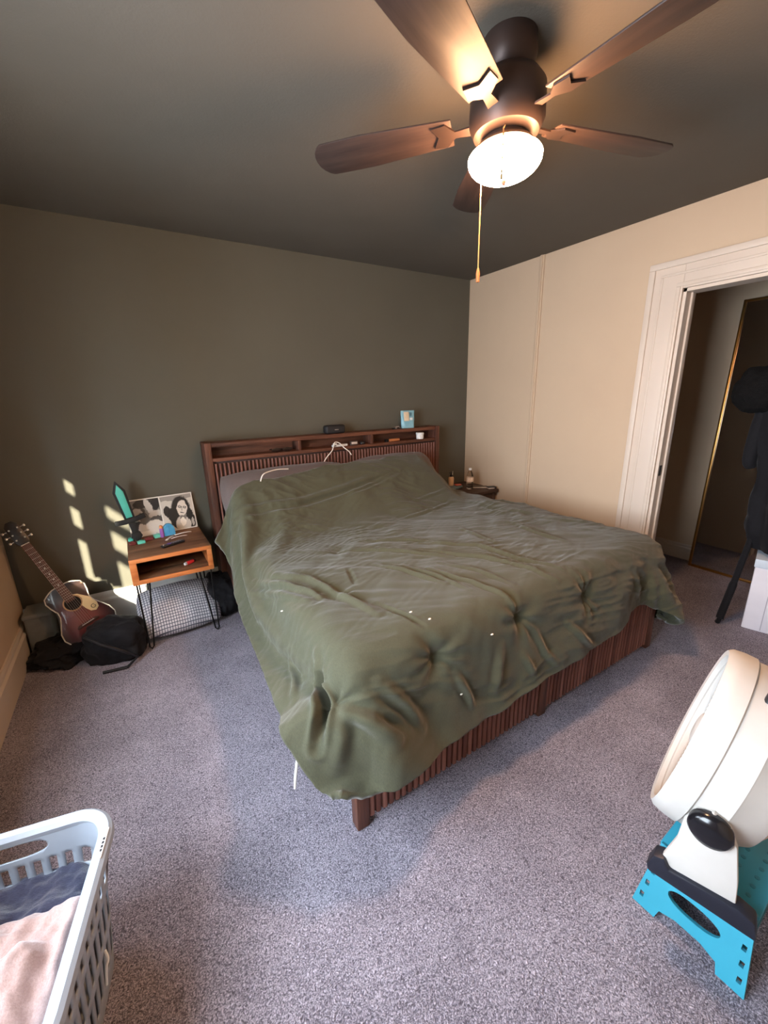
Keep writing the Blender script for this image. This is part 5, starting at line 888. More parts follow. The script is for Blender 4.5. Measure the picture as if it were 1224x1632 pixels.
-1,0,0,1,-1,1,-1,1,-1,0,0,-1,1,0,1,0,-1,1,-2,2,-1,-1,-1,0,0,1,0,-1,0,0,0,1,0,4,-2,1,2,3,1,0,0,0,0,0,0,0,2,2,3,0,0,1,-1,1,1,0,-1,0,0,-1,-1,0,-2,-1,-4,0,-1,0,-1,1,0,0,0,-1,0,-3,0,1,1,0,0,0,2,-1,1,0,
-3,2,1,0,0,-1,-1,0,1,-2,1,0,0,-1,0,0,1,0,0,-1,0,0,-1,0,1,-1,2,-1,1,-1,0,0,0,-1,-1,1,-1,1,0,0,0,1,1,-1,4,1,-5,6,1,1,0,0,0,0,0,1,0,5,1,2,0,0,0,0,-1,0,0,-1,0,-1,0,-1,-1,-1,-4,-1,1,-1,0,-1,1,0,0,0,-2,-1,
0,1,1,0,1,0,0,1,-1,1,-1,-2,1,0,0,0,0,-1,0,1,-1,0,-1,1,0,0,0,0,-1,0,0,0,0,0,-1,2,-1,1,-1,-1,0,0,0,0,1,-1,1,-1,1,1,0,-1,1,1,-1,5,0,-3,6,-1,0,0,1,-1,0,0,3,5,2,-1,0,-1,1,-1,1,-1,0,-1,-1,1,-1,0,-1,0,-4,0,
-1,0,-1,1,0,1,-1,-1,-2,0,0,2,2,0,0,1,1,-1,-2,0,0,0,-2,2,-1,0,0,0,0,0,0,-1,1,-1,0,0,0,0,-1,1,-1,0,0,0,1,-1,1,0,2,-1,-1,0,-1,0,0,0,0,1,0,0,1,0,0,0,1,0,5,0,-1,1,0,0,0,0,0,0,2,5,1,-1,-1,1,-1,0,0,1,
-1,0,1,-1,1,0,0,-2,-4,0,0,-1,0,1,0,0,0,-1,-2,-1,3,3,-1,1,0,2,-2,-2,-1,0,1,-2,1,-2,2,0,-1,1,0,0,0,0,-1,0,0,-1,0,0,0,0,0,0,0,0,0,1,-1,2,-1,3,0,-2,0,-1,-1,1,0,0,0,-1,0,1,0,0,1,2,0,4,-1,0,0,0,0,0,0,0,
0,2,4,2,1,-1,0,-1,-1,0,0,1,0,1,1,0,0,-2,-4,0,-1,0,1,-1,2,-1,-1,-1,-1,1,4,0,0,1,1,-1,-1,-3,0,0,1,0,-1,1,-2,1,0,0,0,0,0,0,0,-1,0,0,0,0,0,-1,0,0,0,0,0,0,1,-1,2,1,1,2,-2,-1,-1,-1,0,0,0,0,0,-1,1,0,2,1,
2,0,2,1,-2,0,0,0,0,1,1,4,-1,1,2,0,-1,0,-1,-1,2,0,1,0,0,0,0,0,-4,0,0,0,-1,2,-1,0,0,-2,-1,4,1,1,1,0,0,0,-3,-2,0,2,-1,0,0,0,0,-1,1,1,0,-1,0,0,-1,1,-1,0,0,-1,0,1,0,-1,0,1,-1,0,-1,1,-2,-1,2,1,2,0,-1,-1,
1,0,0,-1,0,1,0,0,1,2,1,2,-2,3,-1,-1,0,1,-1,0,1,4,3,-1,-2,0,0,0,0,1,1,1,-1,0,0,1,-1,0,-3,-1,0,-1,1,0,0,0,-1,-1,1,3,2,0,0,0,1,-3,-3,0,1,1,-1,0,1,0,1,-1,1,-1,0,0,0,0,0,-1,-1,0,0,0,0,0,0,0,0,-1,1,-1,
1,-1,3,-2,0,-1,-2,1,1,1,0,0,0,1,-1,0,0,1,1,1,4,1,-2,-1,0,0,0,0,1,-1,1,4,-1,3,0,0,0,0,0,-1,-1,-1,1,0,1,0,1,-1,-3,0,-1,0,0,0,0,0,0,-2,2,2,1,1,0,1,-1,-3,-2,1,2,-1,0,1,1,0,0,0,0,0,-1,0,0,-1,0,-1,1,-1,
-1,1,1,-1,0,0,-1,0,0,1,-1,1,-2,3,-2,-1,1,0,1,1,-1,0,0,0,0,-1,0,1,0,2,0,3,3,-4,3,-1,1,-2,-1,0,1,1,3,-1,0,2,0,0,1,0,-1,0,0,1,-1,-1,0,1,-3,-1,0,0,1,0,0,0,-1,-1,2,2,1,0,1,0,-3,-3,1,2,-1,1,0,1,0,0,0,1,
-1,0,0,0,-1,0,0,-1,-1,0,0,0,0,0,0,1,0,0,-1,0,1,-1,0,-1,3,1,0,0,-1,-1,0,0,0,-1,0,1,0,0,0,1,3,-3,4,2,-3,3,-3,2,-2,0,0,4,-2,1,1,-1,0,0,1,0,1,1,-1,0,0,0,-1,1,-3,0,-1,1,0,0,-1,0,0,0,2,1,1,0,1,-2,-3,0,
2,0,1,-1,1,1,0,0,0,0,0,-1,0,0,0,0,-1,0,-1,-1,1,0,1,0,0,-1,1,-1,0,0,0,0,-1,0,-2,2,3,0,0,-1,0,0,0,0,0,-1,0,1,0,0,2,2,-4,4,4,-3,1,-3,1,-1,-1,1,3,-2,-1,1,1,1,-2,2,1,0,1,-1,0,0,1,1,-3,0,0,-1,0,1,0,0,
-1,1,1,1,0,2,-1,-2,-2,2,0,1,0,0,1,0,0,0,0,0,0,0,0,0,0,-1,0,-1,0,0,-1,1,-1,0,1,0,0,0,0,0,-1,0,1,-1,2,-1,-2,3,0,0,-1,0,0,0,0,1,0,0,1,0,-2,4,0,-4,3,4,-2,0,-2,0,1,1,-2,1,0,-2,2,0,0,0,0,1,1,0,1,0,
0,0,-2,-1,0,0,1,-1,0,0,-1,1,2,1,1,-1,-2,-2,3,0,1,0,0,0,0,0,0,0,0,0,0,0,0,0,0,0,-1,0,-1,0,0,1,-1,1,-1,1,0,0,0,-1,0,0,0,2,-1,-1,2,-2,1,1,0,0,0,0,-1,0,0,1,0,0,1,-2,6,-3,-5,4,3,-3,0,-2,0,2,1,-2,1,0,
-2,1,1,-1,1,0,0,1,0,1,-1,0,-2,-1,0,0,0,0,1,-1,-1,2,1,0,1,0,-2,1,0,1,0,0,-1,1,0,0,0,0,0,0,0,0,0,0,0,0,0,0,0,-1,0,-1,0,0,1,1,0,0,-1,0,0,-1,1,0,0,1,-1,0,0,1,0,0,0,0,0,0,0,0,0,0,1,-1,3,2,-4,-6,
4,4,-3,0,0,1,-1,1,-1,0,0,-1,0,0,-1,1,1,0,-1,0,1,-1,-2,0,-1,1,-1,0,0,1,-1,1,1,1,-1,1,0,0,0,0,0,0,1,-1,0,0,0,0,0,0,0,0,0,0,0,0,0,0,0,0,0,0,0,-1,1,0,0,0,0,-1,0,1,0,0,0,0,0,0,0,-1,1,0,0,0,0,0,
0,0,0,0,1,-1,0,-1,4,-4,-4,4,4,-2,0,-1,1,-1,1,0,-1,-1,0,-1,0,-1,1,1,0,-1,0,0,-2,-1,1,-1,1,-1,1,-1,1,1,1,-1,1,-1,1,0,0,0,0,0,0,0,0,0,0,0,0,0,0,0,0,0,0,0,0,0,0,0,0,0,-1,1,0,0,0,0,0,0,0,0,0,0,0,0,
0,0,0,0,0,0,0,0,0,-1,1,0,0,0,0,0,-2,3,-1,2,-4,-3,6,2,-2,0,-1,0,-1,0,0,1,-1,0,-1,0,-2,2,1,0,-1,-1,-2,0,-1,1,-1,1,0,0,0,1,0,1,-1,1,0,0,0,0,0,0,0,0,0,0,0,0,0,0,0,0,0,0,0,0,0,0,0,0,0,0,0,0,0,0,
0,0,0,0,0,0,-1,1,0,0,0,0,0,0,0,0,0,0,0,0,-1,1,2,-2,-1,0,-1,0,2,-1,2,-3,0,1,2,-1,0,0,0,0,0,0,-1,0,0,-1,-1,-1,1,1,0,0,-2,0,0,0,0,0,0,0,0,1,1,-1,1,-1,1,0,0,0,0,0,0,0,0,0,0,0,0,0,0,0,0,0,0,0,
0,0,0,0,0,0,0,0,0,0,0,0,0,0,0,0,1,-1,0,0,0,0,0,0,0,0,0,0,0,0,0,0,1,-2,0,0,-3,3,-2,3,-2,2,-3,4,-2,1,-1,1,0,-1,1,-1,1,0,-1,0,0,-2,-1,1,1,1,-1,0,-1,-1,1,0,0,0,1,1,-1,1,-1,1,0,0,0,0,0,0,0,0,0,0,
0,0,0,0,0,0,0,0,0,0,0,0,0,0,0,0,0,0,0,0,0,0,0,0,0,0,0,0,0,0,0,0,0,0,0,0,0,0,0,0,0,-1,2,-2,-1,1,1,-3,3,-2,2,-2,1,-1,3,-2,1,-1,0,1,-1,0,1,-1,1,-1,0,0,-1,-1,1,0,-2,0,0,1,-1,1,0,-1,1,0,1,-1,1,0,
0,0,0,0,0,0,0,0,0,0,0,0,0,0,0,0,0,0,0,0,0,0,0,0,0,0,0,0,0,0,0,0,0,0,0,0,0,0,0,0,0,0,0,0,0,0,0,0,0,0,0,0,0,0,-3,3,-1,1,-2,1,-1,3,-1,0,-1,1,-1,0,0,0,1,0,-1,1,-1,1,0,-1,0,0,0,0,-1,-1,1,-1,
1,-1,0,0,1,0,0,1,-1,0,1,0,0,0,0,0,0,0,0,0,0,0,0,0,0,0,0,0,0,0,0,0,0,0,0,0,0,0,0,-1,1,0,0,0,0,0,0,0,0,0,0,0,0,0,0,0,0,0,0,0,0,0,0,2,-1,-3,2,-1,1,-1,2,-2,1,-1,-2,0,2,-1,1,1,0,0,0,0,1,-1,
-1,1,0,-1,1,-1,-1,0,-1,0,0,1,0,0,0,1,0,0,0,-1,1,0,0,0,0,0,0,0,0,0,0,0,0,0,0,0,0,0,0,0,0,0,0,0,0,-1,1,0,0,1,-2,1,0,0,0,0,0,0,0,0,0,0,0,0,0,1,-1,0,0,0,0,0,-2,4,-3,2,-3,2,-2,2,-2,3,-3,-1,3,1,
-3,1,-1,-1,2,1,0,1,-1,0,0,0,0,0,-1,0,-2,1,0,0,0,-1,1,0,0,1,0,-1,0,1,0,0,0,0,0,0,0,0,0,0,0,0,0,0,0,0,0,0,0,0,0,0,0,0,-1,1,0,0,0,1,0,-1,0,0,0,0,0,0,0,0,0,0,0,0,0,0,0,0,0,0,1,0,-1,1,-1,0,
2,-3,1,-1,2,-2,1,0,-1,0,0,-1,0,1,-2,2,1,-1,1,0,0,0,-1,0,-1,0,0,-1,-1,0,0,1,-1,1,0,0,1,0,0,0,0,0,0,0,0,0,0,0,0,0,0,0,0,0,0,0,0,0,0,0,0,0,0,0,0,0,-1,1,1,-1,0,0,0,0,0,0,0,0,0,0,0,0,0,0,0,-1,
1,0,0,0,0,0,0,-2,3,-4,4,2,-3,0,-1,2,-1,0,1,-1,-1,1,-1,-1,0,-1,2,1,-1,1,0,-1,1,-1,0,0,-1,0,0,0,0,0,0,0,1,0,-1,1,0,0,0,0,0,0,0,0,0,0,0,0,0,0,0,0,0,0,0,0,0,0,0,0,0,0,0,0,0,0,-1,1,0,-1,1,0,0,0,
0,0,0,0,0,0,0,0,0,0,0,1,0,0,-1,0,-2,0,3,-2,-3,5,1,-2,1,-3,0,2,0,-1,2,-1,0,0,-1,-1,-2,2,2,-1,0,1,-1,1,-1,-1,-1,0,0,0,0,0,0,0,0,1,0,0,-1,1,0,0,0,0,0,0,0,0,0,0,0,0,0,0,0,0,0,0,0,0,0,0,0,0,0,-1,
1,0,0,1,0,0,-1,0,0,0,0,0,0,0,0,0,0,0,0,0,1,0,0,-1,0,-1,0,0,0,3,-5,0,2,2,-2,3,0,-1,-2,2,-1,0,0,-1,1,-1,0,-2,0,2,0,0,0,0,-1,1,-1,0,1,-1,0,0,0,1,0,-1,1,0,1,-1,0,0,0,0,0,0,0,0,0,0,0,0,0,0,0,0,
0,0,0,0,0,0,0,0,0,-1,1,0,0,-1,2,-1,0,0,0,0,0,0,0,0,0,0,0,0,0,0,0,1,-1,1,-1,0,0,0,1,-1,-1,-1,3,-3,4,-4,2,-1,1,0,1,-1,0,0,-1,1,-1,0,-1,-1,1,0,1,0,0,0,0,0,-1,0,0,0,1,-1,1,0,0,0,0,0,-1,1,0,0,0,0,
0,0,0,0,0,0,0,0,0,0,0,0,0,0,0,0,0,0,0,0,0,0,0,-1,1,1,-1,0,0,0,0,0,0,0,0,0,0,0,0,0,1,-2,0,2,0,-1,1,1,0,-2,0,-4,2,2,-1,0,0,0,1,0,-1,1,-1,1,0,0,0,-1,0,-1,0,0,0,1,0,-1,0,-1,1,-1,0,0,0,1,0,0,
-1,0,1,0,0,0,0,0,0,0,0,0,0,0,0,0,0,0,0,0,0,0,0,0,0,0,0,0,0,0,0,0,0,0,0,0,0,0,0,0,0,0,0,0,0,-1,1,1,-1,2,-1,-2,1,-2,0,3,0,0,-1,-1,0,1,-2,3,-2,2,-2,2,0,-1,0,0,1,-1,0,0,0,0,-1,1,-1,0,0,-1,1,1,
0,0,-1,1,-1,0,0,0,0,1,0,0,0,0,0,0,0,0,0,0,0,0,0,0,0,0,0,0,0,0,0,0,0,0,0,0,0,0,0,0,0,0,0,0,-1,0,1,0,0,0,0,0,0,0,0,1,0,0,0,-1,-2,2,-1,2,-1,-1,2,-1,-1,0,2,-2,2,-1,1,-2,2,-1,-1,1,0,-1,0,1,0,0,
0,0,0,0,0,-1,0,0,0,0,0,0,0,-1,0,0,0,1,0,-1,1,-1,0,1,0,0,0,0,0,0,0,0,0,0,0,0,0,0,0,0,0,0,0,0,0,0,0,0,0,0,0,0,0,-1,0,1,0,0,0,0,0,0,0,0,0,0,-1,1,2,-4,2,-1,1,-1,4,-3,0,-1,-2,4,-3,2,-2,3,-3,5,
-3,0,0,0,0,0,1,-1,0,0,0,0,0,0,0,0,0,0,-1,0,0,1,-1,0,-1,1,-1,1,0,0,-1,1,0,0,0,0,0,0,0,0,0,0,0,0,0,0,0,0,0,0,0,0,0,0,0,0,0,0,0,0,0,0,0,1,-2,1,0,0,0,0,0,0,0,0,0,0,0,-1,0,1,-1,1,0,0,1,-1,
-1,-1,0,2,0,1,-1,0,1,0,0,-1,0,0,0,0,0,0,1,-1,0,0,1,-1,0,0,-1,0,1,-1,0,0,1,-1,0,-1,1,-1,1,0,0,0,0,0,0,0,0,0,0,0,0,0,0,0,0,0,0,0,0,0,0,0,0,0,0,0,0,0,0,0,0,0,0,0,1,-1,0,0,0,0,0,0,0,0,0,0,
0,0,-2,3,0,-1,0,0,1,-1,-2,1,0,0,2,-3,4,-4,4,-3,3,0,-1,-2,1,0,0,0,0,0,0,0,0,0,0,0,0,0,0,0,0,0,0,0,-1,0,0,1,-1,1,0,-1,0,0,1,0,0,0,0,0,0,0,0,0,0,0,0,0,0,0,0,0,0,0,0,0,0,0,0,0,0,0,0,0,0,0,
0,0,0,0,0,0,0,0,0,0,0,-1,1,-1,1,0,0,1,-1,0,-1,0,0,-2,5,-2,0,3,-3,1,-2,0,0,2,-1,1,-1,1,-1,0,0,0,0,0,0,0,1,-1,0,0,0,1,0,0,-1,0,-1,0,1,-1,0,1,0,0,0,0,0,0,0,0,0,0,0,0,0,0,0,0,0,0,0,0,0,0,0,0,
0,0,0,0,0,0,0,0,0,0,0,0,0,0,0,0,0,0,0,0,0,0,0,0,-1,1,0,0,1,-1,0,0,0,0,0,0,-4,3,3,-4,1,0,1,0,1,-1,0,0,0,0,0,1,-1,0,0,1,-1,0,0,0,0,1,0,-1,0,-1,1,0,0,0,0,0,0,0,0,0,0,0,0,0,0,0,0,0,0,0,
0,0,0,0,0,0,0,0,0,0,0,0,0,0,0,0,0,0,0,0,0,0,0,0,0,0,0,0,0,0,0,0,1,-1,0,0,0,1,-1,1,-1,0,0,0,-2,4,-3,-4,4,4,-4,0,1,1,-2,1,0,0,0,0,1,-1,0,0,1,-1,0,0,0,0,1,-1,1,0,-1,0,-1,0,1,0,0,0,0,0,0,0,
0,0,0,0,0,0,0,0,0,0,0,0,0,0,0,0,0,0,0,0,0,0,0,0,0,0,0,0,0,0,0,0,0,0,0,0,0,0,0,0,0,1,-2,1,0,0,0,0,1,-1,0,0,1,-1,1,-2,3,-3,-4,5,3,-2,0,-1,1,-1,1,-1,0,1,-1,0,0,1,-1,0,0,1,-1,0,0,1,0,0,0,-1,
0,0,0,0,0,-1,0,1,0,0,0,0,0,0,0,0,0,0,0,0,0,0,0,0,0,0,0,0,0,0,0,0,0,0,0,0,0,0,0,0,0,0,0,0,0,0,0,0,0,0,0,0,0,0,0,0,1,-1,0,0,1,0,-1,1,-2,1,-1,3,-3,-3,5,0,-1,-1,1,1,-1,0,1,-1,0,0,0,0,0,1,
0,-1,0,1,1,0,0,1,-1,-1,0,0,0,0,-1,1,0,-1,1,0,0,0,0,0,0,0,0,0,0,0,0,0,0,0,0,0,0,0,0,0,0,0,0,0,0,0,0,0,0,0,0,0,0,0,0,0,0,0,0,0,0,-1,2,0,-1,0,0,1,-1,1,-1,0,1,-2,1,-1,1,-1,3,-3,-1,4,-2,1,-1,0,
0,0,0,0,0,0,1,-1,1,-1,0,0,1,-1,0,1,1,0,-1,-1,-1,0,1,0,0,0,0,0,0,0,0,0,0,0,0,0,0,0,0,0,0,0,0,0,0,0,0,0,0,0,0,0,0,0,0,0,0,0,0,0,0,0,0,0,0,0,0,0,0,0,0,0,-1,1,0,0,-1,0,-1,4,-1,-1,0,2,-2,1,
-2,1,-2,3,-3,0,4,-1,0,-1,0,1,-1,0,1,0,-1,1,-1,0,0,1,-1,0,1,0,1,-1,0,-1,0,0,0,-1,1,0,0,0,0,0,0,0,0,0,0,0,0,0,0,0,0,0,0,0,0,0,0,0,0,0,0,0,0,0,0,0,0,0,0,0,0,0,0,0,0,0,0,0,0,0,0,0,0,-1,1,0,
1,-3,0,1,4,-2,-1,0,2,-2,2,-2,2,-3,1,-2,1,-1,0,2,0,0,1,0,-1,1,0,-1,0,1,0,0,0,0,1,1,-1,2,-1,-1,-1,0,0,0,0,0,0,0,-1,1,0,0,0,0,0,0,0,0,0,0,0,0,0,0,0,0,0,0,0,0,0,0,0,0,0,0,0,0,0,0,0,0,0,0,0,0,
0,0,0,0,0,0,0,0,0,0,-1,1,-2,0,2,2,-2,1,-2,3,-3,3,-3,4,-3,0,-2,3,0,-1,-1,0,0,1,1,-1,0,0,1,-1,1,-1,0,0,1,0,1,0,1,-1,-1,-1,-1,2,-1,-1,0,1,0,0,0,0,0,0,0,0,0,0,0,0,0,0,0,0,0,0,0,0,0,0,0,0,0,0,0,0,
0,0,0,0,0,0,0,0,0,0,0,0,0,0,0,0,1,-1,0,0,0,-1,1,0,0,-1,2,-1,-1,1,0,-1,2,1,0,-1,0,-2,0,1,1,0,0,-1,0,0,0,1,0,0,-1,1,0,0,2,-1,1,0,0,0,-1,-1,0,0,0,0,0,0,0,0,0,0,0,0,0,0,0,0,0,0,0,0,0,0,0,0,
0,0,0,0,0,0,0,0,0,0,0,0,0,0,0,0,0,0,0,0,0,0,0,0,0,1,-2,1,0,0,0,0,-1,1,0,0,0,-2,2,-2,4,-4,2,-2,3,0,0,-1,0,-1,0,1,-1,1,0,1,0,0,-1,1,0,-1,0,0,2,1,-1,0,1,-1,-1,-1,1,-1,0,0,0,0,0,0,0,0,0,0,0,0,
0,0,0,0,0,0,0,0,0,0,0,0,0,0,0,0,0,0,0,0,0,0,0,0,0,0,0,0,0,0,0,0,0,0,1,-1,0,0,1,-1,0,0,1,-2,-2,4,-2,1,0,-1,1,-1,-2,3,-1,3,-4,3,0,-1,0,-1,1,0,0,0,1,0,0,-1,0,1,0,0,4,-2,0,1,0,0,-1,-1,-1,0,0,0,
0,0,0,0,0,0,0,0,0,0,0,0,0,0,0,0,0,0,0,0,0,0,0,0,0,0,0,0,0,0,0,0,0,0,0,0,0,0,0,0,0,0,0,1,0,-2,2,0,-2,1,0,1,-2,1,-1,0,1,0,0,1,-3,5,-1,-1,-1,0,1,-1,0,0,1,-1,0,1,0,0,0,0,0,0,0,-1,0,1,4,0,
-1,-1,1,0,-1,-1,-1,1,-1,0,0,-1,1,0,0,0,0,0,0,0,0,0,0,0,0,0,0,0,0,0,0,0,0,0,0,0,0,0,0,0,0,0,0,0,0,0,0,0,1,-1,0,0,0,-1,0,1,-1,1,0,0,1,-2,2,-2,1,-2,3,-1,0,-1,1,-1,3,-3,2,-3,3,-2,0,2,0,1,0,-1,0,0,
0,-1,0,0,0,1,0,0,5,-1,0,0,-1,0,0,-1,-1,-1,1,-1,-1,1,0,-1,1,0,0,0,0,0,0,0,0,0,0,0,0,0,0,0,0,0,0,0,0,0,0,0,0,0,0,0,0,0,0,0,0,0,0,0,1,-1,0,0,-1,1,0,-1,2,0,-2,2,-1,1,-2,1,-2,3,-1,1,-2,2,-3,2,-1,3,
-3,2,0,-1,1,1,0,0,-1,1,-1,0,0,0,0,-1,1,1,4,1,-1,0,0,0,-1,-1,-1,0,-1,0,0,-1,0,1,0,0,0,0,0,0,0,0,0,0,0,0,0,0,0,0,0,0,0,0,0,0,0,0,0,0,0,0,0,0,0,0,0,0,-1,1,-1,1,0,0,0,0,0,0,0,-1,2,-1,0,-1,2,-2,
1,-1,2,-2,2,-2,2,-3,1,-1,3,-3,2,1,0,1,0,0,0,-2,1,0,0,0,0,1,0,0,3,0,1,0,0,1,-1,-1,-1,-2,0,0,-1,1,0,0,0,0,0,0,0,0,0,0,0,0,0,0,0,0,0,0,0,0,0,0,0,0,0,0,0,0,0,0,0,0,0,0,0,0,0,0,0,0,0,0,0,0,
0,1,-2,1,0,0,-1,2,-2,2,-1,0,-1,3,-3,2,-2,2,-2,0,-1,2,-3,-1,0,2,2,1,0,1,-1,0,1,0,1,1,0,0,1,1,1,0,1,-1,1,-1,-2,-1,-1,0,0,-1,0,1,0,0,1,0,0,0,0,0,0,0,0,0,0,0,0,0,0,0,0,0,0,0,0,0,0,0,0,0,0,0,0,0,
0,0,0,0,0,0,0,0,0,0,0,-1,1,1,-1,-1,1,-1,1,0,0,-1,0,1,0,-2,4,-4,2,-2,0,-1,1,0,1,1,0,0,1,0,1,1,-1,1,0,0,1,0,0,0,0,1,0,1,0,0,-1,-2,-1,-1,0,0,0,0,1,1,-1,1,0,0,0,0,1,0,0,0,0,0,0,0,0,0,0,0,0,0,
0,0,0,0,0,0,0,0,0,0,0,-1,1,0,0,0,0,0,0,1,0,0,0,0,-2,1,0,0,1,-1,0,0,1,-3,4,-1,-1,-1,-1,1,-1,-1,-1,2,0,1,1,-1,0,1,1,1,1,0,1,0,0,0,-2,0,0,0,0,1,0,0,-1,0,-1,-1,-1,-1,1,0,0,1,1,0,0,1,0,0,0,0,0,0,
1,0,0,0,1,0,0,0,0,0,0,0,0,0,0,0,0,0,0,0,0,1,-1,0,0,0,0,0,1,-1,0,0,1,-2,2,-1,1,0,-1,0,0,1,-2,2,-2,2,-4,1,-1,-1,-1,1,0,-1,3,1,-1,0,1,0,0,1,1,1,-1,1,0,1,-3,0,-1,-1,1,0,0,1,0,-1,0,-1,-1,0,-2,1,0,0,
1,0,1,-1,1,0,0,0,1,0,0,1,0,1,-1,1,0,0,0,1,0,0,0,0,1,0,0,0,0,0,-1,1,0,0,0,0,0,0,0,0,-1,1,-1,0,1,2,-1,-1,0,0,0,-1,2,-2,1,-3,1,-4,-1,0,0,1,2,0,-3,1,3,1,-1,0,1,0,1,0,1,0,1,-1,-4,-1,0,1,-1,0,1,0,
1,-1,-1,-1,0,-2,0,-1,0,0,0,0,0,1,0,1,-1,1,0,1,-1,0,1,0,1,-1,1,0,1,0,0,1,0,0,0,0,0,0,0,1,1,-2,1,-1,1,0,-1,2,-1,-1,2,-1,-1,2,-1,0,1,1,-1,0,0,1,-1,0,-2,2,-5,0,-3,-1,1,0,3,5,-4,0,0,2,1,0,-1,-1,0,1,1,0,
0,0,-4,0,-1,0,0,1,1,0,0,0,-2,-1,-1,-1,-1,0,-1,0,-1,1,0,0,0,-1,1,0,0,0,1,0,0,0,0,1,0,1,0,0,1,-1,1,0,0,0,0,1,0,-1,1,1,-2,2,-1,-1,2,-2,1,1,-1,1,2,-2,0,1,-1,2,1,-1,1,-2,1,-1,1,-4,-1,-3,1,0,0,1,1,2,0,-3,
2,0,1,0,1,0,-1,0,1,0,0,1,-5,0,1,-1,1,0,1,1,0,-1,0,-2,-2,0,-1,-2,0,-1,0,-1,0,0,0,1,0,0,-1,0,0,0,1,0,0,0,0,1,0,0,0,1,0,0,0,0,1,-1,0,1,-1,0,1,-1,0,2,-1,1,-1,0,1,-1,1,2,1,-2,0,-1,2,1,-1,2,-2,1,-2,0,
-3,-1,-1,1,1,1,0,-2,2,-1,1,1,1,1,-1,1,0,0,-1,0,1,0,-5,0,-1,1,0,0,1,0,1,0,-1,-1,-1,-1,-1,-1,0,-1,-1,0,0,-1,0,0,0,0,0,0,0,0,0,0,0,1,0,-1,0,0,0,0,0,1,0,0,0,0,1,-1,0,0,0,0,0,0,1,-1,0,1,0,1,-2,0,1,1,
0,1,-1,1,1,-1,2,-1,-1,-2,0,-1,1,-1,0,1,1,0,1,0,1,1,0,-1,1,0,1,-1,0,0,0,0,-7,0,1,0,0,0,0,1,0,1,-1,0,-1,-2,-1,0,-1,0,0,-1,-1,0,0,0,0,-1,1,0,0,0,-1,1,0,-1,1,0,0,0,0,0,0,0,0,0,0,0,0,0,0,0,0,0,1,-1,
0,0,1,0,0,-1,1,0,-1,1,2,-1,0,1,0,2,-2,1,-1,-1,0,1,0,1,-1,0,1,2,3,1,-3,-1,0,0,0,0,0,0,0,0,-1,1,-6,-1,0,-1,0,1,-1,1,0,0,1,0,-1,-1,0,-1,0,-1,0,-1,0,0,-1,0,-1,1,0,0,-1,0,1,-1,0,1,-1,0,0,1,0,0,0,0,-1,1,
0,0,0,0,0,0,0,1,-1,0,0,1,-1,0,0,1,0,-1,1,0,-1,1,1,0,1,-1,2,-2,1,-1,0,0,2,-1,0,0,0,1,3,0,-2,0,0,2,0,0,-1,1,0,-1,0,0,-7,0,-1,0,0,-1,1,-1,0,1,0,0,-1,1,-2,0,-1,1,0,0,-1,-1,0,0,0,0,-1,0,1,0,-1,0,1,-1,
1,0,0,-1,0,0,0,0,1,-1,0,1,-1,1,0,0,0,0,0,0,0,0,0,0,0,0,-1,2,0,-1,1,1,0,0,0,0,0,1,-2,1,0,2,-1,2,-2,-1,1,0,1,1,0,-1,1,0,1,0,1,0,-1,1,0,-1,-6,-2,-1,0,0,0,-1,0,1,0,0,0,0,-1,1,-1,0,-1,0,1,0,0,-1,-1,
0,-1,1,0,-1,0,0,1,-1,1,-1,0,0,1,0,0,0,0,-1,1,0,-1,1,-1,1,0,0,0,0,0,0,0,0,0,0,0,1,0,-1,2,0,-1,1,0,0,0,0,0,0,0,1,0,2,-1,0,-1,-2,0,2,0,1,1,-1,1,0,1,0,0,1,0,0,1,-7,0,-1,0,-1,0,0,0,-1,0,0,0,1,0,
-1,0,-1,0,0,0,0,0,0,-1,0,0,0,-1,1,0,0,-1,1,-1,0,1,0,-1,0,0,0,0,1,-1,0,1,-1,1,-1,1,0,-1,1,0,0,0,0,0,0,0,1,0,1,0,0,0,-1,0,0,1,0,0,0,0,0,1,0,0,1,-2,0,0,-1,2,0,1,1,0,0,1,1,0,0,1,0,0,-5,-1,-1,-1,
0,-1,-1,0,0,-1,1,0,0,0,0,0,0,0,-1,0,0,1,0,0,-1,-1,0,0,0,0,-1,1,-1,1,0,-1,1,0,0,0,0,-1,0,1,-1,0,1,-1,1,0,0,1,-1,1,-1,0,0,0,0,0,0,0,1,-1,0,0,1,0,1,0,0,-1,1,0,1,1,-1,0,0,1,-2,-1,1,0,2,-1,1,0,1,0,
1,1,1,0,1,1,-4,-1,0,-2,-1,-1,0,-1,-1,0,0,0,0,1,1,-1,0,-1,0,0,0,0,0,0,0,1,-2,0,-1,0,1,-1,1,-1,0,1,-1,0,0,0,0,1,0,-1,1,0,-1,1,0,0,0,0,0,0,0,0,0,0,0,1,0,0,-1,0,1,0,0,0,0,-1,0,1,0,1,1,1,-1,0,1,-1,
-1,-1,-1,2,0,2,-1,1,1,1,0,2,0,1,1,0,-2,-1,-1,0,-2,-1,-2,-1,0,0,-1,0,1,0,0,1,-1,0,0,-1,0,0,0,1,0,0,-1,0,0,-1,0,0,-1,1,0,-1,1,0,0,0,0,0,0,0,0,-1,1,0,0,0,1,-1,0,0,0,0,0,0,0,0,0,0,1,0,0,0,-1,1,0,1,
-1,1,0,1,1,-1,0,0,1,0,-1,-1,0,0,1,0,1,0,1,0,2,1,2,0,1,1,-1,-1,0,-2,-1,-2,-1,-1,-1,-1,0,1,0,0,1,0,0,0,-1,-1,0,0,0,0,1,-1,1,-1,0,0,-1,0,0,-1,1,0,-1,1,0,0,0,0,-1,1,0,1,-1,0,0,0,0,0,1,-1,1,-1,1,-1,0,0,
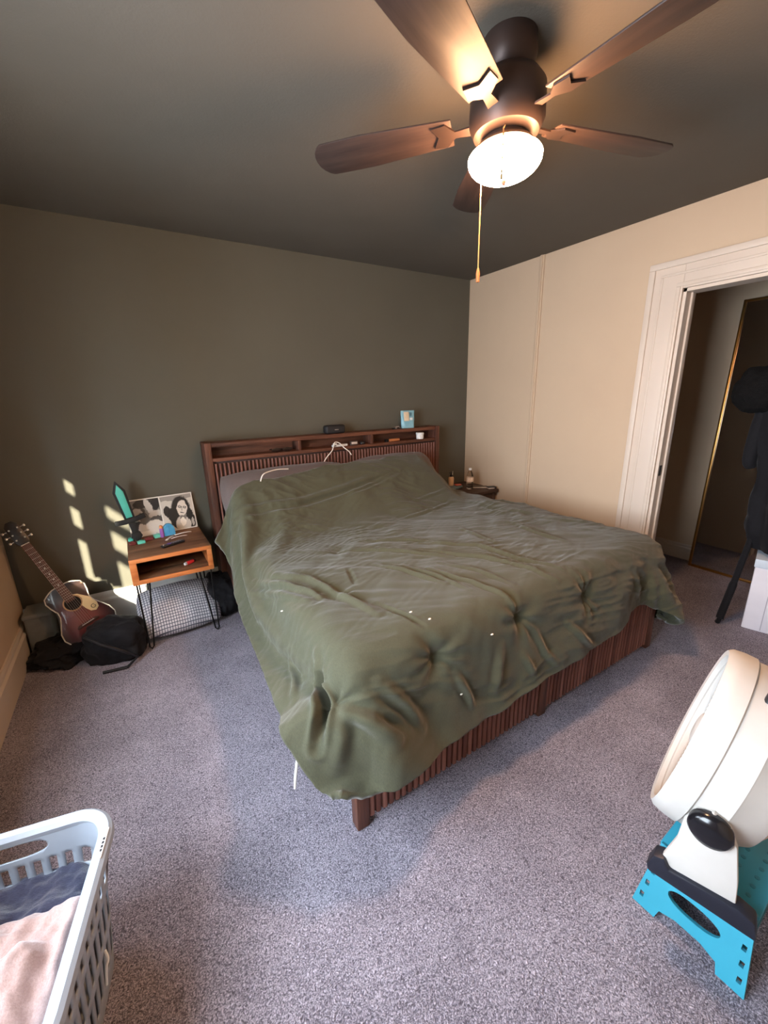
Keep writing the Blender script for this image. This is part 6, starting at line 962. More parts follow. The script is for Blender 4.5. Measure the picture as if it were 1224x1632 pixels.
0,1,-1,0,0,0,1,0,0,0,1,0,1,0,0,0,-1,1,-1,2,1,-1,-2,0,1,1,0,1,0,1,1,1,2,1,1,2,0,0,-1,-1,-1,-2,-2,-2,-1,0,0,0,0,1,0,0,1,-1,-1,0,0,-2,1,0,-1,1,1,0,0,-1,0,-1,0,0,-1,1,0,-1,1,0,0,0,1,-1,0,0,1,0,0,0,
-1,1,-1,1,-1,1,-1,1,0,-1,1,-1,1,0,-1,1,0,0,0,1,0,0,0,1,0,0,0,-1,1,1,0,0,0,0,-1,1,1,0,0,1,1,2,1,2,2,1,2,-1,-1,-1,-2,-1,-2,-1,-1,-1,0,-1,1,0,0,1,-1,0,0,-1,-1,1,-1,-1,1,0,0,0,0,1,0,0,-1,0,0,-1,0,0,-1,1,
0,0,0,1,0,0,0,0,-1,0,1,-1,1,-1,1,0,0,0,0,0,0,0,-1,1,0,0,0,1,0,-1,0,0,1,0,0,1,0,1,0,-1,2,0,0,-1,0,0,0,1,1,1,0,1,2,3,2,2,2,0,-2,-1,-1,-2,0,-2,-1,-1,-1,0,0,0,1,-1,1,0,0,-1,0,-1,-1,0,0,0,-1,1,0,0,
0,0,1,-1,-1,0,0,0,1,-1,0,1,0,0,0,0,0,0,1,0,-1,1,-1,1,0,-1,1,0,0,0,-1,0,1,-1,0,0,0,0,0,0,1,0,0,0,1,0,1,-1,0,1,0,1,0,0,0,-1,1,0,1,0,2,1,2,2,2,3,3,-2,0,-1,-2,0,-2,-1,-1,-1,-1,0,-1,0,0,1,0,0,-1,1,
-1,-1,1,0,-1,-1,1,-1,0,0,0,0,0,0,1,-1,0,1,-1,1,0,0,1,0,0,0,0,0,-1,0,1,0,0,0,-1,1,0,0,0,0,0,-1,-1,1,0,0,0,-1,0,0,0,0,1,1,0,1,0,0,-1,1,0,1,1,-1,0,1,0,0,0,1,1,2,1,3,2,3,3,-1,-2,-1,0,-1,0,-1,-1,-1,
-2,-2,0,-1,0,0,1,0,1,0,0,0,-1,-1,0,0,-1,0,0,-1,0,1,-1,1,0,1,0,0,1,0,1,0,0,0,0,0,-1,0,1,0,-1,0,1,-1,1,0,0,0,0,-1,0,0,0,-1,0,-1,0,0,0,0,0,0,1,0,2,1,0,-1,0,-1,1,0,1,0,0,0,1,1,1,1,1,0,2,2,3,2,
]
CREASES = [(-0.016, 0.011, [[-2.197, -0.662, 0.824], [-2.103, -0.661, 0.828], [-2.001, -0.649, 0.829], [-1.844, -0.632, 0.845], [-1.681, -0.622, 0.864], [-1.545, -0.609, 0.889], [-1.395, -0.582, 0.912], [-1.298, -0.566, 0.928], [-1.193, -0.542, 0.942]]),
    (0.01, 0.016, [[-2.186, -0.636, 0.853], [-2.091, -0.635, 0.857], [-1.988, -0.622, 0.859], [-1.831, -0.606, 0.876], [-1.666, -0.596, 0.896], [-1.526, -0.577, 0.921], [-1.374, -0.55, 0.946]]),
    (-0.01, 0.01, [[-1.755, -0.645, 0.831], [-1.646, -0.641, 0.851], [-1.527, -0.628, 0.869], [-1.346, -0.589, 0.902], [-1.149, -0.545, 0.938]]),
    (0.012, 0.018, [[-2.397, -0.613, 0.842], [-2.312, -0.637, 0.862], [-2.194, -0.627, 0.862], [-2.074, -0.628, 0.865]]),
    (0.01, 0.016, [[-2.413, -0.644, 0.792], [-2.331, -0.692, 0.82], [-2.194, -0.674, 0.813], [-2.054, -0.676, 0.811]]),
    (0.011, 0.012, [[-2.036, -1.164, 0.682], [-1.947, -1.217, 0.682], [-1.858, -1.27, 0.682], [-1.784, -1.344, 0.682], [-1.713, -1.418, 0.682], [-1.632, -1.508, 0.682], [-1.553, -1.595, 0.682]]),
    (0.009, 0.012, [[-1.789, -1.137, 0.682], [-1.692, -1.194, 0.682], [-1.599, -1.258, 0.685], [-1.521, -1.363, 0.682], [-1.45, -1.468, 0.682]]),
    (0.02, 0.014, [[-2.371, -1.251, 0.671], [-2.323, -1.347, 0.681], [-2.27, -1.418, 0.682], [-2.25, -1.511, 0.682], [-2.231, -1.597, 0.682], [-2.214, -1.664, 0.682], [-2.199, -1.727, 0.682], [-2.185, -1.801, 0.682], [-2.172, -1.871, 0.682]]),
    (0.013, 0.012, [[-2.437, -1.095, 0.594], [-2.404, -1.261, 0.641], [-2.368, -1.387, 0.672], [-2.341, -1.472, 0.68], [-2.312, -1.541, 0.682], [-2.302, -1.586, 0.682], [-2.292, -1.63, 0.682]]),
    (0.008, 0.012, [[-2.476, -1.135, 0.562], [-2.425, -1.238, 0.586], [-2.4, -1.413, 0.648], [-2.371, -1.537, 0.671], [-2.337, -1.628, 0.68]]),
    (0.009, 0.012, [[-1.935, -1.452, 0.682], [-1.894, -1.528, 0.682], [-1.854, -1.602, 0.682], [-1.817, -1.712, 0.682], [-1.783, -1.815, 0.682]]),
    (0.011, 0.014, [[-1.617, -1.302, 0.683], [-1.478, -1.437, 0.682], [-1.345, -1.569, 0.682], [-1.325, -1.699, 0.682], [-1.308, -1.819, 0.681], [-1.277, -1.917, 0.681], [-1.245, -2.006, 0.679]]),
    (0.01, 0.013, [[-1.82, -1.273, 0.682], [-1.719, -1.375, 0.682], [-1.621, -1.473, 0.682], [-1.523, -1.586, 0.682], [-1.429, -1.694, 0.682], [-1.396, -1.815, 0.682], [-1.367, -1.928, 0.682], [-1.362, -1.996, 0.681], [-1.331, -2.043, 0.666]]),
    (0.01, 0.013, [[-1.76, -1.65, 0.682], [-1.719, -1.769, 0.682], [-1.681, -1.878, 0.682], [-1.67, -1.959, 0.682], [-1.647, -2.025, 0.673], [-1.635, -2.054, 0.654], [-1.608, -2.071, 0.624]]),
    (-0.008, 0.01, [[-2.141, -1.805, 0.682], [-2.118, -1.883, 0.682], [-2.097, -1.956, 0.682], [-2.088, -1.991, 0.681], [-2.074, -2.019, 0.674]]),
    (0.008, 0.014, [[-0.885, -1.418, 0.684], [-0.902, -1.531, 0.685], [-0.913, -1.632, 0.683], [-0.912, -1.735, 0.682], [-0.915, -1.834, 0.683]]),
    (0.007, 0.012, [[-1.201, -1.242, 0.682], [-1.215, -1.35, 0.682], [-1.229, -1.451, 0.682], [-1.232, -1.527, 0.682], [-1.237, -1.599, 0.682]]),
    (0.007, 0.012, [[-1.663, -1.617, 0.682], [-1.618, -1.705, 0.682], [-1.575, -1.789, 0.682], [-1.561, -1.895, 0.682], [-1.548, -1.992, 0.681]]),
    (0.007, 0.012, [[-1.837, -1.541, 0.682], [-1.8, -1.644, 0.682], [-1.764, -1.741, 0.682], [-1.755, -1.838, 0.682], [-1.746, -1.927, 0.682]]),
    (-0.007, 0.01, [[-2.077, -1.435, 0.682], [-2.101, -1.516, 0.682], [-2.123, -1.592, 0.682]]),
    (0.014, 0.016, [[-0.762, -2.094, 0.586], [-0.726, -2.095, 0.503], [-0.686, -2.094, 0.415]]),
    (0.014, 0.016, [[-0.609, -2.099, 0.563], [-0.61, -2.121, 0.503], [-0.602, -2.139, 0.439], [-0.589, -2.13, 0.367], [-0.377, -2.039, 0.189]]),
    (0.012, 0.014, [[-1.536, -2.093, 0.511], [-1.509, -2.103, 0.456], [-1.49, -2.119, 0.406], [-1.466, -2.131, 0.378], [-1.439, -2.141, 0.347]]),
    (0.014, 0.016, [[-1.74, -2.094, 0.512], [-1.759, -2.102, 0.458], [-1.778, -2.11, 0.405], [-1.79, -2.113, 0.378], [-1.803, -2.117, 0.352]]),
    (0.01, 0.014, [[-1.623, -2.105, 0.438], [-1.601, -2.118, 0.393], [-1.577, -2.128, 0.346]]),
    (0.012, 0.014, [[-1.989, -2.097, 0.502], [-1.966, -2.104, 0.454], [-1.942, -2.111, 0.406], [-1.93, -2.117, 0.375], [-1.922, -2.127, 0.349]]),
    (0.012, 0.015, [[-1.328, -2.104, 0.492], [-1.286, -2.12, 0.445], [-1.246, -2.139, 0.4], [-1.205, -2.147, 0.364], [-1.152, -2.151, 0.32]]),
    (0.02, 0.016, [[-2.309, -2.091, 0.587], [-2.27, -2.1, 0.539], [-2.226, -2.106, 0.486], [-2.196, -2.121, 0.43], [-2.168, -2.14, 0.378]]),
    (0.022, 0.016, [[-2.441, -2.064, 0.538], [-2.412, -2.108, 0.528], [-2.377, -2.141, 0.508], [-2.346, -2.166, 0.471], [-2.311, -2.185, 0.426]]),
    (-0.018, 0.014, [[-2.333, -2.136, 0.506], [-2.298, -2.145, 0.463], [-2.262, -2.153, 0.419]]),
    (0.012, 0.014, [[-2.452, -1.657, 0.471], [-2.459, -1.7, 0.456], [-2.47, -1.756, 0.453], [-2.5, -1.816, 0.455], [-2.526, -1.867, 0.454]]),
    (0.015, 0.014, [[-2.416, -1.857, 0.614], [-2.426, -1.893, 0.592], [-2.432, -1.918, 0.563], [-2.445, -1.927, 0.517], [-2.483, -2.003, 0.531]]),
    (-0.062, 0.013, [[-2.431, -1.938, 0.566], [-2.437, -1.95, 0.536], [-2.457, -1.996, 0.538], [-2.479, -2.033, 0.532], [-2.492, -2.049, 0.508], [-2.512, -2.065, 0.476], [-2.529, -2.074, 0.438]]),
    (0.02, 0.02, [[-2.445, -2.067, 0.534], [-2.454, -2.094, 0.511], [-2.458, -2.109, 0.476], [-2.474, -2.113, 0.427], [-2.489, -2.114, 0.375]]),
    (0.008, 0.012, [[-1.177, -0.742, 0.747], [-1.043, -0.718, 0.757], [-0.91, -0.703, 0.771], [-0.831, -0.684, 0.781]]),
    (0.008, 0.012, [[-1.404, -0.911, 0.687], [-1.267, -0.902, 0.694], [-1.105, -0.871, 0.693], [-0.988, -0.835, 0.7], [-0.877, -0.812, 0.714]])]
TUFTS = [(-2.058, -2.084, 0.581, 0.034, 0.3), (-1.61, -2.081, 0.591, 0.036, 1.5), (-1.163, -2.091, 0.563, 0.032, 2.6), (-2.236, -1.621, 0.682, 0.014, 0.8), (-2.014, -1.18, 0.682, 0.012, 2), (-2.449, -2.051, 0.539, 0.02, 0.5)]
def unpack_sheet():
    d = np.array(SHEET, dtype=np.int64).reshape(3, *SHEET_N)
    d = np.cumsum(np.cumsum(d, axis=1), axis=2)
    return np.moveaxis(d, 0, 2).astype(float) / 500.0
def upsample(A, k):
    """Catmull-Rom along the first axis"""
    n = A.shape[0]
    Pd = np.concatenate([2 * A[:1] - A[1:2], A, 2 * A[-1:] - A[-2:-1]], 0)
    out = []
    for i in range(n - 1):
        p0, p1, p2, p3 = Pd[i], Pd[i + 1], Pd[i + 2], Pd[i + 3]
        for q in range(k):
            t_ = q / k
            out.append(.5 * (2 * p1 + (p2 - p0) * t_ + (2 * p0 - 5 * p1 + 4 * p2 - p3) * t_ ** 2 + (3 * p1 - p0 - 3 * p2 + p3) * t_ ** 3))
    out.append(A[-1])
    return np.array(out)
S = unpack_sheet()
for _ in range(1):      # relax the sharpest kinks
    T = S.copy()
    T[1:-1, 1:-1] = .5 * S[1:-1, 1:-1] + .125 * (S[:-2, 1:-1] + S[2:, 1:-1] + S[1:-1, :-2] + S[1:-1, 2:])
    S = T
S = upsample(S, 4)
S = np.moveaxis(upsample(np.moveaxis(S, 1, 0), 4), 1, 0)
def grid_normals(A):
    du = np.gradient(A, axis=1); dv = np.gradient(A, axis=0)
    n_ = np.cross(dv, du)
    n_ /= np.linalg.norm(n_, axis=2, keepdims=True) + 1e-9
    return n_
NRM = grid_normals(S)
if NRM[60:200, 80:200, 2].mean() < 0: NRM = -NRM
D = np.full(S.shape[:2], .012)
def seg_dist(Q, a, b):
    ab = b - a
    t_ = np.clip(((Q - a) @ ab) / (ab @ ab + 1e-12), 0, 1)
    return np.linalg.norm(Q - (a + t_[..., None] * ab), axis=2), t_
for amp, wid, pts in CREASES:
    if abs(amp) > .0135: amp *= .85; wid *= 1.25
    else: amp *= 1.15
    pts = np.array(pts)
    best = np.full(S.shape[:2], 9.0); along = np.zeros(S.shape[:2])
    nseg = len(pts) - 1
    for q in range(nseg):
        d_, t_ = seg_dist(S, pts[q], pts[q + 1])
        mk = d_ < best
        best[mk] = d_[mk]; along[mk] = (q + t_[mk]) / nseg
    fade = np.sin(np.pi * np.clip(along, .04, .96)) ** .6
    # a ridge with a sharper valley on one side
    D += amp * fade * (np.exp(-(best / wid) ** 2) - .45 * np.exp(-((best - 1.7 * wid) / (.8 * wid)) ** 2))
rng = np.random.default_rng(4)
for (px, py, pz, dep, ph) in TUFTS:
    c = np.array((px, py, pz))
    V_ = S - c
    r_ = np.linalg.norm(V_, axis=2)
    sel = r_ < .30
    # angle in the sheet: use param directions
    iy, ix = np.unravel_index(np.argmin(r_), r_.shape)
    n0 = NRM[iy, ix]; e1 = np.cross(n0, (0, 1, .3)); e1 /= np.linalg.norm(e1); e2 = np.cross(n0, e1)
    ang = np.arctan2(V_ @ e2, V_ @ e1)
    D -= dep * np.exp(-(r_ / .035) ** 2) + .35 * dep * np.exp(-(r_ / .10) ** 2)
    D += dep * .17 * np.cos(7 * ang + ph + 2 * np.sin(2 * ang + ph)) * np.exp(-((r_ - .07) / .06) ** 2) * sel
# soft all-over rumple, finer where the cloth bunches near the pillows
gx_, gy_, gz_ = S[..., 0], S[..., 1], S[..., 2]
def wav(kx, ky, ph, warp=0.5):
    return np.sin(kx * gx_ + ky * gy_ + ph + warp * np.sin(2.3 * kx * gy_ * .3 + 1.7 * gx_ * 3 + ph))
D += .0024 * wav(9, 16, .3, 1.2) + .0020 * wav(-22, 14, 1.0, 1.5) + .0016 * wav(30, 22, 2.0, 2.0) + .0012 * np.abs(wav(16, 38, .4, 2.6)) + .0012 * np.abs(wav(-34, 26, 1.4, 2.8))
def value_noise(u_, v_, seed):
    g = np.random.default_rng(seed).random((256, 256))
    iu = np.floor(u_).astype(int); iv = np.floor(v_).astype(int)
    fu = u_ - iu; fv = v_ - iv
    fu = fu * fu * (3 - 2 * fu); fv = fv * fv * (3 - 2 * fv)
    a_ = g[iu % 256, iv % 256]; b_ = g[(iu + 1) % 256, iv % 256]; c_ = g[iu % 256, (iv + 1) % 256]; d_ = g[(iu + 1) % 256, (iv + 1) % 256]
    return (a_ * (1 - fu) + b_ * fu) * (1 - fv) + (c_ * (1 - fu) + d_ * fu) * fv
# long drag wrinkles that run across the bed, in patches
arc_y = gy_ - .9 * np.clip(.66 - gz_, 0, .6)
wx = gx_ + .10 * value_noise(gx_ * 2.5 + 50, arc_y * 2.5 + 50, 1)
wy = arc_y + .22 * gx_ + .16 * value_noise(gx_ * 2.2 + 80, arc_y * 2.2 + 80, 2)
patch = np.clip((value_noise(gx_ * 2.4 + 30, arc_y * 2.8 + 30, 3) - .30) / .35, 0, 1)
rid = 1 - np.abs(2 * value_noise(wx * 4.0 + 60, wy * 24 + 60, 4) - 1)
rid2 = 1 - np.abs(2 * value_noise(wx * 9 + wy * 6 + 70, wy * 34 - wx * 5 + 270, 5) - 1)
D += patch * (.0065 * rid ** 3 + .0035 * rid2 ** 3)
bunch = np.exp(-((gx_ + 2.12) / .32) ** 2 - ((gy_ + .95) / .28) ** 2)
D += bunch * (.0035 * np.abs(wav(60, -34, 0, 2.5)) + .003 * np.abs(wav(-48, 52, 1.3, 2.5)) - .004)
# hem puckers: bulging channels along the foot hem
jj = np.linspace(0, 1, S.shape[0])[:, None]
hemw = np.clip((jj - .80) / .2, 0, 1)
D += hemw * (.005 * wav(24, 3, .7, 1.0) + .003 * wav(41, 5, 2.2, 1.0))
# keep the relief off the sharpest folds of the sheet
def blur(A, k, ax):
    P_ = np.concatenate([np.repeat(A.take([0], ax), k, ax), A, np.repeat(A.take([-1], ax), k, ax)], ax)
    C_ = np.cumsum(P_, ax)
    n_ = A.shape[ax]
    return (C_.take(range(2 * k, 2 * k + n_), ax) - C_.take(range(0, n_), ax)) / (2 * k)
NS = blur(blur(NRM, 6, 0), 6, 1)
NL = np.linalg.norm(NS, axis=2)
keep = np.clip((NL - .72) / .22, 0, 1)
D = .012 + (D - .012) * blur(blur(keep, 4, 0), 4, 1)
ND = NS / (NL[..., None] + 1e-6)
S2 = S + ND * D[..., None]
h_, w_n = S2.shape[:2]
vs = S2.reshape(-1, 3)
idx = np.arange(h_ * w_n).reshape(h_, w_n)
fc = np.stack([idx[:-1, :-1], idx[1:, :-1], idx[1:, 1:], idx[:-1, 1:]], -1).reshape(-1, 4)
me = bpy.data.meshes.new('comforter')
me.vertices.add(len(vs)); me.vertices.foreach_set('co', vs.ravel())
me.loops.add(fc.size); me.loops.foreach_set('vertex_index', fc.ravel().astype(np.int32))
me.polygons.add(len(fc)); me.polygons.foreach_set('loop_start', np.arange(0, fc.size, 4, dtype=np.int32))
me.update(calc_edges=True); me.validate()
bmx = bmesh.new(); bmx.from_mesh(me)
bmesh.ops.recalc_face_normals(bmx, faces=bmx.faces)
if sum(f.normal.z for f in bmx.faces) < 0: bmesh.ops.reverse_faces(bmx, faces=bmx.faces)
bmx.to_mesh(me); bmx.free()
me.materials.append(MAT['comforter']); me.shade_smooth()
cmf_root = thing('comforter', (-1.4, -1.2, 0), 'rumpled olive green comforter spread over the whole bed', 'comforter')
cmf = bpy.data.objects.new('quilt', me); link(cmf, cmf_root)
cmf.location = (1.4, 1.2, 0)
sd_ = cmf.modifiers.new('thickness', 'SOLIDIFY'); sd_.thickness = .022; sd_.offset = -1
TIE_AT = [-2.591, -2.041, 0.405]
LINT = [[-2.066, -1.938, 0.682], [-2.033, -2.004, 0.679], [-2.416, -1.492, 0.611], [-1.971, -2.112, 0.406], [-1.791, -2.084, 0.583]]
# white tie hanging from the corner of the comforter
TIE = Vector(TIE_AT)
tie = MB().tube([TIE + Vector((.01, 0, .02)), TIE + Vector((-.002, -.004, -.03)), TIE + Vector((-.012, -.01, -.07)), TIE + Vector((-.018, -.014, -.105))], [.004, .005, .005, .0035], 8).build('corner_tie', paint('white cotton tape', (226, 226, 220), None, .8), cmf_root)
tie.location = (1.4, 1.2, 0)
for k, p in enumerate(LINT):
    q = np.unravel_index(np.argmin(np.linalg.norm(S2 - np.array(p), axis=2)), S2.shape[:2])
    pt = S2[q]; nn_ = NRM[q]
    lt = blob((.007, .004, .003), k * 1.3, .3, 2.0, 2).build('lint', paint('white lint', (232, 226, 212), None, .9) if k == 0 else bpy.data.materials['white lint'])
    lt.location = Vector(pt) + Vector(nn_) * .002
    tag(lt, ['speck of white lint on the middle of the green comforter', 'white lint speck next to another near the comforter middle', 'white lint speck on the left side of the green comforter', 'white lint speck low on the hanging foot of the comforter', 'lint speck by the middle foot tuft of the comforter'][k], 'lint', 'lint on the comforter')

# ================================================================== CEILING FAN
FX, FY = -1.70, -1.96
fan = thing('ceiling_fan', (FX, FY, H - .025), 'dark bronze ceiling fan with five blades and a glowing round glass light', 'ceiling fan')
MAT['bronze'] = paint('dark bronze metal', (58, 44, 38), None, .45, metal=.5)
MAT['blade'] = wood('dark brown fan blade', (40, 30, 27), (64, 48, 41), 'x', 8, .5)
MB().lathe([(0, .025), (.08, .025), (.082, -.02), (.07, -.05), (.06, -.06)], 40).build('canopy', 'bronze', fan)
MB().lathe([(.06, -.055), (.095, -.075), (.114, -.10), (.116, -.18), (.10, -.212), (.07, -.222), (0, -.222)], 48).build('motor_housing', 'bronze', fan)
MB().lathe([(0, -.218), (.07, -.222), (.074, -.236), (.088, -.240), (.092, -.248), (.086, -.254), (0, -.254)], 48).build('light_fitter', 'bronze', fan)
def lamp_mat():
    mt = bpy.data.materials.new('glowing frosted glass'); mt.use_nodes = True
    b = mt.node_tree.nodes['Principled BSDF']
    b.inputs['Base Color'].default_value = (1, .92, .8, 1)
    b.inputs['Emission Color'].default_value = (1.0, .54, .27, 1)
    b.inputs['Emission Strength'].default_value = LAMP
    return mt
prof = [(.080, -.252), (.100, -.258), (.112, -.265), (.116, -.272)] + [(.116 * math.cos(a), -.275 - .060 * math.sin(a)) for a in [R(q) for q in range(10, 91, 10)]]
prof[-1] = (0, prof[-1][1])
MB().lathe(prof, 48, caps=False).build('light_bowl', lamp_mat(), fan)
MB().lathe([(0, -.333), (.008, -.335), (.006, -.342), (.003, -.347), (0, -.348)], 16).build('finial', 'bronze', fan)
def blade_outline():
    pts = []
    r0, r1, w0, w1 = .17, .66, .052, .072
    pts.append((r0, -w0)); pts.append((r0 + .3, -w1))
    for q in range(-80, 81, 20):
        pts.append((r1 - .05 + .05 * math.cos(R(q)), (w1 - .004) * math.sin(R(q)) if abs(q) < 80 else (w1 - .002) * (1 if q > 0 else -1)))
    pts.append((r0 + .3, w1)); pts.append((r0, w0))
    return pts
bl = br = None
for k in range(5):
    a = R(-14 + 72 * k)
    if bl is None:
        bl = MB().prism(blade_outline(), .006, bevel=.002, mat=Matrix.Rotation(R(11), 4, 'X') @ Matrix.Translation((0, 0, -.003))).build('blade', 'blade', fan)
        b0 = MB()
        b0.prism([(.10, -.018), (.16, -.012), (.19, -.045), (.235, -.04), (.215, 0), (.235, .04), (.19, .045), (.16, .012), (.10, .018)], .005, mat=Matrix.Rotation(R(11), 4, 'X') @ Matrix.Translation((0, 0, -.009)))
        br = b0.build('bracket', 'bronze', bl)
        o = bl
    else:
        o = instance(bl, 'blade', fan)
        instance(br, 'bracket', o)
    o.location = (0, 0, -.175)
    o.rotation_euler = (0, 0, a)
MAT['chain'] = paint('brass bead chain', (206, 170, 110), None, .35, metal=.8)
c1 = MB().tube([(0, .065, -.215), (.002, .08, -.235), (0, .085, -.26), (0, .085, -.57)], .0022, 6).build('pull_chain', 'chain', fan)
c1.location = (-.018, 0, 0)
MB().lathe([(0, 0), (.006, .002), (.007, .03), (.004, .045), (0, .047)], 12, (0, .085, -.615)).build('chain_fob', wood('chain fob wood', (120, 70, 40), (160, 100, 60), 'z'), c1)
c2 = MB().tube([(-.05, -.045, -.215), (-.085, -.07, -.245), (-.10, -.085, -.27), (-.10, -.085, -.37)], .002, 6).build('pull_chain', 'chain', fan)
MB().lathe([(0, 0), (.004, .001), (.004, .012), (0, .014)], 10, (-.10, -.085, -.382)).build('chain_fob', 'chain', c2)

# ================================================================== LEFT NIGHTSTAND
NX0, NX1, NY0, NY1, NZ0, NZ1 = -2.985, -2.535, -.43, .075, .455, .615
ns = thing('nightstand', ((NX0 + NX1) / 2, (NY0 + NY1) / 2, 0), 'open box wooden nightstand with orange pine edges and black hairpin legs', 'nightstand')
no = Vector(ns.location)
def N(x, y, z): return (x - no.x, y - no.y, z)
MAT['reclaimed'] = wood('weathered brown board', (70, 46, 32), (140, 102, 74), 'x', 9, .6, 10)
MAT['pine'] = wood('orange pine', (170, 92, 44), (206, 130, 74), 'x', 6, .5, 10)
t = .022
nbody = MB().box(N(NX0, NY0 + .012, NZ0), N(NX0 + t, NY1, NZ1 - .02), .002).box(N(NX1 - t, NY0 + .012, NZ0), N(NX1, NY1, NZ1 - .02), .002).box(N(NX0 + t, NY1 - t, NZ0 + .02), N(NX1 - t, NY1, NZ1 - .02), .001).build('body', 'pine', ns)
for i in range(3):
    d = (NY1 - NY0 - .012) / 3
    MB().box(N(NX0, NY0 + .012 + i * d + .001, NZ1 - .02), N(NX1, NY0 + .012 + (i + 1) * d - .001, NZ1), .002).build('top_plank', 'reclaimed', ns)
for i in range(3):
    d = (NY1 - t - NY0 - .012) / 3
    MB().box(N(NX0 + t, NY0 + .012 + i * d + .001, NZ0), N(NX1 - t, NY0 + .012 + (i + 1) * d - .001, NZ0 + .02), .002).build('shelf_plank', 'reclaimed', ns)
m = MB()
m.box(N(NX0, NY0, NZ1 - .024), N(NX1, NY0 + .012, NZ1), .002).box(N(NX0, NY0, NZ0), N(NX1, NY0 + .012, NZ0 + .026), .002)
m.box(N(NX0, NY0, NZ0 + .026), N(NX0 + .036, NY0 + .012, NZ1 - .024), .002).box(N(NX1 - .03, NY0, NZ0 + .026), N(NX1, NY0 + .012, NZ1 - .024), .002)
m.build('front_frame', 'pine', ns)
for sx in (0, 1):
    for sy in (0, 1):
        x = NX0 + .05 if sx == 0 else NX1 - .05
        y = NY0 + .06 if sy == 0 else NY1 - .06
        dx = -.02 if sx == 0 else .02
        dy = -.02 if sy == 0 else .02
        xb, yb = x + dx, y + dy
        m = MB()
        m.tube([(x - .035 - no.x, y - no.y, NZ0 - .004), (xb - .012 - no.x, yb - no.y, .02), (xb - no.x, yb - no.y, .005), (xb + .012 - no.x, yb - no.y, .02), (x + .035 - no.x, y - no.y, NZ0 - .004)], .005, 8)
        m.box(N(x - .05, y - .03, NZ0 - .004), N(x + .05, y + .03, NZ0), .001)
        m.build('hairpin_leg', 'black_metal', ns)

# ---- printed pictures
def portrait_mat(name, shapes, base):
    """flat print: list of (cx, cy, rx, ry, angle, grey) ellipses in 0..1 picture coordinates, painted in order"""
    mt, nt, b = new_mat(name)
    tc = nd(nt, 'ShaderNodeTexCoord')
    sep = nd(nt, 'ShaderNodeSeparateXYZ')
    nt.links.new(tc.outputs['UV'], sep.inputs[0])
    def math2(op, a, c=None, d=None):
        n = nd(nt, 'ShaderNodeMath', operation=op)
        for i, v in enumerate((a, c, d)):
            if v is None: continue
            if isinstance(v, (int, float)): n.inputs[i].default_value = v
            else: nt.links.new(v, n.inputs[i])
        return n.outputs[0]
    w = nd(nt, 'ShaderNodeTexNoise'); w.inputs['Scale'].default_value = 9
    nt.links.new(tc.outputs['UV'], w.inputs['Vector'])
    wob = math2('MULTIPLY_ADD', w.outputs['Fac'], .10, -.05)
    X = math2('ADD', sep.outputs[0], wob)
    Y = math2('ADD', sep.outputs[1], wob)
    cur = None
    for cx, cy, rx, ry, ang, g in shapes:
        dx = math2('SUBTRACT', X, cx); dy = math2('SUBTRACT', Y, cy)
        ca, sa = math.cos(R(ang)), math.sin(R(ang))
        u = math2('ADD', math2('MULTIPLY', dx, ca / rx), math2('MULTIPLY', dy, sa / rx))
        v = math2('ADD', math2('MULTIPLY', dx, -sa / ry), math2('MULTIPLY', dy, ca / ry))
        d2 = math2('ADD', math2('MULTIPLY', u, u), math2('MULTIPLY', v, v))
        mp = nd(nt, 'ShaderNodeMapRange'); mp.inputs[1].default_value = 1.12; mp.inputs[2].default_value = .88
        nt.links.new(d2, mp.inputs[0])
        mx = nd(nt, 'ShaderNodeMix'); mx.data_type = 'RGBA'
        nt.links.new(mp.outputs[0], mx.inputs[0])
        if cur is None: mx.inputs[6].default_value = lin((base, base * .98, base * .93))
        else: nt.links.new(cur, mx.inputs[6])
        mx.inputs[7].default_value = lin((g, g * .97, g * .92))
        cur = mx.outputs[2]
    nt.links.new(cur, b.inputs['Base Color'])
    b.inputs['Roughness'].default_value = .6
    return mt

def canvas(name, w, h, d, mat):
    root = thing(name, (0, 0, 0), '', 'picture')
    MB().box((-w / 2, 0, 0), (w / 2, d, h), .002).build('canvas', paint('white canvas', (226, 224, 216), None, .8), root)
    me = bpy.data.meshes.new('print')
    e = .008
    me.from_pydata([(-w / 2 + e, -.0008, e), (w / 2 - e, -.0008, e), (w / 2 - e, -.0008, h - e), (-w / 2 + e, -.0008, h - e)], [], [(0, 1, 2, 3)])
    uv = me.uv_layers.new(name='UVMap')
    for i, c in enumerate(((0, 0), (1, 0), (1, 1), (0, 1))): uv.data[i].uv = c
    me.materials.append(mat)
    o = bpy.data.objects.new('print', me); link(o, root)
    return root
p_right = portrait_mat('black and white portrait print', [
    (.5, .95, .6, .10, 0, 150), (.16, .55, .12, .16, 0, 30), (.60, .60, .30, .36, -8, 22), (.36, .32, .17, .34, 18, 20), (.84, .30, .16, .34, 12, 18),
    (.60, .12, .24, .26, 0, 196), (.63, .36, .10, .16, 0, 120), (.64, .60, .165, .235, -14, 222), (.60, .20, .10, .12, 0, 236),
    (.585, .655, .065, .03, -20, 70), (.585, .655, .045, .018, -20, 190), (.72, .605, .06, .03, -20, 70), (.72, .605, .042, .018, -20, 190), (.64, .57, .02, .05, -14, 176), (.62, .465, .07, .018, -16, 90), (.92, .16, .05, .12, 0, 170)], 205)
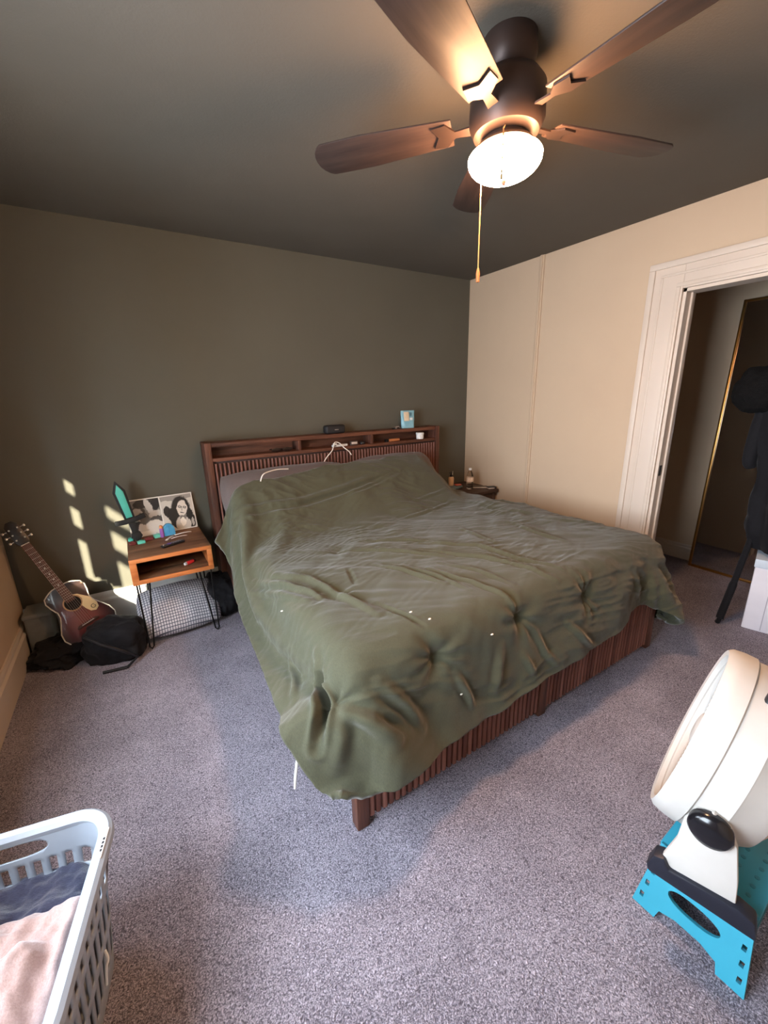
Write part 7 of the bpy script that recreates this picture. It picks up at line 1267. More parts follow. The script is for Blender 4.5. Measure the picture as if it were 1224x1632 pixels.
p_left = portrait_mat('black and white crowd print', [
    (.5, .9, .35, .14, 10, 40), (.62, .80, .10, .22, 20, 190), (.85, .86, .12, .2, -10, 24), (.28, .52, .26, .30, 20, 60), (.26, .58, .17, .20, 10, 168),
    (.45, .40, .14, .26, 30, 90), (.80, .55, .22, .10, 10, 188), (.80, .36, .22, .14, 0, 70), (.72, .22, .30, .16, 0, 216), (.18, .18, .18, .22, 0, 40), (.35, .14, .12, .2, 20, 200), (.5, .05, .5, .06, 0, 226)], 120)
pa = canvas('canvas_picture', .215, .255, .012, p_right)
pa.location = (-2.648, .035, NZ1 + .0015); pa.rotation_euler = (R(-13), 0, R(4))
pa['label'] = 'square black and white canvas portrait of a long haired person in glasses on nightstand'
pb = canvas('canvas_picture', .215, .255, .012, p_left)
pb.location = (-2.848, .025, NZ1 + .0015); pb.rotation_euler = (R(-13), 0, R(3))
pb['label'] = 'busy black and white canvas picture partly behind the toy sword'

# ---- toy sword standing against the wall (plain generic blade)
sw = thing('toy_sword', (-2.918, -.055, NZ1 + .012), 'teal and black foam toy sword standing upright on the nightstand', 'toy')
MAT['foam_black'] = paint('black foam', (18, 20, 20), None, .7)
MAT['foam_teal'] = paint('teal foam', (72, 176, 160), (84, 190, 172), .6, 10)
Mv = Matrix.Rotation(PI / 2, 4, 'X')       # outline XY -> XZ
MB().prism([(-.03, .15), (.03, .15), (.036, .33), (.0, .40), (-.036, .33)], .018, mat=Matrix.Translation((0, .009, 0)) @ Mv, bevel=.002).build('blade', 'foam_black', sw)
MB().prism([(-.018, .155), (.018, .155), (.022, .325), (0, .375), (-.022, .325)], .024, mat=Matrix.Translation((0, .012, 0)) @ Mv, bevel=.001).build('blade_core', 'foam_teal', sw)
MB().prism([(-.085, .155), (-.09, .125), (-.03, .118), (.03, .118), (.09, .125), (.085, .155), (.03, .148), (-.03, .148)], .026, mat=Matrix.Translation((0, .013, 0)) @ Mv, bevel=.003).build('crossguard', 'foam_black', sw)
MB().prism([(-.016, .04), (.016, .04), (.018, .125), (-.018, .125)], .022, mat=Matrix.Translation((0, .011, 0)) @ Mv, bevel=.003).build('grip', 'foam_black', sw)
MB().prism([(-.008, -.0105), (.008, -.0105), (.032, .02), (.026, .048), (-.026, .048), (-.032, .02)], .026, mat=Matrix.Translation((0, .013, 0)) @ Mv, bevel=.003).build('pommel', 'foam_black', sw)
sw.rotation_euler = (R(-6), R(-9), R(8))

def small_block(name, loc, size, col, label, rz=0, cat='toy block'):
    o = MB().box((-size[0] / 2, -size[1] / 2, 0), (size[0] / 2, size[1] / 2, size[2]), .003).box((-size[0] / 4, -size[1] / 4, size[2] - .001), (size[0] / 4, size[1] / 4, size[2] + .004), .002).build(name, paint(name + ' plastic', col, None, .5))
    o.location = loc; o.rotation_euler = (0, 0, rz)
    return tag(o, label, cat)
small_block('toy_block', (-2.962, -.02, NZ1), (.03, .04, .018), (72, 180, 160), 'pale teal block at the very edge of the nightstand beside the sword')
small_block('toy_block', (-2.955, -.115, NZ1), (.035, .035, .018), (110, 44, 44), 'dark red block at the nightstand corner', .2)
small_block('toy_block', (-2.905, -.12, NZ1), (.045, .03, .018), (96, 196, 176), 'bright teal block in front of the sword tip', .1)
small_block('toy_block', (-2.862, -.075, NZ1), (.05, .03, .016), (112, 44, 48), 'dark red block beside the sword pommel', .25)
small_block('toy_block', (-2.805, -.045, NZ1), (.045, .035, .02), (110, 200, 176), 'teal block between the pommel and the purple lighter', .2)
# blue arch toy, purple lighter
ar = []
for q in range(0, 181, 15): ar.append((.038 * math.cos(R(q)), .03 + .055 * math.sin(R(q))))
o = MB().prism([(.038, 0)] + ar + [(-.038, 0)], .022, mat=Matrix.Translation((0, .011, 0)) @ Mv, bevel=.003).box((-.003, -.013, .002), (.003, -.010, .07), .001).build('arch_toy', paint('blue plastic', (58, 140, 190), (96, 178, 214), .4, 20))
o.location = (-2.735, -.045, NZ1); o.rotation_euler = (0, 0, .1)
tag(o, 'bright blue arch shaped ornament in front of the canvas pictures', 'ornament')
lg = thing('lighter', (-2.778, -.06, NZ1), 'purple lighter with orange top standing on the nightstand', 'lighter')
MB().lathe([(0, 0), (.011, 0), (.0125, .003), (.0125, .058), (.010, .062), (0, .062)], 16).build('body', paint('purple plastic', (150, 96, 176), None, .35), lg)
MB().lathe([(0, .062), (.010, .062), (.010, .078), (.006, .082), (0, .082)], 16).build('cap', paint('orange plastic', (226, 150, 90), None, .4), lg)
# pens and paper strips
MAT['paper'] = paint('white paper', (236, 232, 228), None, .8)
def strip(name, a, b, w, col, label, cat):
    a, b = Vector(a), Vector(b)
    d = (b - a); n = Vector((-d.y, d.x, 0)).normalized() * w / 2
    P = [[], []]
    for i in range(9):
        t_ = i / 8
        c = a.lerp(b, t_) + Vector((0, 0, .002 + .004 * math.sin(PI * t_)))
        P[0].append(c - n); P[1].append(c + n)
    m = MB(); m.grid(P)
    o = m.build(name, col)
    s = o.modifiers.new('thickness', 'SOLIDIFY'); s.thickness = .0025; s.offset = 1
    return tag(o, label, cat)
strip('paper_strip', (-2.705, -.075, NZ1), (-2.60, -.055, NZ1), .018, 'paper', 'white folded paper strip lying just below the portrait picture', 'paper')
strip('paper_strip', (-2.765, -.16, NZ1), (-2.715, -.09, NZ1), .014, 'paper', 'short white paper strip slanting by the purple lighter', 'paper')
strip('paper_strip', (-2.735, -.145, NZ1), (-2.635, -.125, NZ1), .012, paint('pinkish paper', (230, 206, 196), None, .8), 'pinkish paper strip behind the black remote', 'paper')
# remote control
rm = thing('remote_control', (-2.735, -.275, NZ1), 'slim black remote control lying on the nightstand top', 'remote', R(24))
MB().box((-.072, -.018, 0), (.072, .018, .016), .006, 3).build('body', 'black_plastic', rm)
MB().lathe([(0, .016), (.012, .016), (.012, .0175), (0, .0178)], 20, (-.025, 0, 0)).build('round_pad', paint('purple rubber', (96, 70, 150), None, .6), rm)
for x in (.0, .015, .03, .045):
    for y in (-.009, .009):
        MB().box((x - .004, y - .004, .0155), (x + .004, y + .004, .018), .001).build('button', paint('grey rubber', (120, 120, 126), None, .6), rm)
MB().lathe([(0, .016), (.004, .016), (.004, .0185), (0, .0185)], 12, (-.060, 0, 0)).build('power_button', paint('pale rubber', (214, 206, 200), None, .6), rm)
# red lighter in the open shelf
rl = thing('red_lighter', (-2.655, -.30, NZ0 + .032), 'red lighter with white end lying inside the nightstand shelf', 'lighter', R(30))
MB().lathe([(0, -.03), (.010, -.03), (.012, -.027), (.012, .02), (0, .02)], 16, (0, 0, 0), 'x').build('body', paint('red plastic', (206, 40, 44), None, .35), rl)
MB().lathe([(0, -.045), (.009, -.044), (.011, -.03), (0, -.03)], 16, (0, 0, 0), 'x').build('end_cap', 'white_plastic', rl)
MB().lathe([(0, .02), (.007, .02), (.007, .034), (0, .034)], 12, (0, 0, 0), 'x').build('valve', 'black_metal', rl)

# ================================================================== UNDER AND BESIDE THE NIGHTSTAND
def dotted():
    mt, nt, b = new_mat('navy cotton with white squares')
    v = coords(nt)
    sep = nd(nt, 'ShaderNodeSeparateXYZ'); nt.links.new(v, sep.inputs[0])
    def cell(o, pitch_, duty):
        a = nd(nt, 'ShaderNodeMath', operation='MULTIPLY'); a.inputs[1].default_value = 1 / pitch_; nt.links.new(o, a.inputs[0])
        f = nd(nt, 'ShaderNodeMath', operation='FRACT'); nt.links.new(a.outputs[0], f.inputs[0])
        l = nd(nt, 'ShaderNodeMath', operation='LESS_THAN'); l.inputs[1].default_value = duty; nt.links.new(f.outputs[0], l.inputs[0])
        return l.outputs[0]
    mul = nd(nt, 'ShaderNodeMath', operation='MULTIPLY')
    nt.links.new(cell(sep.outputs[0], .0155, .74), mul.inputs[0]); nt.links.new(cell(sep.outputs[1], .0185, .76), mul.inputs[1])
    mx = nd(nt, 'ShaderNodeMix'); mx.data_type = 'RGBA'
    nt.links.new(mul.outputs[0], mx.inputs[0])
    mx.inputs[6].default_value = lin((84, 88, 104)); mx.inputs[7].default_value = lin((208, 208, 214))
    nt.links.new(mx.outputs[2], b.inputs['Base Color'])
    b.inputs['Roughness'].default_value = .85
    f = noise_tex(nt, v, 26, 3); add_bump(nt, b, f, .3, .008)
    return mt
dc = cushion(.50, .36, .18, 44, .10, .010, 3.0)
dcu = dc.build('throw_pillow', dotted())
dcu.data.materials.append(MAT['cushion_edge'])
for pgn in dcu.data.polygons:
    if pgn.center.z < .004: pgn.material_index = 1
dcu.location = (-2.755, -.20, .150); dcu.rotation_euler = (R(40), R(2), R(5))
tag(dcu, 'navy throw pillow with white square print under the nightstand', 'pillow')
o = blob((.11, .17, .15), 4.2, .16, 1.8, 5, -.12, 3.0).build('black_bag', 'black_cloth')
o.location = (-2.47, -.10, .121)
tag(o, 'small black soft bag on the carpet between nightstand and bed', 'bag')
# black soft bag beside the guitar
bg = thing('duffel_bag', (-3.135, -.335, 0), 'black soft bag slumped on the carpet in front of the guitar', 'bag', R(-24))
bb = blob((.165, .125, .135), 9.1, .15, 1.7, 5, -.10, 3.0).build('bag_body', 'black_cloth', bg); bb.location = (0, 0, .101)
m = MB().tube([(-.13, -.06, .17), (-.10, -.11, .20), (0, -.14, .16), (.10, -.13, .10), (.15, -.09, .03), (.12, -.16, .012), (0, -.19, .010)], .009, 8)
m.build('strap', 'black_plastic', bg)
bj = blob((.17, .17, .075), 2.7, .25, 2.0, 5, -.04, 2.4).build('black_jacket', 'black_cloth')
bj.location = (-3.40, -.15, .041)
tag(bj, 'crumpled black jacket on the carpet under the guitar body', 'jacket')
# grey bin in the corner
gb = thing('storage_bin', (-3.515, .0, 0), 'small grey fabric bin standing in the dark corner behind the guitar', 'bin')
m = MB(); m.box((-.065, -.09, .0), (.065, .085, .27), .015, 3); m.build('bin_body', paint('grey fabric', (112, 116, 114), (100, 104, 102), .9, 20), gb)
MB().box((-.069, -.094, .255), (.069, .089, .285), .010, 3).build('bin_lid', paint('grey lid', (118, 122, 120), None, .8), gb)

# ================================================================== GUITAR
gt = thing('guitar', (-3.215, -.225, .085), 'dark red sunburst parlour guitar with cream pickguard leaning in the corner', 'guitar')
gh = Vector((-3.545, .02, .845))
gz = (gh - Vector(gt.location)).normalized()
gn = Vector((.30, -1.0, .1)); gn = (gn - gz * gn.dot(gz)).normalized()    # front of the body
gx = (-gn).cross(gz).normalized()
gy = -gn
gmat = Matrix(((gx.x, gy.x, gz.x), (gx.y, gy.y, gz.y), (gx.z, gy.z, gz.z))).to_4x4(); gmat.translation = gt.location
gt.matrix_world = gmat @ Matrix.Scale(.96, 4)
def gwidth(s):
    """half width of the body at s = 0 (tail) .. 1 (neck joint)"""
    pts = [(0, 0), (.02, .055), (.06, .095), (.14, .135), (.25, .152), (.36, .145), (.48, .118), (.58, .096), (.66, .092), (.76, .105), (.85, .112), (.92, .102), (.97, .07), (.99, .045), (1, .0)]
    for (a, p), (b, q) in zip(pts, pts[1:]):
        if a <= s <= b: return p + (q - p) * (s - a) / (b - a)
    return 0
BL = .42
ss = [0, .005, .015, .03, .05, .08, .11, .15, .2, .25, .3, .36, .42, .48, .53, .58, .62, .66, .71, .76, .81, .85, .89, .92, .95, .975, .99, 1]
outl = [(gwidth(s), s * BL) for s in ss] + [(-gwidth(s), s * BL) for s in ss[-2:0:-1]]
def burst():
    mt, nt, b = new_mat('red sunburst lacquer')
    tc = nd(nt, 'ShaderNodeTexCoord'); mp = nd(nt, 'ShaderNodeMapping')
    mp.inputs['Location'].default_value = (0, 0, -.15); mp.inputs['Scale'].default_value = (5.6, .0, 4.2)
    mp.vector_type = 'POINT'; nt.links.new(tc.outputs['Object'], mp.inputs['Vector'])
    ad = nd(nt, 'ShaderNodeVectorMath', operation='ADD'); ad.inputs[1].default_value = (0, 0, -.50)
    nt.links.new(mp.outputs[0], ad.inputs[0])
    ln = nd(nt, 'ShaderNodeVectorMath', operation='LENGTH'); nt.links.new(ad.outputs[0], ln.inputs[0])
    nt.links.new(ramp(nt, ln.outputs['Value'], [(.15, lin((112, 36, 34))), (.5, lin((84, 26, 28))), (.85, lin((34, 24, 26)))]), b.inputs['Base Color'])
    b.inputs['Roughness'].default_value = .3
    b.inputs['Coat Weight'].default_value = .4
    return mt
Mg = Matrix.Rotation(PI / 2, 4, 'X')
MB().prism(outl, .09, mat=Matrix.Translation((0, .09, 0)) @ Mg, bevel=.003).build('body', burst(), gt)
MB().tube([(x, -.001, z) for x, z in outl], .0035, 6, closed=True).build('binding', paint('cream binding', (196, 190, 178), None, .4), gt)
def disc(r, n=28, cx=0, cz=0): return [(cx + r * math.cos(2 * PI * q / n), cz + r * math.sin(2 * PI * q / n)) for q in range(n)]
MB().prism(disc(.052, 32, 0, .285), .0015, holes=[disc(.044, 32, 0, .285)], mat=Matrix.Translation((0, .0, 0)) @ Mg).build('rosette', paint('amber rosette', (170, 130, 90), None, .4), gt)
MB().prism(disc(.044, 32, 0, .285), .002, mat=Matrix.Translation((0, .0005, 0)) @ Mg).build('sound_hole_disc', paint('sound hole shade', (16, 13, 12), None, .9), gt)  # dark disc on the solid body stands for the shaded opening
pgp = [(.020, .335), (.047, .322), (.088, .27), (.104, .215), (.098, .185), (.075, .172), (.050, .185), (.036, .215), (.030, .245), (.045, .262), (.053, .285), (.046, .31)]
pg = MB().prism(pgp, .003, mat=Matrix.Translation((0, -.0005, 0)) @ Mg, bevel=.0008).build('pickguard', paint('cream pickguard', (224, 200, 150), None, .35), gt)
gl = [(.076 + .012 * math.cos(R(q)), -.005, .204 + .012 * math.sin(R(q))) for q in range(40, 361, 20)] + [(.078, -.005, .204)]
MB().tube(gl, .0018, 6).build('letter_mark', paint('dark print', (50, 40, 36), None, .6), pg)
br_ = MB().prism([(-.062, .118), (.062, .118), (.066, .13), (.05, .142), (-.05, .142), (-.066, .13)], .008, mat=Matrix.Translation((0, 0, 0)) @ Mg, bevel=.002).build('bridge', wood('rosewood', (44, 24, 20), (70, 40, 32), 'x'), gt)
MB().box((-.036, -.0115, .131), (.036, -.008, .134), .0005).build('saddle', 'white_plastic', br_)
nk = MB().box((-.024, -.008, BL - .12), (.024, -.001, .735), .002).build('fretboard', wood('rosewood board', (74, 46, 40), (112, 76, 66), 'z'), gt)
MB().box((-.021, 0, BL - .01), (.021, .022, .735), .009, 3).build('neck', wood('dark mahogany neck', (44, 26, 22), (66, 40, 32), 'z'), gt)
MAT['nickel'] = paint('nickel', (190, 186, 178), None, .3, metal=1.0)
for k in range(18):
    z = .735 - .64 * (1 - 2 ** (-(k + 1) / 12))
    MB().box((-.0235, -.0095, z - .001), (.0235, -.0078, z + .001)).build('fret', 'nickel', nk, smooth=False)
for z in (.60, .555, .51, .47, .425):
    MB().prism(disc(.004, 12, 0, z), .001, mat=Matrix.Translation((0, -.0079, 0)) @ Mg).build('inlay_dot', 'white_plastic', nk)
hs = MB().prism([(-.024, .735), (.024, .735), (.036, .76), (.034, .87), (.016, .895), (-.016, .895), (-.034, .87), (-.036, .76)], .016, mat=Matrix.Translation((0, .016, 0)) @ Matrix.Rotation(0, 4, 'X') @ Mg, bevel=.002).build('headstock', paint('black lacquer', (24, 20, 20), None, .35), gt)
MB().box((-.022, -.011, .733), (.022, -.004, .738), .001).build('nut', 'white_plastic', gt)
for sx in (-1, 1):
    for z in (.775, .81, .845):
        MB().tube([(sx * .034, .012, z), (sx * .052, .012, z)], .003, 8).box((sx * .050, .008, z - .008), (sx * .062, .016, z + .008), .003).lathe([(0, 0), (.005, 0), (.004, .016), (0, .017)], 12, (sx * .022, -.012, z), 'y').build('tuning_peg', 'nickel', hs)
for i in range(6):
    x0_ = -.030 + i * .012
    x1_ = -.017 + i * .0068
    MB().tube([(x0_, -.012, .132), (x1_, -.0125, .735)], .0006, 5).build('string', 'nickel', gt)

# ================================================================== THINGS ON THE HEADBOARD
def place(o, loc, rz=0):
    o.location = loc
    o.rotation_euler = (0, 0, rz)
    return o
TOPZ = HT - .004
sp = place(thing('speaker', (0, 0, 0), 'black rounded portable speaker on top of the headboard', 'speaker'), (-1.435, -.005, TOPZ))
MB().box((-.088, -.035, 0), (.088, .035, .068), .02, 4).build('body', paint('black speaker grille', (28, 26, 27), (20, 19, 20), .7, 400), sp)
MB().box((-.012, -.0365, .028), (.022, -.034, .036), .001).build('badge', paint('grey badge', (120, 112, 106), None, .5), sp)
MB().box((-.05, -.012, .066), (.05, .012, .070), .002).build('button_strip', 'black_plastic', sp)
# blue pouch standing on the headboard
pc = place(thing('snack_pouch', (0, 0, 0), 'pale blue plastic pouch with printed label standing on the headboard', 'pouch'), (-.705, -.0, TOPZ), R(-8))
P = []
for j in range(17):
    z = .152 * j / 16
    row = []
    tk = .024 * (1 - (j / 16) ** 1.6) + .002
    for i in range(40):
        a = 2 * PI * i / 40
        row.append(((.062 + .006 * j / 16) * math.copysign(abs(math.cos(a)) ** .5, math.cos(a)), tk * math.copysign(abs(math.sin(a)) ** .8, math.sin(a)) + .002 * math.sin(9 * z / .15 + i), z))
    P.append(row)
m = MB(); m.grid(P, True)
m.bm.verts.ensure_lookup_table()
m.bm.faces.new([m.bm.verts[i] for i in range(39, -1, -1)]); m.bm.faces.new([m.bm.verts[16 * 40 + i] for i in range(40)])
m.build('pouch_body', paint('pale blue film', (116, 168, 184), (136, 184, 196), .35, 12), pc)
lm = paint('cream label print', (222, 206, 178), (206, 184, 150), .6, 60)
MB().box((-.046, -.0235, .062), (.004, -.018, .142), .001, rot=Matrix.Rotation(R(-8), 3, 'X')).build('label_panel', lm, pc)
dk = paint('dark teal print', (52, 92, 112), None, .6)
for z in (.128, .118, .108): MB().box((.018, -.0175, z), (.034, -.0125, z + .005), rot=Matrix.Rotation(R(-8), 3, 'X')).build('print_mark', dk, pc)
MB().box((.014, -.022, .068), (.042, -.016, .09), .001, rot=Matrix.Rotation(R(-8), 3, 'X')).build('print_mark', paint('white print', (214, 222, 222), None, .6), pc)
# little clutter left of the pouch
cl = place(thing('hair_clip', (0, 0, 0), 'small tangled grey hair clip beside the blue pouch', 'hair clip'), (-.83, -.02, TOPZ), .2)
MB().tube([(-.05, 0, .005), (-.02, .012, .013), (.01, -.008, .02), (.04, .005, .007), (.05, .02, .005)], .005, 8).tube([(-.03, -.015, .005), (0, 0, .018), (.03, .02, .008)], .004, 8).build('clip_wire', paint('grey plastic', (132, 118, 108), None, .5), cl)
MB().box((-.055, -.012, .0), (-.02, .012, .012), .004).build('clip_grip', 'black_plastic', cl)
SHZ = 1.108
# white jar in the right cubby
jr = place(thing('cream_jar', (0, 0, 0), 'white lidded jar in the right headboard cubby', 'jar'), (-.60, -.045, SHZ))
MB().lathe([(0, 0), (.030, 0), (.034, .004), (.034, .036), (.031, .040), (0, .040)], 28).build('jar_body', 'white_plastic', jr)
MB().lathe([(0, .040), (.036, .040), (.037, .042), (.037, .056), (.035, .058), (0, .058)], 28).build('lid', 'white_plastic', jr)
# wooden folding knife
kn = place(thing('pocket_knife', (0, 0, 0), 'wooden handled pocket knife in the right headboard cubby', 'knife'), (-.90, -.05, SHZ), R(6))
MB().box((-.05, -.010, .002), (.075, .010, .024), .006, 3).build('handle', wood('honey wood', (150, 88, 50), (196, 128, 80), 'x'), kn)
MB().box((-.085, -.011, .001), (-.05, .011, .026), .004).build('bolster', 'black_metal', kn)
# glasses case / tray in left cubby
gc = place(thing('sunglasses', (0, 0, 0), 'folded dark sunglasses in the left headboard cubby', 'sunglasses'), (-1.90, -.055, SHZ), R(2))
MAT['dark_acetate'] = paint('dark brown acetate', (34, 22, 18), None, .25)
for sx in (-1, 1):
    MB().prism([(.038 * math.cos(R(q)) * 1.0 + sx * .042, .018 + .016 * math.sin(R(q))) for q in range(0, 360, 20)], .004, mat=Mv, bevel=.001).build('lens', 'dark_acetate', gc)
    MB().tube([(sx * .078, .0, .026), (sx * .085, .02, .024), (sx * .02, .035, .014), (-sx * .04, .036, .008)], .004, 8).build('temple', 'dark_acetate', gc)
MB().tube([(-.01, 0, .022), (0, -.003, .026), (.01, 0, .022)], .003, 8).build('bridge', 'dark_acetate', gc)
# power bank and small gadgets with cable
pbk = place(thing('power_strip', (0, 0, 0), 'slim white charging bar in the middle headboard cubby', 'charger'), (-1.42, -.05, SHZ), R(3))
MB().box((-.065, -.010, 0), (.075, .010, .018), .005, 3).build('body', 'white_plastic', pbk)
for x in (-.055, -.042): MB().box((x, -.012, .004), (x + .008, -.009, .013), .001).build('port', 'black_plastic', pbk)
gd = place(thing('card_box', (0, 0, 0), 'small grey and white box in the middle headboard cubby', 'box'), (-1.285, -.05, SHZ))
MB().box((-.034, -.012, 0), (.034, .012, .034), .003).build('box_body', paint('dark box card', (66, 54, 48), None, .7), gd)
MB().box((-.028, -.0135, .010), (.026, -.0115, .028), .001).build('box_label', paint('pale label', (190, 176, 164), None, .7), gd)
wt = place(thing('earbud_case', (0, 0, 0), 'tiny dark earbud case beside the grey box in the headboard', 'case'), (-1.205, -.05, SHZ))
MB().box((-.022, -.016, 0), (.022, .016, .024), .010, 4).build('case_body', 'black_plastic', wt)
MB().lathe([(0, 0), (.006, 0), (.005, .003), (0, .003)], 12, (-.004, -.016, .013), 'y').build('case_stud', 'nickel', wt)
# charging cables
MAT['cable'] = paint('white cable rubber', (232, 226, 216), None, .5)
def spline(pts, n=10):
    pts = [Vector(p) for p in pts]
    q = [pts[0] * 2 - pts[1]] + pts + [pts[-1] * 2 - pts[-2]]
    out = []
    for i in range(1, len(q) - 2):
        for k in range(n):
            t_ = k / n
            a, b, c, d = q[i - 1], q[i], q[i + 1], q[i + 2]
            out.append(.5 * ((2 * b) + (c - a) * t_ + (2 * a - 5 * b + 4 * c - d) * t_ ** 2 + (3 * b - a - 3 * c + d) * t_ ** 3))
    out.append(pts[-1])
    return out
cb = thing('charging_cable', (-1.45, -.09, 1.0), 'white charging cable looping out of the middle headboard cubby', 'cable')
co_ = Vector(cb.location)
MB().tube([p - co_ for p in spline([(-1.60, -.12, 1.0), (-1.56, -.112, 1.045), (-1.51, -.105, 1.09), (-1.488, -.098, 1.138), (-1.465, -.085, 1.150), (-1.43, -.09, 1.135), (-1.40, -.10, 1.10), (-1.365, -.108, 1.07), (-1.345, -.112, 1.04)])], .0038, 8).build('cord', 'cable', cb)
MB().box(tuple(Vector((-1.487, -.085, 1.127)) - co_), tuple(Vector((-1.455, -.068, 1.14)) - co_), .003).build('plug', 'white_plastic', cb)

# ================================================================== RIGHT NIGHTSTAND
rn = thing('side_table', (-.13, -.15, 0), 'dark brown side table wedged between the bed and the beige wall', 'side table')
MAT['dark_table'] = wood('dark brown laminate', (48, 34, 27), (78, 56, 44), 'x', 9)
MB().box((-.21, -.24, .575), (.22, .23, .605), .004).build('table_top', 'dark_table', rn)
for x in (-.19, .16):
    for y in (-.22, .17):
        MB().box((x, y, 0), (x + .04, y + .04, .575), .003).build('leg', 'dark_table', rn)
MB().box((-.18, -.21, .20), (.19, .20, .22), .003).build('lower_shelf', 'dark_table', rn)
MB().box((-.15, -.215, .49), (.16, -.20, .575), .002).box((-.185, -.18, .49), (-.17, .17, .575), .002).box((.18, -.18, .49), (.195, .17, .575), .002).build('apron', 'dark_table', rn)
TZ = .605
# clear water bottle
def clear_plastic():
    mt = bpy.data.materials.new('clear bottle plastic'); mt.use_nodes = True
    b = mt.node_tree.nodes['Principled BSDF']
    b.inputs['Base Color'].default_value = (.97, .97, .97, 1)
    b.inputs['Transmission Weight'].default_value = 1
    b.inputs['Roughness'].default_value = .05
    b.inputs['IOR'].default_value = 1.2
    return mt
MAT['clear'] = clear_plastic()
wb = place(thing('water_bottle', (0, 0, 0), 'clear plastic water bottle with pale label on the side table', 'bottle'), (-.125, -.215, TZ))
MB().lathe([(0, .006), (.026, 0), (.032, .006), (.033, .03), (.030, .036), (.033, .042), (.030, .05), (.033, .056), (.033, .115), (.030, .135), (.018, .165), (.012, .178), (.012, .192)], 28, caps=False).build('bottle_body', 'clear', wb)
MB().lathe([(.0338, .072), (.0342, .074), (.0342, .112), (.0338, .114)], 28, caps=False).build('label_band', paint('cream label', (240, 220, 196), (216, 180, 150), .5, 70), wb)
MB().lathe([(0, .203), (.013, .202), (.014, .198), (.014, .184), (.0125, .184)], 20).build('cap', 'white_plastic', wb)
# teal tray with beige lotion bottle and a red packet
tr = place(thing('tray', (0, 0, 0), 'small grey blue tray on the side table under the lotion bottle', 'tray'), (-.245, -.115, TZ), .2)
MB().box((-.08, -.06, 0), (.08, .06, .030), .012, 3).build('tray_body', paint('grey blue plastic', (96, 112, 116), None, .5), tr)
lb = place(thing('lotion_bottle', (0, 0, 0), 'beige lotion bottle with dark pump standing on the grey blue tray', 'bottle'), (-.262, -.10, TZ + .031))
MB().lathe([(0, 0), (.022, 0), (.025, .004), (.027, .07), (.024, .082), (.012, .088), (0, .088)], 24).build('bottle_body', paint('beige plastic', (214, 180, 146), None, .45), lb)
MB().lathe([(0, .088), (.014, .088), (.014, .104), (.006, .108), (.005, .124), (0, .124)], 16).build('pump_collar', 'black_plastic', lb)
MB().tube([(-.022, 0, .125), (.0, 0, .130), (.010, 0, .128)], .005, 8).build('pump_nozzle', 'black_plastic', lb)
MB().tube([(.012, -.004, .09), (.016, -.004, .14)], .0022, 6).build('dip_straw', 'white_plastic', lb)
rp = MB().box((-.03, -.022, 0), (.03, .022, .012), .005, 3).build('candy_packet', paint('red packet foil', (186, 80, 74), (214, 130, 110), .4, 40)); place(rp, (-.205, -.135, TZ + .031), -.3)
tag(rp, 'small red packet lying on the grey blue tray', 'packet')
ph = place(thing('phone', (0, 0, 0), 'black phone with pale edge lying on the side table by the wall', 'phone'), (0.0, -.225, TZ), R(-38))
MB().box((-.075, -.036, 0), (.075, .036, .009), .004, 3).build('phone_body', paint('pale phone shell', (196, 176, 156), None, .4), ph)
MB().box((-.072, -.034, .0085), (.072, .034, .0105), .001).build('screen', paint('black glass', (12, 12, 13), None, .08), ph)
vp = place(thing('cigarette_pack', (0, 0, 0), 'flat black and white pack beside the phone on the side table', 'packet'), (.045, -.335, TZ), R(-20))
MB().box((-.04, -.03, 0), (.04, .03, .02), .003).build('pack_body', 'black_plastic', vp)
MB().box((-.041, -.031, .004), (.02, .031, .012), .001).build('pack_band', paint('pale band', (206, 186, 166), None, .5), vp)

# ================================================================== HALL
mr = thing('floor_mirror', (1.13, -1.66, 0), 'tall leaning mirror with thin gold frame in the hall beyond the doorway', 'mirror')
MAT['mirror'] = paint('mirror glass', (205, 205, 205), None, .03, metal=1.0)
MAT['gold'] = paint('gold frame', (200, 150, 84), None, .3, metal=1.0)
mw, mh = .80, 2.12
MB().box((.004, -mw + .01, .01), (.018, -.01, mh - .01)).build('mirror_backing', 'black_plastic', mr, smooth=False)
MB().box((0, -mw + .015, .015), (.004, -.015, mh - .015)).build('mirror_glass', 'mirror', mr, smooth=False)
m = MB()
for a, b in (((-.012, -mw, 0), (.018, -mw + .018, mh)), ((-.012, -.018, 0), (.018, 0, mh)), ((-.012, -mw + .018, 0), (.018, -.018, .018)), ((-.012, -mw + .018, mh - .018), (.018, -.018, mh))):
    m.box(a, b, .004)
m.build('mirror_frame', 'gold', mr)
mr.rotation_euler = (0, R(2.2), R(-2))
# coat hanging on the open door
ct = thing('black_coat', (.52, -2.36, .95), 'long black coat hanging on the open hall door beside the mirror', 'coat')
P = []
for j in range(41):
    t_ = j / 40
    z = .68 - 1.12 * t_
    w = .12 + .13 * min(1, t_ * 5) + .02 * math.sin(t_ * 9)
    if t_ > .9: w *= 1 - (t_ - .9) * 1.2
    row = []
    for i in range(48):
        a = 2 * PI * i / 48
        f = 1 + .09 * math.sin(a * 7 + z * 2) + .10 * fbm((math.cos(a) * 2, math.sin(a) * 2, z * 3), 1.5)
        row.append((w * .95 * math.cos(a) * f, w * .80 * math.sin(a) * f + .03 * math.sin(z * 4), z))
    P.append(row)
m = MB(); m.grid(P, True)
m.bm.verts.ensure_lookup_table()
m.bm.faces.new([m.bm.verts[i] for i in range(48)]); m.bm.faces.new([m.bm.verts[40 * 48 + i] for i in range(47, -1, -1)])
bmesh.ops.recalc_face_normals(m.bm, faces=m.bm.faces)
m.build('coat_body', 'black_cloth', ct)
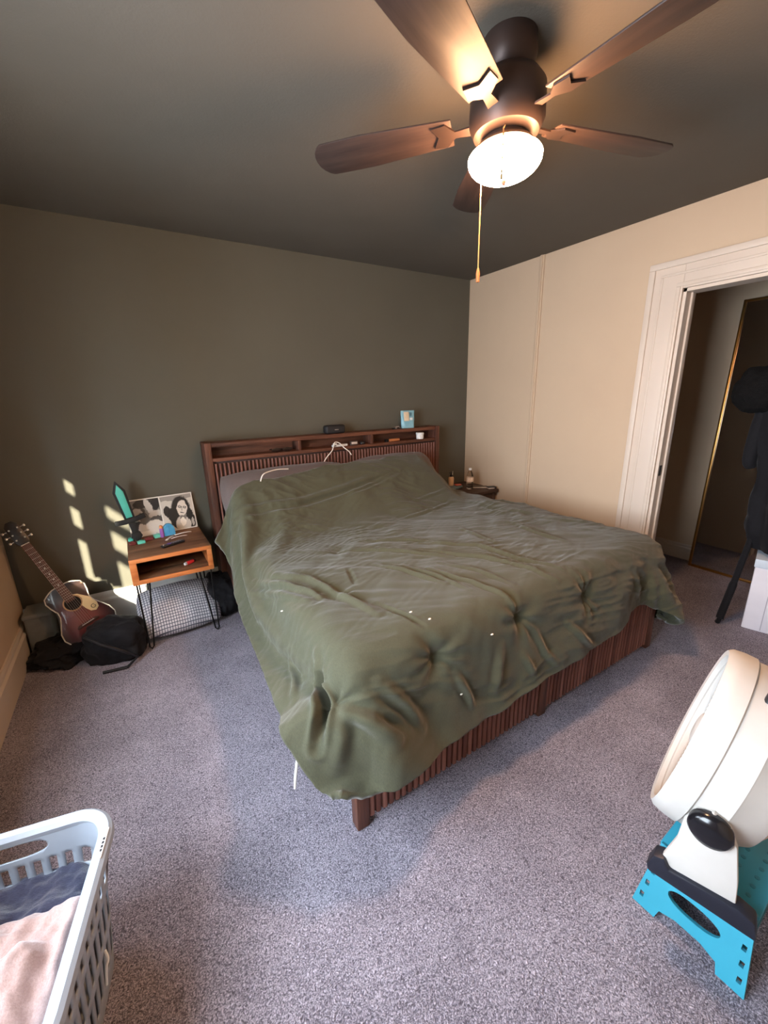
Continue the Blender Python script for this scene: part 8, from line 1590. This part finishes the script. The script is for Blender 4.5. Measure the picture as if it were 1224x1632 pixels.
m = MB().tube(spline([(-.06, .18, .56), (-.09, .22, .35), (-.10, .235, .12), (-.08, .225, .06)]), [.05 - .0006 * k for k in range(31)], 14)
m.build('sleeve', 'black_cloth', ct)
bt_ = MB().tube(spline([(-.10, .12, -.22), (-.17, .13, -.45), (-.235, .14, -.68), (-.285, .15, -.86), (-.30, .155, -.93), (-.285, .165, -.943)]), [.018] * 20 + [.022] * 16 + [.013] * 15, 8).build('belt', 'black_cloth', ct)
ht = blob((.11, .135, .135), 6.6, .12, 2.0, 5, None, 2.4).build('fur_hat', 'black_fur')
ht.location = (.42, -2.115, 1.475); ht.rotation_euler = (R(12), 0, 0)
tag(ht, 'fluffy black hat perched on the shoulder of the black coat', 'hat')
fr_ = blob((.06, .05, .08), 1.6, .15, 2.5, 4).build('fur_tassel', fabric('cream fur', (196, 178, 140), (222, 208, 172), (1, 1, 1), 120, .8, .01))
fr_.location = (.40, -2.265, 1.545)
tag(fr_, 'pale cream fur pompom beside the black hat at the frame edge', 'pompom')
# white box
wbx = thing('storage_box', (.31, -2.33, 0), 'tall white storage box on the carpet below the black coat', 'box', R(14))
MB().box((-.01, -.24, 0), (.29, .03, .42), .006).build('box_body', paint('white card', (232, 230, 236), (222, 220, 228), .6, 5), wbx)
MB().box((-.016, -.246, .42), (.296, .036, .475), .005).build('box_lid', paint('pale blue card', (206, 218, 228), None, .6), wbx)
for y in (-.06, -.15): MB().box((-.012, y - .002, .01), (-.0095, y + .002, .41)).build('box_seam', paint('grey seam', (176, 174, 184), None, .7), wbx)

# ================================================================== LAUNDRY BASKET
lbk = thing('laundry_basket', (-3.325, -2.14, 0), 'white plastic laundry basket with slotted sides full of clothes', 'laundry basket', R(-12))
MAT['basket'] = paint('pale blue white plastic', (156, 166, 178), (150, 160, 172), .35, 5)
def rrect(w, l, r, n_c=10, n_w=22, n_l=34):
    pts = []
    hw, hl = w / 2, l / 2
    def seg(a, b, n):
        return [(a[0] + (b[0] - a[0]) * i / n, a[1] + (b[1] - a[1]) * i / n) for i in range(n)]
    def arc(cx, cy, a0):
        return [(cx + r * math.cos(R(a0 + 90 * i / n_c)), cy + r * math.sin(R(a0 + 90 * i / n_c))) for i in range(n_c)]
    pts += seg((-hw + r, -hl), (hw - r, -hl), n_w) + arc(hw - r, -hl + r, -90)
    pts += seg((hw, -hl + r), (hw, hl - r), n_l) + arc(hw - r, hl - r, 0)
    pts += seg((hw - r, hl), (-hw + r, hl), n_w) + arc(-hw + r, hl - r, 90)
    pts += seg((-hw, hl - r), (-hw, -hl + r), n_l) + arc(-hw + r, -hl + r, 180)
    return pts
BH, BW, BLn, BR = .42, .37, .50, .085
rows = 44
b = bmesh.new()
V = []
for j in range(rows + 1):
    t_ = j / rows
    k = .80 + .20 * t_ + .012 * math.sin(t_ * PI)
    V.append([b.verts.new((x * k, y * k, BH * t_)) for x, y in rrect(BW, BLn, BR)])
n_p = len(V[0])
for j in range(rows):
    for i in range(n_p):
        # slots: upright openings, three tiers
        slot = (6 <= j < 15 or 18 <= j < 27 or 30 <= j < 35) and (i % 4 in (1, 2))
        if slot: continue
        b.faces.new((V[j][i], V[j][(i + 1) % n_p], V[j + 1][(i + 1) % n_p], V[j + 1][i]))
b.faces.new(V[0][::-1])
mb_ = MB(); mb_._merge(b)
bsk = mb_.build('basket_body', 'basket', lbk)
s_ = bsk.modifiers.new('thickness', 'SOLIDIFY'); s_.thickness = .004; s_.offset = 0
# hand holes at both ends
cut = []
for sy in (-1, 1):
    el = [(-.045 * sy + .085 * math.copysign(abs(math.cos(R(q))) ** .7, math.cos(R(q))), .385 - .008 + .022 * math.copysign(abs(math.sin(R(q))) ** .7, math.sin(R(q)))) for q in range(0, 360, 10)]
    c_ = MB().prism(el, .2, mat=Matrix.Translation((0, sy * .25 + .1, 0)) @ Mg).build('cutter', 'basket')
    c_.parent = lbk
    bo_ = bsk.modifiers.new('cut', 'BOOLEAN'); bo_.operation = 'DIFFERENCE'; bo_.object = c_; bo_.solver = 'EXACT'
    cut.append(c_)
bpy.context.view_layer.update()
bake_modifiers(bsk, cut)
rp_ = rrect(BW + .012, BLn + .012, BR)
prf = [(-.010, -.016), (-.012, -.002), (-.004, .008), (.012, .009), (.020, .002), (.022, -.014), (.018, -.016), (.012, -.002), (-.002, .001), (-.006, -.016)]
P = []
cn = [(x, y) for x, y in rp_]
ring = []
for i in range(n_p):
    a_, b_ = Vector(cn[i - 1]), Vector(cn[(i + 1) % n_p])
    t2 = (b_ - a_).normalized(); nn = Vector((t2.y, -t2.x))
    ring.append([(cn[i][0] + nn.x * d, cn[i][1] + nn.y * d, BH + z) for d, z in prf])
bm2 = bmesh.new()
VV = [[bm2.verts.new(p) for p in r_] for r_ in ring]
for i in range(n_p):
    A_, B_ = VV[i], VV[(i + 1) % n_p]
    for q in range(len(prf)):
        bm2.faces.new((A_[q], A_[(q + 1) % len(prf)], B_[(q + 1) % len(prf)], B_[q]))
bmesh.ops.recalc_face_normals(bm2, faces=bm2.faces)
mb_ = MB(); mb_._merge(bm2)
mb_.build('rim', 'basket', lbk)
stk = MB().box((BW / 2 + .0085, .105, BH + .0075), (BW / 2 + .020, .185, BH + .0105), .001).build('sticker', paint('white sticker', (238, 234, 236), None, .5), lbk)
for k, yy_ in enumerate((.125, .135, .145, .155)):
    MB().box((BW / 2 + .0125, yy_ - .0035, BH + .0103), (BW / 2 + .0175, yy_ + .0035, BH + .0112)).build('print_mark', 'black_plastic', stk)
# clothes in the basket
def heap(name, w, l, z, amp, seed, mat, loc, folds, label, cat, tilt=(0, 0)):
    n = 56
    P = []
    for j in range(n + 1):
        row = []
        for i in range(n + 1):
            u, v = 2 * i / n - 1, 2 * j / n - 1
            e = max(0, 1 - abs(u) ** 4) ** .5 * max(0, 1 - abs(v) ** 4) ** .5
            x, y = u * w / 2, v * l / 2
            h = z * e + amp * fbm((x * 5 + seed, y * 5, seed), 1.5, 4) * (.3 + e) + folds * abs(math.sin(x * 26 + y * 9 + 3 * fbm((x * 4, y * 4, seed), 1.0))) ** 3 * e
            row.append((x, y, h + tilt[0] * x + tilt[1] * y))
        P.append(row)
    m = MB(); m.grid(P)
    # close underneath
    bb_ = [e for e in m.bm.edges if e.is_boundary]
    r_ = bmesh.ops.extrude_edge_only(m.bm, edges=bb_)
    for g in r_['geom']:
        if isinstance(g, bmesh.types.BMVert): g.co.z = -.12; g.co.x *= .85; g.co.y *= .85
    bmesh.ops.holes_fill(m.bm, edges=[e for e in m.bm.edges if e.is_boundary], sides=0)
    bmesh.ops.recalc_face_normals(m.bm, faces=m.bm.faces)
    o = m.build(name, mat, smooth=True, angle=80)
    o.location = loc; o.rotation_euler = (0, 0, R(-12))
    return tag(o, label, cat)
heap('pink_blanket', .335, .36, .08, .045, 2.0, 'pink_cloth', (-3.335, -2.215, .31), .022, 'pale pink fleece blanket heaped in the laundry basket', 'blanket')
heap('navy_sweater', .29, .20, .05, .03, 7.0, 'navy_knit', (-3.285, -1.985, .245), .014, 'navy ribbed knit sweater at the far end of the laundry basket', 'sweater')
hg = MB().tube(spline([(.205, -.02, .20), (.208, -.01, .235), (.212, .0, .25), (.206, .01, .265)]), .003, 6).build('drawstring', 'white_plastic', lbk)

# ================================================================== STEP STOOL AND FLOOR FAN
st = thing('step_stool', (-1.55, -2.845, 0), 'turquoise plastic folding step stool under the white fan', 'step stool', R(2))
MAT['turq'] = paint('turquoise plastic', (54, 152, 176), (48, 144, 168), .4, 6)
MAT['turq_shade'] = paint('shaded turquoise plastic', (44, 128, 146), None, .45)  # same plastic, with the shade of the side panels put into the colour
SH = .205
def oval(cx, cy, rx, ry, n=28): return [(cx + rx * math.copysign(abs(math.cos(2 * PI * q / n)) ** .8, math.cos(2 * PI * q / n)), cy + ry * math.sin(2 * PI * q / n)) for q in range(n)]
def rct(cx, cy, w, h): return [(cx - w / 2, cy - h / 2), (cx + w / 2, cy - h / 2), (cx + w / 2, cy + h / 2), (cx - w / 2, cy + h / 2)]
pl_h = SH / math.cos(R(17))
outl2 = [(-.135, 0), (-.075, 0), (-.068, .028), (-.03, .040), (.03, .040), (.068, .028), (.075, 0), (.135, 0), (.110, pl_h), (-.110, pl_h)]
hol = [oval(0, .098, .062, .023)]
for sgn in (-1, 1):
    for q in range(4):
        yy_ = .035 + q * .042
        hol.append(rct(sgn * (.121 - .025 * yy_ / pl_h), yy_, .010, .016))
for sx in (-1, 1):
    # local panel plane: u along y, v up the slope
    lean = R(17)
    bx = sx * .235
    ux = Vector((0, -sx, 0)); vx = Vector((-sx * math.sin(lean), 0, math.cos(lean))); wx = ux.cross(vx)
    mm = Matrix(((ux.x, vx.x, wx.x, bx), (ux.y, vx.y, wx.y, 0), (ux.z, vx.z, wx.z, 0), (0, 0, 0, 1)))
    MB().prism(outl2, .012, holes=hol, mat=mm @ Matrix.Translation((0, 0, -.012))).build('leg_panel', 'turq', st, smooth=False)
for sy in (-1, 1):
    # folding side panels, two halves meeting at a hinge
    for sx in (-1, 1):
        o2 = [(sx * .004, .03), (sx * .20, .03), (sx * .165, SH - .012), (sx * .004, SH - .012)]
        if sx < 0: o2 = o2[::-1]
        hl2 = [rct(sx * (.185 - .026 * q), .055 + q * .04, .014, .018) for q in range(3)] + [rct(sx * (.03 + .03 * q), .075, .014, .03) for q in range(3)]
        MB().prism(o2, .008, holes=hl2, mat=Matrix.Translation((0, sy * .105 + .004, 0)) @ Mg).build('side_panel', 'turq_shade', st, smooth=False)
MB().box((-.178, -.115, SH - .012), (.178, .115, SH), .004).build('top_step', 'turq', st)
m = MB()
for i in range(9):
    for j in range(5):
        m.lathe([(.006, 0), (.006, .0015), (0, .0018)], 8, (-.14 + i * .035, -.08 + j * .04, SH), caps=False)
m.build('grip_dots', 'turq_shade', st)['kind'] = 'stuff'

fn = thing('floor_fan', (-1.565, -2.685, SH), 'dusty white round floor fan standing on the turquoise step stool', 'fan', R(13))
FC = .285          # drum centre above the stool top
FR = .262
def fy(prof, n=64): return [(r, y) for r, y in prof]
MAT['fan_white'] = paint('aged white plastic', (204, 199, 192), (188, 183, 176), .45, 4)
MB().lathe([(FR - .030, -.012), (FR - .024, .0), (FR - .010, .004), (FR, -.006), (FR + .004, -.03), (FR + .004, -.060), (FR - .002, -.064), (FR - .002, -.128), (FR - .006, -.132), (FR - .03, -.175), (FR - .052, -.205), (FR - .058, -.205), (FR - .036, -.172), (FR - .014, -.125), (FR - .016, -.05), (FR - .030, -.012)], 72, (0, 0, FC), 'y', caps=False).build('drum_housing', 'fan_white', fn)
m = MB()
for k in range(14):
    r_ = .048 + k * .0142
    m.tube([(r_ * math.cos(2 * PI * q / 48), -.018, FC + r_ * math.sin(2 * PI * q / 48)) for q in range(48)], .0022, 5, closed=True)
for q in range(30):
    a = 2 * PI * q / 30
    m.tube([(.045 * math.cos(a), -.02, FC + .045 * math.sin(a)), (.237 * math.cos(a + .25), -.02, FC + .237 * math.sin(a + .25))], .0022, 5)
m.build('front_grille', 'fan_white', fn)
MB().lathe([(0, -.010), (.03, -.010), (.046, -.014), (.048, -.024), (0, -.024)], 32, (0, 0, FC), 'y').build('hub_cap', 'fan_white', fn)
for k in range(5):
    a = 2 * PI * k / 5
    P = []
    for i in range(9):
        r_ = .04 + .17 * i / 8
        row = []
        for j in range(9):
            aa = a + (-.42 + .84 * j / 8) * (1 - .15 * i / 8)
            row.append((r_ * math.cos(aa), -.085 + .04 * (j / 8 - .5), FC + r_ * math.sin(aa)))
        P.append(row)
    m = MB(); m.grid(P)
    o = m.build('fan_blade', paint('grey blade', (150, 150, 152), None, .5) if k == 0 else bpy.data.materials['grey blade'], fn)
    s_ = o.modifiers.new('thickness', 'SOLIDIFY'); s_.thickness = .003
MB().lathe([(0, -.06), (.04, -.06), (.045, -.10), (.04, -.19), (0, -.19)], 24, (0, 0, FC), 'y').build('motor', 'black_plastic', fn)
m = MB()
for q in range(44):
    a = 2 * PI * q / 44
    m.tube([((FR - .054) * math.cos(a), -.20, FC + (FR - .054) * math.sin(a)), (.15 * math.cos(a), -.232, FC + .15 * math.sin(a)), (.055 * math.cos(a), -.238, FC + .055 * math.sin(a))], .0032, 5)
for r_, y_ in ((.15, -.232), (.10, -.236), (.055, -.238)):
    m.tube([(r_ * math.cos(2 * PI * q / 48), y_, FC + r_ * math.sin(2 * PI * q / 48)) for q in range(48)], .004, 5, closed=True)
m.build('rear_grille', 'fan_white', fn)
MB().lathe([(0, -.232), (.056, -.232), (.058, -.246), (.03, -.252), (0, -.252)], 28, (0, 0, FC), 'y').build('rear_cap', 'black_plastic', fn)
# handle on top
MB().tube(spline([(-.085, -.10, FC + FR - .022), (-.075, -.10, FC + FR + .012), (-.03, -.10, FC + FR + .028), (.03, -.10, FC + FR + .028), (.075, -.10, FC + FR + .012), (.085, -.10, FC + FR - .022)]), .015, 12).build('carry_handle', 'black_plastic', fn)
# yoke arms, pivot knobs and feet
MAT['foot_dark'] = paint('dark navy plastic', (26, 29, 40), None, .45)
for sx in (-1, 1):
    xs_ = sx * (FR + .006)
    arm = [(-.19, .012), (-.02, .012), (-.03, .07), (-.05, .15), (-.055, .22), (-.075, .268), (-.108, .284), (-.143, .266), (-.163, .22), (-.18, .12)]
    mm = Matrix(((0, 0, 1, xs_ - .009 if sx > 0 else xs_ - .009), (1, 0, 0, 0), (0, 1, 0, 0), (0, 0, 0, 1)))
    MB().prism(arm, .018, mat=mm, bevel=.004).build('yoke_arm', 'fan_white', fn)
    MB().lathe([(0, -.012), (.046, -.012), (.047, .004), (.040, .014), (.022, .020), (0, .022)] if sx > 0 else [(0, -.022), (.022, -.020), (.040, -.014), (.047, -.004), (.046, .012), (0, .012)], 32, (xs_ + sx * .012, -.108, .236), 'x').build('pivot_knob', paint('black gloss knob', (20, 20, 24), None, .2) if sx < 0 else bpy.data.materials['black gloss knob'], fn)
    foot_ = [(-.235, 0), (-.005, 0), (.0, .018), (-.012, .062), (-.035, .072), (-.05, .045), (-.19, .062), (-.225, .05)]
    mm = Matrix(((0, 0, 1, xs_ - sx * .0 - .022), (1, 0, 0, 0), (0, 1, 0, 0), (0, 0, 0, 1)))
    MB().prism(foot_, .044, mat=mm, bevel=.006).build('foot', 'foot_dark', fn)
MB().box((-FR, -.17, .0), (FR, -.075, .014), .004).build('base_plate', 'foot_dark', fn)
# the drum is tipped back on its pivots
_T = Matrix.Translation((0, -.108, .236)) @ Matrix.Rotation(R(12), 4, 'X') @ Matrix.Translation((0, .108, -.236))
for ch in fn.children:
    if ch.name.split('.')[0] not in ('yoke_arm', 'pivot_knob', 'foot', 'base_plate'):
        ch.data.transform(_T)

# white cable end hooked over the mauve pillow
cc = thing('phone_cable', (-2.15, -.45, 1.0), 'short white phone cable end hooked over the mauve pillow', 'cable')
c0 = Vector(cc.location)
MB().tube([Vector(p) - c0 for p in spline([(-1.98, -.40, 1.035), (-2.06, -.43, 1.045), (-2.13, -.47, 1.045), (-2.18, -.50, 1.035), (-2.205, -.52, 1.0), (-2.205, -.525, .96)])], .0035, 8).build('cord', 'cable', cc)
MB().box(tuple(Vector((-2.211, -.531, .935)) - c0), tuple(Vector((-2.199, -.519, .962)) - c0), .002).build('plug', 'white_plastic', cc)
